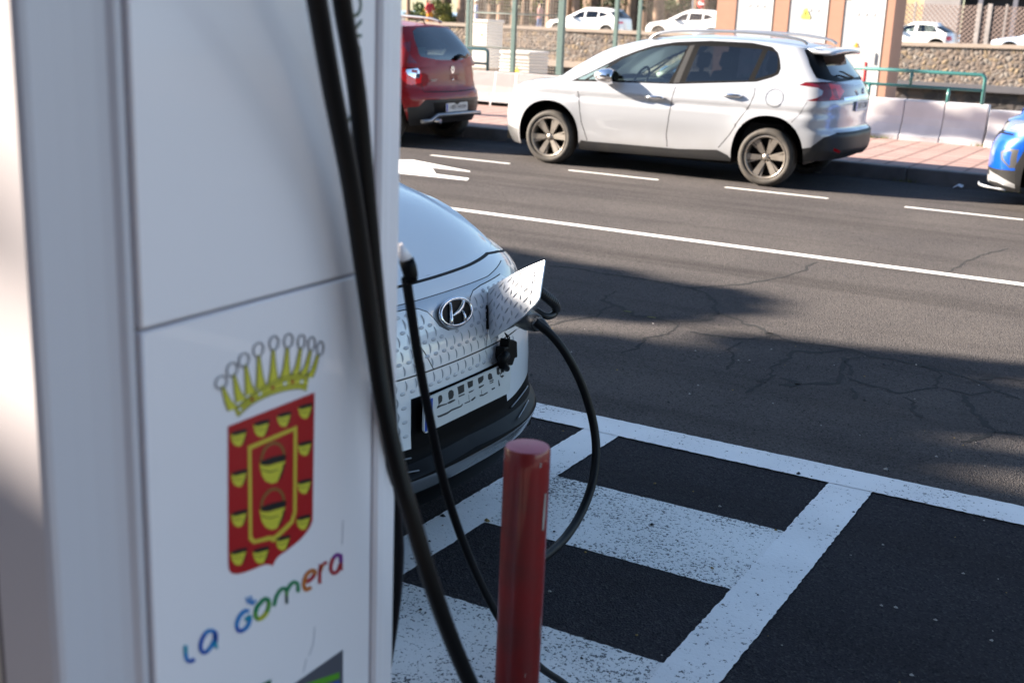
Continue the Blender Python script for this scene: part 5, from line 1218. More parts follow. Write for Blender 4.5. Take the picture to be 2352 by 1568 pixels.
    caps = [dict(args=(low, zt, sp1([0, .3, .8, 1.4], [.89, .95, 1.02, 1.08]), -1, 1.3), names={'*': ('hood', 'paint')}), dict(args=(up, uzt, sp1([1.4, 2.2, 3.0, 3.6], [1.42, 1.53, 1.54, 1.495]), 0, 5), names={'*': ('roof', 'paint')})]
    ob = build_car(dict(M=M, low=low, up=up, zb=zb, zt=zt, uzb=uzb, uzt=uzt, lowreg=lowreg, upreg=upreg, style=st, caps=caps, R=.315, wheels=(.82, 3.42), wy=.85, rimr=.2, spokes=5, wstyle='plain', arches=[FA, RA], floor=(.1, 3.95), step=.06, estep=.03,
              cabin=dict(x0=1.2, x1=3.4, z=1.03, seats=(2.25, 3.0))), root)
    for sd in (1, -1):
        b = MB(); b.tube(spline([(1.9, sd*.56, 1.50), (2.05, sd*.56, 1.56), (2.6, sd*.555, 1.59), (3.2, sd*.55, 1.575), (3.42, sd*.55, 1.53)], 4), .02, 8); b.build('roof_rail', M['satin'], root)
    b = MB(); b.tube([(4.00, -.74, .335), (4.05, -.60, .345), (4.09, -.52, .41), (4.095, 0, .41), (4.09, .50, .40), (4.07, .53, .39)], .026, 10); b.build('skid_bar', M['satin'], root)
    b = MB(); b.tube([(3.9, -.40, .33), (4.06, -.40, .33)], .028, 12); b.build('exhaust_pipe', M['chrome'], root)
    add_plate(root, Vector((4.045, -.005, .49)), (1, 0, .04), .52, .11, '1489 HNW', M)
    p, n = low.spot('r', .002, .955)
    b = MB(); b.prism([(-.035, .045), (.035, .045), (.036, 0), (.02, -.035), (0, -.05), (-.02, -.035), (-.036, 0)], p-Vector((.004, 0, 0)), (0, 1, 0), (0, 0, 1), (1, 0, 0), .012); em = b.build('badge', M['chrome'], root)
    b = MB(); b.prism([(-.016, .02), (.016, .02), (.012, -.01), (0, -.025), (-.012, -.01)], p+Vector((.009, 0, 0)), (0, 1, 0), (0, 0, 1), (1, 0, 0), .002); b.build('badge_inset', M['clad'], em)
    p, n = low.spot('r', .38, .83, -1); put_text('SANDERO', p+Vector((.003, 0, 0)), (0, 1, 0), (0, 0, 1), (1, 0, 0), .045, M['satin'], root, 'model_lettering')
    b = MB(); b.lathe([(.001, .004), (.014, .004), (.014, 0)], 12, axis='X', c=(3.975, 0, .83)); b.build('tailgate_lock', M['chrome'], root)
    b = MB(); b.tube([(3.95, .10, 1.085), (3.93, .2, 1.12), (3.90, .36, 1.115), (3.90, .44, 1.095)], [.022, .03, .02, .006], 8); b.build('rear_wiper', M['black'], root)
    b = MB(); b.tube([(3.42, -.05, 1.53), (3.52, -.05, 1.57), (3.56, -.05, 1.50)], .008, 6); b.build('aerial', M['black'], root)
    b = MB(); b.rbox(3.60, 3.62, -.30, -.12, 1.12, 1.22, .005); b.build('parcel_box', mat('pale_green_box', (.25, .32, .2), .6), root)
red_car()

# ------------------------------------------------------------------ blue car entering the frame on the right
def blue_car():
    root = empty('parked_car', (-1.99, 13.62, 0), 0, 'bright blue crossover at the right edge, showing its nose with silver skid trim', 'car')
    M = dict(MATC); M['paint'] = paint('bright_blue_paint', (.005, .085, .48), .35, .28)
    w = ([.18, .3, .5, .7, .85, .95, 1.05, 1.3, 1.5], [.82, .86, .88, .885, .88, .86, .82, .72, .6])
    low = Wrap(([.16, .2, .26, .32, .42, .6, .70, .76, .86, .93, 1.0], [.22, .11, .03, .03, .02, .03, .06, .10, .14, .3, .6]), ([.2, .6, 1.0], [4.0, 4.1, 4.0]), w, ([.2, .5, .8, .95], [.42, .42, .55, .8]), .4, 2.6, nf=2.7)
    up = Wrap(([.95, 1.05, 1.3, 1.5, 1.6], [.9, 1.1, 1.6, 2.0, 2.2]), ([.95, 1.3, 1.5], [3.95, 3.8, 3.6]), (w[0], [q-.001 for q in w[1]]), .22, .36, 2.3)
    zt = sp1([-.8, -.3, 0, 1.2, 2.6, 3.4], [.92, .90, .93, 1.0, 1.06, 1.06]); zb = sp1([-.8, 0, 3.4], [.2, .2, .25]); uzb = sp1([-.8, 3.1], [.88, .94]); uzt = sp1([-.8, 0, 1.2, 3.1], [1.5, 1.48, 1.5, 1.48])
    FA = arch_poly(.83, .33, .40, .75, .12); RA = arch_poly(3.4, .33, .40, .76, .12)
    lowreg = [('grille', 'f', [(0, .40), (.40, .42), (.50, .62), (.56, .74), (0, .76)]),
              ('trimlow', 'm', [('f', 0, .40), ('f', .5, .40), ('f', .8, .405), ('s', .35, .41), ('s', .5, .43), ('s', .5, .1), ('f', 0, .1)]),
              ('skid', 'm', [('f', 0, .30), ('f', .6, .32), ('s', .09, .375), ('s', .20, .345), ('s', .42, .262), ('s', .42, .23), ('s', .2, .275), ('s', .10, .27), ('f', .6, .25), ('f', 0, .25)]),
              ('fog', 'm', [('s', .20, .575), ('s', .26, .615), ('s', .375, .615), ('s', .38, .44), ('s', .31, .43), ('s', .215, .50)]), ('fogin', 'm', [('s', .225, .565), ('s', .27, .59), ('s', .31, .59), ('s', .31, .46), ('s', .30, .455), ('s', .24, .51)]),
              ('lampd', 'm', [('f', .42, .86), ('f', .84, .85), ('s', .17, .755), ('s', .30, .755), ('s', .30, .74), ('s', .12, .735), ('f', .42, .80)]),  # black strip along the lower edge of the headlight
              ('lamp', 'm', [('f', .60, .87), ('s', .14, .80), ('s', .16, .77), ('s', .34, .77), ('s', .62, .84), ('s', .85, .91), ('s', .5, .90), ('s', .2, .868)]),
              ('lampi', 's', [(.24, .80), (.34, .80), (.5, .85), (.45, .87), (.3, .84)]),
              ('clad', 's', [(.4, .1), (.36, .45), (.44, .66), (.6, .78), (.83, .80), (1.06, .78), (1.22, .66), (1.30, .40), (3.0, .38), (3.05, .1)]),
              (None, 's', FA), (None, 's', RA)]
    upreg = [('windscreen', 'm', [('f', 0, .98), ('f', .62, .98), ('f', .60, 1.30), ('f', .52, 1.46), ('f', 0, 1.48)]), ('win', 's', [(1.5, 1.04), (1.95, 1.36), (2.3, 1.43), (3.2, 1.40), (3.45, 1.14), (2.3, 1.06)])]
    st = {'*': ('body', 'paint', '*'), 'grille': ('grille', 'black', 'both'), 'trimlow': ('lower_bumper', 'gm', 'both'), 'skid': ('skid_trim', 'satinw', 'both'), 'fog': ('fog_light_frame', 'rim', 'side'), 'fogin': ('fog_light', 'paint', 'side'), 'lampd': ('headlight_black_strip', 'black', 'both'),
          'lamp': ('headlight', 'white', 'side'), 'lampi': ('headlight_core', 'satin', 'side'), 'clad': ('wheel_arch_cladding', 'clad', 'side'), 'windscreen': ('windscreen', 'glass', 'both'), 'win': ('side_window', 'tint', 'side')}
    M['white'] = mat('smoked_lens', (.10, .12, .15), .1, coat=1.); M['rim'] = mat('frame_grey', (.10, .10, .105), .35, .5); M['gm'] = mat('gunmetal', (.05, .05, .052), .35, .5); M['satinw'] = mat('silver_trim', (.42, .43, .45), .3, .5)
    caps = [dict(args=(low, zt, sp1([0, .2, .5, .9, 1.4], [.92, .965, 1.01, 1.05, 1.08]), -1, 1.35), names={'*': ('hood', 'paint')}), dict(args=(up, uzt, sp1([1.4, 2.2, 3.0, 3.6], [1.42, 1.55, 1.55, 1.48]), 0, 5), names={'*': ('roof', 'paint')})]
    build_car(dict(M=M, low=low, up=up, zb=zb, zt=zt, uzb=uzb, uzt=uzt, lowreg=lowreg, upreg=upreg, style=st, caps=caps, R=.33, wheels=(.83, 3.4), wy=.86, spokes=5, wstyle='plain', arches=[FA, RA], floor=(.15, 3.95), step=.05, estep=.025), root)
    b = MB(); b.tube(spline([(-.0, -.55, .235), (.03, -.70, .232), (.12, -.80, .225), (.30, -.86, .215)], 4), [.008]*4+[.014]*5+[.010]*4, 8); b.build('skid_lip', M['satinw'], root)
blue_car()

# ------------------------------------------------------------------ cars on the upper street
UZ = .50
def far_car(x, y, z, col, label, kind='suv', pcol=None, flip=False):
    root = empty('parked_car', (x, y, z), 0, label, 'car', 'white cars parked along the upper street')
    M = dict(MATC); M['paint'] = MATS.get('far_'+col) or paint('far_'+col, pcol, 0, .3)
    MATS['far_'+col] = M['paint']
    s = dict(suv=(4.45, 1.62, 1.06, .36), hatch=(3.75, 1.42, .93, .30), low=(4.3, 1.45, .95, .31))[kind]; Lc, H, bz, R = s; dz = H-1.55
    k = Lc/4.2
    w = ([.2, .4, .7, bz-.1, bz, bz+.15, H-.12, H], [.82, .87, .89, .88, .83, .77, .62, .56])
    tail = .16 if kind == 'suv' else .28
    low = Wrap(([.2, .35, .6, .8, bz-.1, bz], [.12, 0, 0, .08, .3, .75]), ([.2, .5, .75, bz, bz+.1], [Lc-.12, Lc, Lc-.03, Lc-.08, Lc-.12]), w, .6, .42, 2.7)
    up = Wrap(([bz-.1, bz, H-.25, H-.08, H], [.95*k, 1.1*k, 1.65*k, 2.0*k, 2.3*k]), ([bz-.1, bz+.05, H-.1, H], [Lc-.06, Lc-.10, Lc-.14-tail*2, Lc-.3-tail*2]), (w[0], [q-.001 for q in w[1]]), .22, .34, 2.3)
    zt = sp1([-.8, -.2, 0, 1.2, 2.7, 3.5], [bz-.2, bz-.18, bz-.12, bz-.03, bz+.04, bz+.04]); zb = sp1([-.8, 3.5], [.22, .25]); uzb = sp1([-.8, 3.1], [bz-.15, bz-.08]); uzt = sp1([-.8, 0, 1.2, 3.1], [H-.06, H-.08, H-.05, H-.08])
    f, r = .85*k, Lc-.78*k
    FA = arch_poly(f, R, .40, R+.44, .12); RA = arch_poly(r, R, .40, R+.44, .12)
    ww = {'suv': [[(1.55*k, bz), (1.9*k, H-.28), (2.2*k, H-.2), (2.2*k, bz+.02)], [(2.28*k, H-.19), (2.9*k, H-.19), (2.9*k, bz+.05), (2.28*k, bz+.02)], [(2.96*k, H-.2), (3.2*k, H-.26), (3.5*k, bz+.2), (2.96*k, bz+.06)]],
          'hatch': [[(1.35*k, bz+.03), (1.85*k, H-.2), (2.3*k, H-.12), (2.3*k, bz+.03)], [(2.45*k, H-.12), (3.15*k, H-.14), (3.4*k, bz+.12), (3.35*k, bz+.06), (2.45*k, bz+.04)]]}[kind if kind != 'low' else 'suv']
    lowreg = [('head', 's', [(.1, bz-.36), (.5, bz-.22), (.75, bz-.16), (.3, bz-.2)]), ('tailc', 'm', [('s', Lc-.45, bz-.06), ('r', .5, bz-.04), ('r', .5, bz-.18), ('s', Lc-.3, bz-.18)]) if kind == 'suv' else ('tailc', 'm', [('s', Lc-.30, bz-.05), ('r', .62, bz-.05), ('r', .62, bz-.28), ('s', Lc-.30, bz-.28)]),
              ('refl', 'r', [(.5, .38), (.75, .38), (.75, .43), (.5, .43)]), (None, 's', FA), (None, 's', RA)]
    upreg = [('windscreen', 'm', [('f', 0, bz), ('f', .62, bz), ('f', .5, H-.12), ('f', 0, H-.1)])]+[('win', 's', p) for p in ww]+[('rear', 'm', [('s', Lc-.62-tail, H-.2), ('s', Lc-.42, bz+.06), ('r', .5, bz+.06), ('r', 0, bz+.06), ('r', 0, H-.14), ('r', .45, H-.16)])]
    st = {'*': ('body', 'paint', '*'), 'head': ('headlight', 'white', 'side'), 'tailc': ('rear_light', 'redbright', 'side'), 'refl': ('rear_reflector', 'redbright', 'side'), 'windscreen': ('windscreen', 'tint', 'both'), 'win': ('side_window', 'tint' if kind == 'suv' else 'glass', 'side'), 'rear': ('rear_window', 'darkglass', 'both')}
    caps = [dict(args=(low, zt, sp1([0, .3, .8, 1.4], [bz-.2, bz-.11, bz-.02, bz+.05]), -1, 1.4), kw=dict(step=.12, estep=.06), names={'*': ('hood', 'paint')}), dict(args=(up, uzt, sp1([1.6*k, 2.3*k, 3.0*k, 3.6*k], [H-.08, H, H, H-.06]), 0, 5), kw=dict(step=.12, estep=.06), names={'*': ('roof', 'paint')})]
    build_car(dict(M=M, low=low, up=up, zb=zb, zt=zt, uzb=uzb, uzt=uzt, lowreg=lowreg, upreg=upreg, style=st, caps=caps, R=R, wheels=(f, r), wy=.84, rimr=R*.65, spokes=5, wstyle='plain', arches=[FA, RA], floor=(.2, Lc-.15), step=.14, estep=.06, cabin=dict(x0=1.2*k, x1=3.5*k, z=bz, seats=(2.2*k, 3.0*k))), root)
    for sd in (1, -1):
        b = MB(); b.rbox(1.55*k, 1.72*k, min(sd*.86, sd*1.04), max(sd*.86, sd*1.04), bz-.02, bz+.14, .04); b.build('wing_mirror', M['paint'], root)
    return root
YC = 57.4
a = at(1250, 60, YC-.9); far_car(a.x-.15, YC, UZ-.03, 'white', 'white sport utility car on the upper street, behind the tall fence post', 'suv', (.8, .8, .8))
a = at(1477, 60, YC-.9); far_car(a.x-.1, YC, UZ+.05, 'white', 'white sport utility car on the upper street, half hidden by the orange pillar', 'suv', (.8, .8, .8))
a = at(2204, 80, YC+.3); far_car(a.x-3.78, YC, at(2140, 51, YC).z-1.42, 'white', 'small old white hatchback on the upper street, right of the orange building', 'hatch', (.8, .8, .8))
a = at(2285, 92, YC-.5); far_car(a.x-.2, YC, at(2300, 88, YC).z-.86, 'paleblue', 'pale car nose on the upper street at the right edge', 'low', (.55, .62, .75))
# ------------------------------------------------------------------ upper street, stone walls
def tri(pts): return [Vector(p) for p in pts]
WST = stone_wall_mat('rubble_stone', [(.13, .10, .082), (.18, .14, .112), (.09, .076, .07), (.20, .15, .10), (.15, .122, .105), (.19, .168, .15)], (.15, .12, .10), 5.2)
WDK = stone_wall_mat('shaded_stone', [(.035, .03, .03), (.06, .05, .048), (.045, .04, .042), (.08, .06, .05)], (.05, .045, .04), 2.6)  # shade on the lower wall, painted in as a darker stone
COP = mat('coping_concrete', (.33, .27, .225), .9, noise=(2.5, .5, (.25, .20, .17)))
LED = mat('shaded_grey_ledge', (.10, .098, .11), .85, noise=(1.5, .6, (.075, .07, .08)))  # dark grey takes in the shade lying on the right-hand ledge
def wall_run(name, label, x0, z0t, x1, z1t, y, zb0, zb1, th, m, cop=None, led=None):
    r = empty(name, ((x0+x1)/2, y, -1.6), 0, label, 'wall'); O = Vector(((x0+x1)/2, y, -1.6))
    def bar(nm, ya, yb, a0, a1, b0, b1, mm):
        b = MB(); vs = [(x0, ya, a0), (x1, ya, b0), (x1, yb, b0), (x0, yb, a0), (x0, ya, a1), (x1, ya, b1), (x1, yb, b1), (x0, yb, a1)]
        b.add([Vector(v)-O for v in vs], [(0, 1, 2, 3), (4, 7, 6, 5), (0, 4, 5, 1), (1, 5, 6, 2), (2, 6, 7, 3), (3, 7, 4, 0)]); b.build(nm, mm, r)
    bar('stone_face', y, y+th, -1.6 if led is None else zb0, z0t-.16, zb1 if led else -1.6, z1t-.16, m)
    bar('coping', y-.07, y+th+.05, z0t-.16, z0t, z1t-.16, z1t, cop or COP)
    if led:
        bar('ledge', y-.30, y+th, zb0-.28, zb0, zb1-.28, zb1, led)
        bar('lower_face', y+.02, y+th, -1.6, zb0-.28, -1.6, zb1-.28, WDK)
    return r
WY = 55
wall_run('retaining_wall', 'long brown rubble stone wall with pale coping behind the wire fence', -75, .93, -12.6, 1.09, WY, -.60, -.52, .5, WST, None, COP)
wall_run('retaining_wall', 'rubble stone wall with dark grey ledge, right of the orange building', -12.59, 1.12, 40, 2.1, WY-.35, -.46, -.25, .85, WST, None, LED)
def upper_street():
    b = MB(); b.add([(-300, WY+.5, .45), (-12.6, WY+.5, .53), (60, WY+.5, 1.35), (300, WY+.5, 1.35), (300, 140, 1.35), (60, 140, 1.35), (-12.6, 140, .5), (-300, 140, .45)], [(0, 1, 6, 7), (1, 2, 5, 6), (2, 3, 4, 5)])
    struct(b.build('upper_street', mat('upper_street_asphalt', (.12, .11, .10), .9)))
upper_street()

# ------------------------------------------------------------------ orange transformer building
def kiosk():
    Y = 23.0; X = lambda px, py=30: at(px, py, Y).x
    xe = [X(1645.6), X(1690), X(1776), X(1811.6), X(1902.5), X(1937.5), X(2034.5), X(2054.5)]
    O = Vector(((xe[0]+xe[-1])/2, Y, .12)); r = empty('transformer_building', tuple(O), 0, 'orange brown electricity building with three tall pale metal doors', 'building')
    orange = mat('orange_render', (.37, .205, .145), .9, noise=(5, .5, (.32, .175, .125)), bump=(60, .3, .004)); door = mat('door_pale_grey', (.42, .43, .44), .45); gap = mat('door_shadow_gap', (.10, .11, .12), .7)
    def bx(nm, *a, m=orange, par=r):
        b = MB(); b.box(*a); b.v = [tuple(Vector(v)-O) for v in b.v]; return b.build(nm, m, par)
    for i in (0, 2, 4, 6): bx('pillar', xe[i], xe[i+1], Y, Y+.55, .12, 3.3)
    bx('wall', xe[0]+.02, xe[-1]-.02, Y+.35, Y+.95, .12, 3.28); bx('roof', xe[0]-.12, xe[-1]+.12, Y-.12, Y+1.1, 3.3, 3.48)
    warn = mat('warning_yellow', (.75, .68, .12), .5); warn2 = mat('warning_orange', (.80, .42, .02), .5); blk = MATC['platetext']
    hin = mat('vent_slot', (.48, .49, .50), .5)
    for k, i in enumerate((1, 3, 5)):
        a, c = xe[i], xe[i+1]
        bx('door_gap', a+.002, c-.002, Y+.30, Y+.34, .13, 3.29, m=gap)
        d = empty('door', (0, 0, 0)); d.parent = r
        bx('door_leaf', a+.012, c-.035, Y+.012, Y+.16, .16, 3.27, m=door, par=d)
        bx('door_frame', c-.033, c-.008, Y-.01, Y+.16, .14, 3.28, m=mat('door_frame', (.55, .56, .56), .4), par=d)
        bx('handle', c-.13, c-.10, Y-.03, Y+.012, 1.05, 1.25, m=hin, par=d)
        for q in (.33, .52, .71):
            z = at(1750, (14, 20, 25)[k], Y).z; xx = a+(c-a)*q; bx('vent_slot', xx-.03, xx+.03, Y+.006, Y+.0125, z-.02, z+.02, m=hin, par=d)
    def sign(px, py, s, m, lab):
        v = at(px, py, Y+.10); b = MB(); b.prism([(-s/2, 0), (s/2, 0), (0, s*.9)], Vector((v.x, Y+.006, v.z-s*.45))-O, (1, 0, 0), (0, 0, 1), (0, -1, 0), .006); o = b.build('warning_sign', m, r)
        b = MB(); u = s*.05; c = Vector((v.x, Y-.0005, v.z-s*.45))-O
        b.prism([(-u*.2, u*11), (u*2, u*11), (u*.6, u*7), (u*2, u*7), (-u*1, u*2), (0, u*6), (-u*1.6, u*6)], c, (1, 0, 0), (0, 0, 1), (0, -1, 0), .002); b.build('lightning_mark', blk, o)
        return o
    s1 = sign(1854, 30, .19, warn, ''); sign(1969.5, 103, .085, warn2, '')
    v = at(1854, 40, Y+.1); b = MB(); b.box(v.x-.08, v.x+.08, Y+.004, Y+.0115, v.z-.03, v.z-.0); b.v = [tuple(Vector(q)-O) for q in b.v]; b.build('sign_text_bar', warn, r)
    v = at(1950, 0, Y+.1); b = MB(); b.box(v.x-.09, v.x+.05, Y+.004, Y+.0115, v.z, v.z+.04); b.v = [tuple(Vector(q)-O) for q in b.v]; b.build('name_plate', blk, r)
kiosk()
v = at(1985, 175, 20.6)
b = MB(); b.lathe([(.035, 0), (.035, 1.0), (.02, 1.02), (.001, 1.025)], 16, axis='Z'); o = b.build('marker_post', mat('marker_red', (.6, .03, .03), .5)); o.location = (v.x, 20.6, .12); tag(o, 'slim red post in front of the orange building, behind the teal railing', 'post')

# ------------------------------------------------------------------ wire fence with green posts
GRN = mat('fence_green', (.10, .16, .15), .5, noise=(20, .5, (.07, .11, .10))); WIR = mat('fence_wire', (.16, .13, .11), .6); RUST = mat('rust', (.25, .10, .04), .9)
def fence(x0, x1, y, zb_, zt_, posts, rails, label, cell=.055, wr=.0035, name='wire_fence', post_r=.05, pm=None, wm=None, diag=False, y1=None):
    y1 = y if y1 is None else y1
    O = Vector(((x0+x1)/2, y, zb_)); r = empty(name, tuple(O), 0, label, 'fence'); yy = lambda x: y+(y1-y)*(x-x0)/(x1-x0)
    for (px, pr) in posts:
        b = MB(); b.rbox(px-pr, px+pr, yy(px)-pr*.7, yy(px)+pr*.7, zb_, zt_+.1, .008); b.v = [tuple(Vector(v)-O) for v in b.v]; b.build('post', pm or GRN, r)
    for z in rails:
        b = MB(); b.tube([Vector((x0, yy(x0), z))-O, Vector((x1, yy(x1), z))-O], .018, 8); b.build('rail', pm or GRN, r)
    b = MB()
    def wire(p, q):
        p, q = Vector(p)-O, Vector(q)-O; t = (q-p).normalized(); n = Vector((0, 1, 0)); s = t.cross(n)*wr; n = n*wr
        b.add([p+s, p-s-n, p-s+n, q+s, q-s-n, q-s+n], [(0, 1, 4, 3), (1, 2, 5, 4), (2, 0, 3, 5)])
    if not diag:
        k = int((x1-x0)/cell)
        for i in range(k+1): x = x0+i*cell; wire((x, yy(x)-.02, zb_+.05), (x, yy(x)-.02, zt_))
        for j in range(int((zt_-zb_)/cell)): z = zb_+.05+j*cell; wire((x0, yy(x0)-.02, z), (x1, yy(x1)-.02, z))
    else:
        h = zt_-zb_; k = int((x1-x0+h)/cell)
        for i in range(k+1):
            for s in (1, -1):
                xa = x0-h*(s > 0)+i*cell+(h if s < 0 else 0)*0; p = (xa, zb_); q = (xa+h*s if s > 0 else xa-h, zt_)
                if s < 0: p = (xa, zb_); q = (xa-h, zt_)
                A, B_ = np.array(p, float), np.array(q, float)
                t0, t1 = 0., 1.
                for lim, sg in ((x0, 1), (x1, -1)):
                    dx = B_[0]-A[0]; t = (lim-A[0])/dx
                    if (dx*sg) > 0: t0 = max(t0, t)
                    else: t1 = min(t1, t)
                if t1 > t0+.01:
                    a_, c_ = A+(B_-A)*t0, A+(B_-A)*t1; wire((a_[0], y-.02, a_[1]), (c_[0], y-.02, c_[1]))
    b.build('wire_mesh', wm or WIR, r); return r
FY = 20.3; fx = lambda px, py=60, Y=FY: at(px, py, Y).x
zr1, zr2 = at(1180, 33, FY).z, at(1180, 112, FY).z
fence(fx(1070), fx(1292), FY, .12, 3.2, [(fx(1075), .035), (fx(1083), .03), (fx(1181), .045), (fx(1290), .062)], [zr1, zr2], 'wire mesh fence with dark green posts and two rails behind the louvred box')
fence(fx(1292), fx(1480, 60, 27.2), FY, .12, 3.4, [(fx(1424, 60, 24.6), .045), (fx(1474, 60, 26.8), .045)], [], 'wire mesh fence side running back from the thick green post', y1=27.2, wr=.0025)
fence(fx(1480, 60, 27.25), fx(1660, 60, 27.25), 27.25, .12, 3.4, [(fx(1655, 60, 27.25), .045)], [], 'wire mesh fence stretch along the ravine edge, left of the orange building', wr=.0025)
# ------------------------------------------------------------------ white cabinets
CABW = mat('cabinet_white', (.60, .59, .57), .5, noise=(3, .4, (.68, .66, .62)))
def cab():
    Y = 21.6; a, c = at(1085, 48, Y), at(1121, 50, Y); zt_ = at(1105, 47, Y).z; r = empty('electric_cabinet', ((a.x+c.x)/2, Y, .12), 0, 'tall white electrical cabinet with a tiny yellow sticker, beside the green fence post', 'cabinet'); O = Vector(((a.x+c.x)/2, Y, .12))
    w = (c.x-a.x)/2; h = zt_-.12
    b = MB(); b.rbox(-w, w, 0, .62, .45, h, .03); b.build('cabinet_body', CABW, r); b = MB(); b.rbox(-w-.02, w+.02, -.02, .64, h-.05, h+.02, .02); b.build('cabinet_lid', CABW, r)
    b = MB(); b.box(-w+.03, w-.03, .02, .60, 0, .45); b.build('plinth', COP, r)
    b = MB(); b.prism([(-.03, 0), (.03, 0), (0, .05)], (.05, -.003, h-.30), (1, 0, 0), (0, 0, 1), (0, -1, 0), .003); b.build('warning_sticker', mat('sticker_yellow', (.8, .55, .02), .5), r)
cab()
def louvre():
    Y = 20.9; a, c, d = at(1151, 122, Y), at(1216, 124, Y), at(1252, 124, Y); zt_ = at(1180, 121, Y).z; O = Vector(((a.x+c.x)/2, Y, .12)); r = empty('louvred_box', tuple(O), 0, 'low white louvred metal box with a yellow triangle behind the white barriers', 'box')
    w = (c.x-a.x)/2; D = .75; h = zt_-.12
    b = MB(); b.rbox(-w, w, 0, D, 0, h, .02)
    for k in range(11):
        z = h-.10-k*.062
        b.rbox(-w-.02, w+.02, -.02, D+.02, z-.02, z+.012, .008)
    b.build('louvres', CABW, r); b = MB(); b.rbox(-w-.03, w+.03, -.03, D+.03, h-.03, h+.03, .02); b.build('lid', CABW, r)
    b = MB(); b.prism([(-.10, 0), (.10, 0), (0, .19)], (.06, -.024, h-.45), (1, 0, 0), (0, 0, 1), (0, -1, 0), .004); b.build('warning_sign', mat('sign_yellow', (.80, .55, .02), .5), r)
louvre()

# ------------------------------------------------------------------ trees
BARK = mat('palm_bark', (.16, .105, .07), .95, noise=(4, .8, (.07, .05, .04)), bump=(6, .8, .05)); BARK2 = mat('sunlit_bark', (.30, .20, .14), .95, noise=(5, .7, (.14, .09, .07)), bump=(6, .8, .05))
LEAF = [mat('leaf_dark', (.030, .055, .016), .6), mat('leaf_mid', (.055, .09, .02), .6), mat('leaf_olive', (.11, .12, .022), .6), mat('leaf_yellowish', (.20, .19, .03), .6)]
def crown(b, c, rad, n, size, cols=(0, 1, 2), squash=(1, 1, .8), clumps=0):
    """leaf-sized faces in clumps through an uneven volume"""
    cl = []
    for i in range(clumps or max(6, int(n/90))):
        while True:
            p = rng.normal(size=3); p /= np.linalg.norm(p); rr = rng.random()**.4
            break
        cl.append((p*rr*np.array(squash)*rad, rng.uniform(.22, .42)*rad, random.choice(cols)))
    for i in range(n):
        cc, cr, m = cl[i % len(cl)]; p = rng.normal(size=3); p = p/np.linalg.norm(p)*(rng.random()**.5)*cr*np.array((1, 1, .75))+cc+np.array(c)
        d1 = rng.normal(size=3); d1 /= np.linalg.norm(d1); d2 = np.cross(d1, rng.normal(size=3)); d2 /= np.linalg.norm(d2); s = size*rng.uniform(.6, 1.4)
        b.add([p-d1*s, p+d2*s*.45, p+d1*s, p-d2*s*.45], [(0, 1, 2, 3)], m=m)
def palm(x, y, z, h, label, lean=0, r=.16, m=None, fr=16, group='palm trees beyond the upper street', seed=0):
    o = empty('palm_tree', (x, y, z), 0, label, 'tree', group)
    b = MB(); pts = [(lean*(t**1.5), 0, h*t) for t in np.linspace(0, 1, 14)]; rr = [r*(1.35-.45*t+(.08 if i % 2 else 0)) for i, t in enumerate(np.linspace(0, 1, 14))]; b.tube(pts, rr, 10); b.build('trunk', m or BARK, o)
    b = MB(); top = np.array(pts[-1]); rs = np.random.default_rng(seed+5)
    for k in range(fr):
        a = 2*math.pi*k/fr+rs.uniform(-.2, .2); el = rs.uniform(-.2, 1.1); L = rs.uniform(2.0, 2.8)
        prev = None
        for i in range(9):
            t = i/8; rad = L*t*math.cos(el*(1-t*.5)); zz = L*t*math.sin(el)-1.6*t*t
            p = top+np.array((math.cos(a)*rad, math.sin(a)*rad, zz))
            if prev is not None:
                side = np.array((-math.sin(a), math.cos(a), 0)); w = .35*math.sin(math.pi*min(1, t*.95+.05))
                for s in (1, -1):
                    b.add([prev, p, p+side*s*w+np.array((0, 0, -.25*w)), ], [(0, 1, 2)], m=rs.integers(0, 3))
            prev = p
    b.build('crown', LEAF, o); return o
i = 0
for (px, Y, h, r_, mm, lab) in ((938, 61, 7, .10, BARK2, 'slim pale palm trunk beyond the upper street, at the edge of the charging station'), (981, 64, 7.5, .12, BARK2, 'thin palm trunk against the sky, left of the person in red'),
        (1025, 63, 6.5, .26, BARK, 'thick dark palm trunk against the sky, right of the person in red'), (1060, 62, 7, .22, BARK2, 'brown palm trunk just left of the first fence posts'), (1100, 66, 7, .25, BARK2, 'palm trunk behind the white electrical cabinet'),
        (1128, 68, 6.5, .22, BARK, 'dark palm trunk between the first two fence posts'), (1150, 72, 7, .2, BARK2, 'pale palm trunk between the first two fence posts'), (1205, 65, 7.5, .2, BARK, 'palm trunk left of the walking person'), (1262, 70, 6.5, .18, BARK2, 'pale palm trunk just left of the thick fence post'),
        (1322, 64, 7, .18, BARK2, 'thin sunlit palm trunk above the first white sport utility car'), (1360, 73, 7, .3, BARK, 'thick dark palm trunk above the first white sport utility car'), (1405, 68, 7, .2, BARK, 'palm trunk above the tail of the first white sport utility car'),
        (1448, 64, 7, .2, BARK, 'dark palm trunk between the two narrower fence posts'), (1512, 66, 7, .24, BARK2, 'palm trunk above the bonnet of the second white sport utility car'), (1560, 70, 6.5, .28, BARK2, 'brown palm trunk above the second white sport utility car'), (1600, 64, 7, .2, BARK, 'dark palm trunk beside the blue sign pole')):
    v = at(px, 45, Y); palm(v.x, Y, UZ, h, lab, random.uniform(-.4, .4), r_, mm, seed=i); i += 1
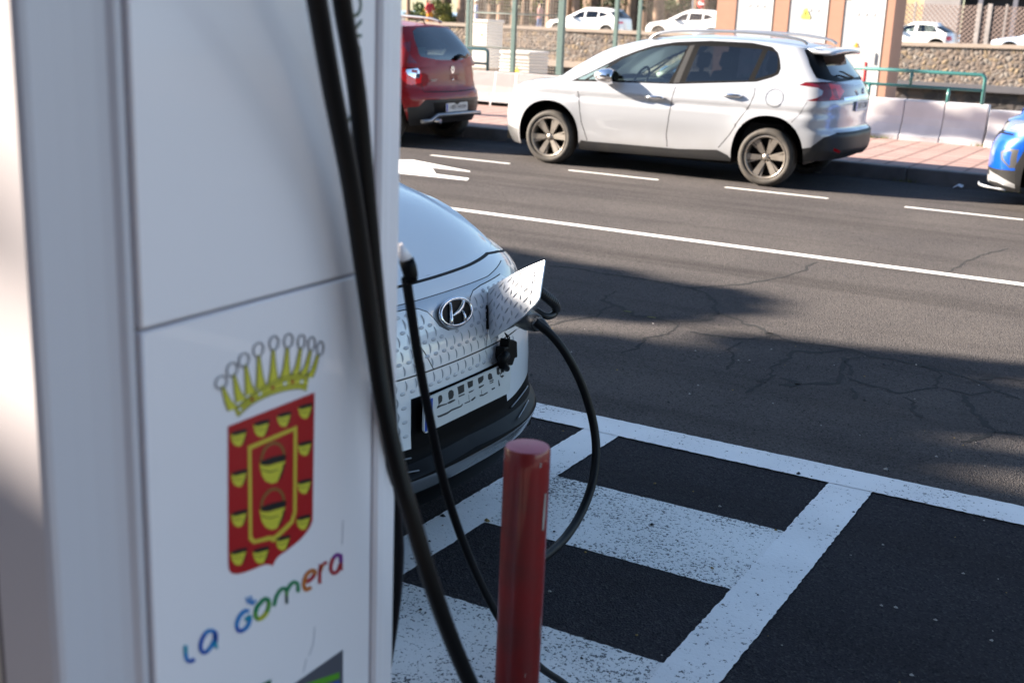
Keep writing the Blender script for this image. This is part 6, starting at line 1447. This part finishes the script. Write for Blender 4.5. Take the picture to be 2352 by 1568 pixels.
def shrub(px, Y, h, w, label, cols, z=UZ, n=500):
    v = at(px, 45, Y); o = empty('shrub', (v.x, Y, z), 0, label, 'shrub', 'shrubs beyond the upper street')
    b = MB(); 
    for k in range(6): a = k*1.05; b.tube([(0, 0, 0), (w*.25*math.cos(a), w*.25*math.sin(a), h*.6)], [.05, .02], 5)
    b.build('stems', BARK, o)
    b = MB(); crown(b, (0, 0, h*.55), w, n, .10, cols, (1, .8, h/(2.0*w))); b.build('foliage', LEAF, o)
shrub(960, 62, 1.2, 1.2, 'low olive bush left of the person in red', (1, 2), n=900)
shrub(1012, 62, 1.9, 1.4, 'bright yellow green bush right of the person in red', (2, 3, 3), n=1300)
shrub(1045, 63, 1.4, .9, 'dark green bush between two palm trunks', (1, 2), n=700)
shrub(975, 66, 1.5, 1.0, 'dark bush behind the person in red', (0, 1), n=600)
shrub(1185, 67, 2.6, 1.6, 'dark bush behind the wire fence, between palm trunks', (0, 1, 2), n=900)
shrub(1380, 67, 3.0, 2.2, 'dark green bush above the first white sport utility car', (0, 1, 2), n=1200)
shrub(1530, 68, 2.8, 2.0, 'dark bush above the second white sport utility car', (0, 1), n=1000)
# long shaded house behind the palms
def back_house():
    x0, x1 = at(1092, 40, 78).x, at(1700, 40, 78).x; O = Vector(((x0+x1)/2, 78, UZ)); r = empty('terrace_building', tuple(O), 0, 'long dark brown building behind the palm trunks, mostly in shade', 'building'); w = (x1-x0)/2
    br = mat('brown_facade', (.13, .085, .06), .9, noise=(.7, .8, (.06, .045, .04))); dk = mat('dark_opening', (.02, .018, .018), .8); lt = mat('tan_column', (.28, .20, .15), .9)
    b = MB(); b.box(-w, w, .5, 8, 0, 6); b.build('wall', br, r)
    k = 14
    for i in range(k):
        x = -w+(i+.5)*2*w/k; b = MB(); b.box(x-.8, x+.75, .42, .5, .2, 2.6); b.build('opening', dk, r); b = MB(); b.box(x+.85, x+1.15, -.2, .4, 0, 3.2); b.build('column', lt, r)
    b = MB(); b.box(-w-.4, w+.4, -.6, 8.4, 6, 6.3); b.build('roof', dk, r)
back_house()
def right_house():
    Y = 74; x0, x1 = at(2062, 30, Y).x, at(2600, 30, Y).x; O = Vector(((x0+x1)/2, Y, .8)); r = empty('garage_building', tuple(O), 0, 'building with dark open ground floor and grey column, above the small white hatchback', 'building'); L_ = lambda px: at(px, 30, Y).x-O.x
    b = MB(); b.box(L_(2062), L_(2120), .0, .5, 0, 6); b.build('wall', mat('ochre_render', (.42, .30, .14), .9, noise=(.8, .7, (.55, .50, .42))), r)
    b = MB(); b.box(L_(2122), L_(2205), -.3, .6, 0, 6); b.build('column', mat('grey_column', (.30, .28, .28), .9, noise=(1, .6, (.22, .2, .2))), r)
    b = MB(); b.box(L_(2206), L_(2600), .8, 8, 0, 6); b.build('shaded_opening', mat('dark_interior', (.018, .018, .022), .7), r)
    b = MB(); b.box(L_(2206), L_(2600), 0, .7, 1.9+1.0, 6); b.build('upper_wall', mat('charcoal_wall', (.03, .03, .035), .8), r)
    for px in (2250, 2330): b = MB(); b.box(L_(px)-.12, L_(px)+.12, -.1, .2, 0, 3.2); b.build('pillar', mat('steel_pillar', (.12, .12, .15), .6), r)
right_house()
fy = 62.0; z0f = 1.0
fence(at(2064, 40, fy).x, at(2500, 40, fy).x, fy, z0f-.3, at(2250, 14, fy).z, [(at(2248, 40, fy).x, .10), (at(2272, 40, fy).x, .10), (at(2310, 40, fy).x, .05), (at(2070, 40, fy).x, .06), (at(2100, 40, fy).x, .05)], [], 'diamond mesh fence with tall posts behind the small white hatchback', cell=.22, wr=.022, name='mesh_fence', pm=mat('fence_post_grey', (.32, .29, .28), .7, noise=(6, .6, (.18, .16, .15))), wm=mat('brown_mesh', (.15, .11, .10), .8), diag=True)
b = MB(); b.tube([(0, 0, 0), (0, 0, 6)], .04, 8); o = b.build('sign_pole', mat('pole_grey', (.3, .32, .38), .5)); v = at(1590, 30, 60.5); o.location = (v.x, 60.5, UZ); tag(o, 'thin blue grey pole above the second white sport utility car', 'pole')
def sign():
    v = at(1612, 10, 61); r = empty('road_sign', (v.x, 61, UZ), 0, 'small red and white sign on a pole, just left of the orange pillar', 'sign'); b = MB(); b.tube([(0, 0, 0), (0, 0, v.z-UZ)], .035, 8); b.build('pole', mat('pole_pale', (.5, .5, .52), .5), r)
    b = MB(); b.lathe([(.001, -.05), (.22, -.05), (.22, -.02), (.001, -.02)], 24, c=(0, 0, v.z-UZ)); b.build('disc', mat('sign_red', (.6, .03, .03), .5), r); b = MB(); b.box(-.15, .15, -.06, -.055, v.z-UZ-.04, v.z-UZ+.04); b.build('bar', mat('sign_white', (.8, .8, .8), .5), r)
sign()

# ------------------------------------------------------------------ people in the distance
SKIN = mat('skin', (.45, .25, .17), .6)
def person(px, Y, H, label, top, bottom, hair, z=UZ, walk=.12, face=0., hat=None):
    v = at(px, 45, Y); r = empty('person', (v.x, Y, z), face, label, 'person'); k = H/1.75
    J = dict(pel=(0, 0, .95), sp=(0, 0, 1.15), ch=(0, .0, 1.36), nk=(0, 0, 1.50), hd=(.01, 0, 1.60), ht=(.01, 0, 1.74),
             lh=(0, .09, .90), lk=(walk*.6, .10, .50), la=(walk*.9, .10, .08), lt=(walk*.9+.15, .11, .03), rh=(0, -.09, .90), rk=(-walk*.2, -.10, .50), ra=(-walk*1.6, -.10, .10), rt=(-walk*1.6+.15, -.11, .03),
             ls=(0, .18, 1.43), le=(-.06, .23, 1.16), lw=(.06, .22, .93), lf=(.10, .21, .84), rs=(0, -.18, 1.43), re=(-.02, -.23, 1.16), rw=(.12, -.20, .98), rf=(.18, -.19, .92))
    E = [('pel', 'sp'), ('sp', 'ch'), ('ch', 'nk'), ('nk', 'hd'), ('hd', 'ht'), ('pel', 'lh'), ('lh', 'lk'), ('lk', 'la'), ('la', 'lt'), ('pel', 'rh'), ('rh', 'rk'), ('rk', 'ra'), ('ra', 'rt'), ('ch', 'ls'), ('ls', 'le'), ('le', 'lw'), ('lw', 'lf'), ('ch', 'rs'), ('rs', 're'), ('re', 'rw'), ('rw', 'rf')]
    RAD = dict(pel=(.13, .10), sp=(.12, .09), ch=(.15, .10), nk=(.055, .055), hd=(.085, .075), ht=(.07, .06), lh=(.085, .085), rh=(.085, .085), lk=(.06, .06), rk=(.06, .06), la=(.04, .04), ra=(.04, .04), lt=(.035, .03), rt=(.035, .03), ls=(.06, .06), rs=(.06, .06), le=(.042, .042), re=(.042, .042), lw=(.03, .03), rw=(.03, .03), lf=(.035, .02), rf=(.035, .02))
    names = list(J); me = bpy.data.meshes.new('body'); me.from_pydata([tuple(c*k for c in J[n]) for n in names], [(names.index(a), names.index(b_)) for a, b_ in E], [])
    o = link(bpy.data.objects.new('body', me), r); md = o.modifiers.new('s', 'SKIN'); o.modifiers.new('u', 'SUBSURF').levels = 1
    for i_, n in enumerate(names): me.skin_vertices[0].data[i_].radius = tuple(c*k for c in RAD[n]); me.skin_vertices[0].data[i_].use_root = n == 'pel'
    dg = bpy.context.evaluated_depsgraph_get(); m2 = bpy.data.meshes.new_from_object(o.evaluated_get(dg)); o.modifiers.clear(); o.data = m2; m2.name = 'body'
    m2.materials.clear(); m2.materials.append(SKIN)
    # clothing: shell copies of the body, pushed out
    def cloth(nm, fn, m, off):
        b = bmesh.new(); b.from_mesh(m2); b.normal_update()
        bmesh.ops.delete(b, geom=[f for f in b.faces if not fn(f.calc_center_median()/k)], context='FACES')
        for vt in b.verts: vt.co += vt.normal*off
        me3 = bpy.data.meshes.new(nm); b.to_mesh(me3); b.free(); me3.materials.append(m); me3.polygons.foreach_set('use_smooth', [True]*len(me3.polygons)); link(bpy.data.objects.new(nm, me3), r)
    cloth('shirt', lambda c: .92 < c.z < 1.49 and not (abs(c.y) > .2 and c.z < 1.1), top, .014); cloth('trousers', lambda c: .1 < c.z < .98 and abs(c.y) < .19, bottom, .016); cloth('shoes', lambda c: c.z < .12, MATC['trim'], .012)
    cloth('hair', lambda c: c.z > 1.64 or (c.z > 1.55 and c.x < -.03), hair, .02)
    m2.polygons.foreach_set('use_smooth', [True]*len(m2.polygons))
    if hat:
        b = MB(); b.lathe([(.20, 1.70*k), (.11, 1.72*k), (.10, 1.80*k), (.001, 1.83*k)], 16, axis='Z'); b.build('hat', hat, r)
    return r
person(987, 60.2, 1.72, 'person in a red top, orange shorts and pale hat, above the red car', mat('red_shirt', (.45, .03, .04), .8), mat('orange_shorts', (.75, .28, .03), .8), MATC['trim'], face=-.8, hat=mat('pale_hat', (.75, .68, .58), .8))
person(1240, 60, 1.72, 'person in pink top and blue jeans walking near the thick fence post', mat('pink_shirt', (.55, .30, .28), .8), mat('blue_jeans', (.10, .16, .32), .8), MATC['trim'], face=3.0)
person(1094, 61, 1.75, 'person in blue with a white hat, behind the tall white cabinet', mat('blue_shirt', (.25, .33, .55), .8), mat('blue_trousers', (.20, .26, .45), .8), MATC['trim'], face=.5, hat=mat('white_hat', (.8, .8, .78), .8))

# ------------------------------------------------------------------ trees and a shelter outside the frame, whose shade falls across the bays
def shade_tree(x, y, h, rad, n, label, size=.10, seed=0, cl=0, sq=(1, 1, .6)):
    o = empty('street_tree', (x, y, .13), 0, label, 'tree', 'street trees on the near pavement')
    b = MB(); b.tube([(0, 0, 0), (.05, .02, h*.45), (0, .05, h*.8)], [.17, .13, .07], 10)
    for k in range(6):
        a = k*1.05+.3; b.tube([(.04, .02, h*.5), (rad*.35*math.cos(a), rad*.35*math.sin(a), h*.72), (rad*.7*math.cos(a), rad*.7*math.sin(a), h*.88)], [.08, .05, .02], 6)
    b.build('trunk', BARK, o)
    b = MB(); crown(b, (0, 0, h), rad, n, size, (0, 1, 2), sq, cl); b.build('crown', LEAF, o); return o
HOLES = [[(-1.5, 5.36), (-.8, 5.50), (-.72, 5.70), (-1.45, 5.50)], [(-1.0, 6.30), (-.2, 6.34), (.3, 6.40), (.3, 6.70), (-.3, 6.64), (-1.0, 6.44)], [(-.90, 5.20), (-.2, 5.32), (.3, 5.40), (.3, 5.76), (-.3, 5.68), (-.9, 5.36)], [(-.80, 4.80), (-.2, 4.74), (.3, 4.80), (.3, 5.20), (-.3, 5.16), (-.8, 4.95)], [(-.06, 4.25), (.13, 3.80), (.75, 3.78), (.75, 4.35)]]
_k = 1/math.tan(SUN_EL)
def EQ(x, y, z): return (x+z*_k*math.cos(SUN_AZ), y+z*_k*math.sin(SUN_AZ))
HOLES[-1] = [EQ(-2.02, 3.41, .90), EQ(-1.985, 3.385, .80), EQ(-1.80, 3.30, .745), EQ(-1.6, 3.15, .80), EQ(-1.6, 3.4, 1.05), EQ(-1.85, 3.5, 1.05)]
HOLES = [[(float(p[0]), float(p[1])) for p in h] for h in HOLES]
def in_hole(x, y):
    for h in HOLES:
        r = False; j = len(h)-1
        for i in range(len(h)):
            if (h[i][1] > y) != (h[j][1] > y) and x < (h[j][0]-h[i][0])*(y-h[i][1])/(h[j][1]-h[i][1])+h[i][0]: r = not r
            j = i
        if r: return True
    return False
def clump_for(pts, H, thick, label, n=2500, size=.12):
    """tree whose crown is a set of leafy boughs; pts = (ground x, y, rx, ry) of the patches it shades, H = bough height"""
    k = 1/math.tan(SUN_EL); dx, dy = -k*math.cos(SUN_AZ), -k*math.sin(SUN_AZ)
    C = [(x+H*dx, y+H*dy, H, rx, ry) for x, y, rx, ry in pts]
    cx = sum(c[0] for c in C)/len(C); cy = min(1.0, sum(c[1] for c in C)/len(C)-.5)
    o = empty('street_tree', (cx, cy, .13), 0, label, 'tree', 'street trees on the near pavement'); b = MB(); b.tube([(0, 0, 0), (.1, .05, H*.5), (0, 0, H*.9)], [.2, .15, .08], 10)
    for c in C: b.tube([(0, 0, H*.55), ((c[0]-cx)*.5, (c[1]-cy)*.5, H*.8), (c[0]-cx, c[1]-cy, H-.13)], [.09, .06, .025], 6)
    b.build('trunk', BARK, o); b = MB()
    for x, y, z, rx, ry in C:
        area = rx*ry; m_ = int(n*max(.012, area)); size_ = min(size, ry*1.3)
        for i_ in range(m_):
            a = rng.uniform(0, 2*math.pi); q = math.sqrt(rng.random())
            if in_hole(x-H*dx+rx*q*math.cos(a), y-H*dy+ry*q*math.sin(a)): continue
            p = np.array((x-cx+rx*q*math.cos(a), y-cy+ry*q*math.sin(a), z-.13+rng.normal()*thick))
            # keep the shade where it belongs when the leaf sits higher or lower
            dz = p[2]-(z-.13); p[0] += dz*dx; p[1] += dz*dy
            d1 = rng.normal(size=3); d1 /= np.linalg.norm(d1); d2 = np.cross(d1, rng.normal(size=3)); d2 /= np.linalg.norm(d2); s = size_*rng.uniform(.6, 1.4)
            b.add([p-d1*s, p+d2*s*.5, p+d1*s, p-d2*s*.5], [(0, 1, 2, 3)], m=int(rng.integers(0, 3)))
    b.build('crown', LEAF, o); return o
# tongue of shade over the lane and the big pool of shade over the bays (ground x, y, half sizes)
tong = [(-4.6, 7.0, 1.0, .75), (-3.6, 6.85, .8, .78), (-3.0, 6.88, .58, .58), (-2.62, 7.15, .36, .40)]
clump_for(tong, 5.2, .25, 'broad street tree outside the frame whose bough shades the lane')
pool = [(*EQ(-1.2, .89, 1.472), .10, .035), (*EQ(-1.25, .89, 1.0), .42, .30), (.95, 2.65, .5, .45), (.5, 1.2, .6, .5), (-5.0, 4.6, 1.6, 1.35), (-3.3, 4.4, 1.1, 1.3), (-2.6, 4.9, .8, 1.05), (-1.9, 4.7, .9, 1.35), (-1.1, 4.2, .9, .95), (-.4, 3.6, .9, 1.0), (.5, 3.2, 1.0, 1.1), (-1.6, 3.0, 1.6, 1.1), (-3.6, 2.6, 1.4, 1.1), (-.6, 2.0, 1.6, 1.0), (-2.2, 1.3, 1.6, 1.0), (-.15, 1.5, .8, .8), (-4.4, 2.0, 1.3, 1.4), (-6.0, 3.6, 1.2, 1.3)]
clump_for(pool, 5.6, .3, 'dense street tree outside the frame shading the charging bays', n=3200)
fing = [(-.9, 6.15, .9, .55), (-.1, 6.35, .8, .65), (-.4, 5.6, .9, .5), (-.3, 5.1, .8, .45), (-1.3, 5.6, .7, .5), (.5, 6.4, .6, .6), (-1.5, 6.25, .75, .30), (-.75, 6.55, .60, .16), (-.2, 6.05, .9, .28), (-1.2, 5.95, .7, .2), (.6, 5.9, .9, .5), (-.2, 5.25, .7, .16), (.5, 4.8, .7, .35)]
clump_for(fing, 6.4, .2, 'tall street tree outside the frame with long thin boughs', n=2600)

def bough_stripes():
    pts = []
    for (xa, za, xb, zb, r_) in ((-4.5, .66, -3.55, .40, .030), (-3.95, .72, -2.85, .46, .040), (-4.5, .42, -3.3, .20, .035), (-3.3, .40, -2.3, .18, .035), (-3.3, .74, -2.0, .50, .02)):
        for i_ in range(12):
            t = i_/11; x, y = EQ(xa+(xb-xa)*t, 18.1, za+(zb-za)*t); pts.append((x, y, .06, r_))
    return pts
st_ = bough_stripes()
k_ = 1/math.tan(SUN_EL); 
o_ = None
def far_tree():
    H = 5.0; dx, dy = -k_*math.cos(SUN_AZ), -k_*math.sin(SUN_AZ); cx, cy = -11.9, 15.6
    o = empty('street_tree', (cx, cy, .16), 0, 'street tree on the far pavement, its trunk hidden behind the charging station', 'tree')
    b = MB(); b.tube([(0, 0, 0), (.1, .05, H*.5), (0, 0, H*.95)], [.16, .13, .08], 10)
    for x, y, rx, ry in st_[::5]: b.tube([(0, 0, H*.8), (x+H*dx-cx, y+H*dy-cy, H-.16)], [.035, .012], 5)
    b.build('trunk', BARK, o); b = MB()
    for x, y, rx, ry in st_:
        for q_ in range(26):
            p = np.array((x+H*dx-cx+rng.uniform(-rx, rx), y+H*dy-cy+rng.uniform(-ry, ry), H-.16+rng.normal()*.05)); d1 = rng.normal(size=3); d1 /= np.linalg.norm(d1); d2 = np.cross(d1, rng.normal(size=3)); d2 /= np.linalg.norm(d2); s = .055
            b.add([p-d1*s, p+d2*s*.5, p+d1*s, p-d2*s*.5], [(0, 1, 2, 3)], m=int(rng.integers(0, 3)))
    b.build('crown', LEAF, o)
far_tree()
def near_building():
    r = empty('apartment_building', (-14, -7, .13), 0, 'plain apartment building on the near side of the street, outside the frame', 'building')
    b = MB(); b.box(-34, 34, -10, 0, 0, 9); b.build('wall', mat('near_facade', (.12, .105, .10), .9, noise=(.4, .6, (.12, .105, .10))), r)
    dk = mat('window_dark', (.03, .035, .04), .1); fr = mat('window_frame', (.4, .4, .4), .5)
    for fl_ in range(3):
        for i_ in range(16):
            x = -32+i_*4.2; z = 1.1+fl_*3.1
            w_ = MB(); w_.box(x-.75, x+.75, .0, .05, z, z+1.4); o = w_.build('window', dk, r)
    b = MB(); b.box(-34.3, 34.3, -10.3, .4, 9, 9.3); b.build('roof', fr, r)
near_building()

_ord = ['first', 'second', 'third', 'fourth', 'fifth', 'sixth', 'seventh', 'eighth']; _h = {}
for o in sorted([o for o in bpy.data.objects if 'hidden behind' in o.get('label', '') and o.get('category') == 'barrier'], key=lambda o: -o.location.x):
    l_ = o['label']; _h[l_] = _h.get(l_, -1)+1; o['label'] = l_.replace('white concrete barrier block', 'white concrete barrier block,')+', '+_ord[_h[l_]]+' from the right'

def skylight_blocker_tree():  # unseen tree, added only to cut skylight on the bay asphalt
    o = empty('street_tree', (1.6, -1.4, .13), 0, 'unseen tree added behind the camera, its crown cutting skylight over the charging bays', 'tree', 'street trees on the near pavement')
    b = MB(); b.tube([(0, 0, 0), (-.2, .2, 2.5), (-.8, .8, 5)], [.24, .2, .15], 10)
    for k in range(9):
        a = k*.7; b.tube([(-.8, .8, 5), (-2.2+1.6*math.cos(a), 2.6+1.6*math.sin(a), 6.2), (-3.6+3.6*math.cos(a), 4.6+3.4*math.sin(a), 7.4)], [.1, .06, .02], 6)
    b.build('trunk', BARK, o); b = MB(); crown(b, (-3.8, 4.9, 7.6), 4.6, 9000, .24, (0, 1, 2), (1, .85, .35), 70); b.build('crown', LEAF, o)
skylight_blocker_tree()

# small litter and weeds along the far kerb and the barriers
v = gnd(2188, 433, 0)
b = MB(); b.add([(0, 0, .0), (.05, .01, .03), (.10, -.01, .015), (.11, .04, .04), (.05, .06, .05), (.0, .05, .01)], [(0, 1, 4, 5), (1, 2, 3, 4)]); o = b.build('paper_scrap', mat('paper_white', (.6, .62, .66), .8)); o.location = (v.x, v.y, .004); tag(o, 'crumpled white paper scrap lying at the foot of the far kerb', 'litter')
b = MB()
for (cx_, cy_, z_) in [(-4.15, 18.02, .165), (-2.80, 18.02, .165), (-3.0, 14.45, .0), (-4.3, 18.0, .165), (-1.9, 14.44, 0)]:
    for k in range(26):
        x, y = cx_+rng.normal()*.07, cy_-abs(rng.normal())*.02; h_ = rng.uniform(.02, .06); a = rng.uniform(0, 6.28)
        b.add([(x-.004, y, z_), (x+.004, y, z_), (x+.02*math.cos(a), y+.02*math.sin(a), z_+h_)], [(0, 1, 2)], m=int(rng.integers(2, 4)))
o = b.build('weeds', LEAF); o['kind'] = 'stuff'; tag(o, 'tiny dry weeds growing at the foot of the barriers and the kerb', 'weeds')
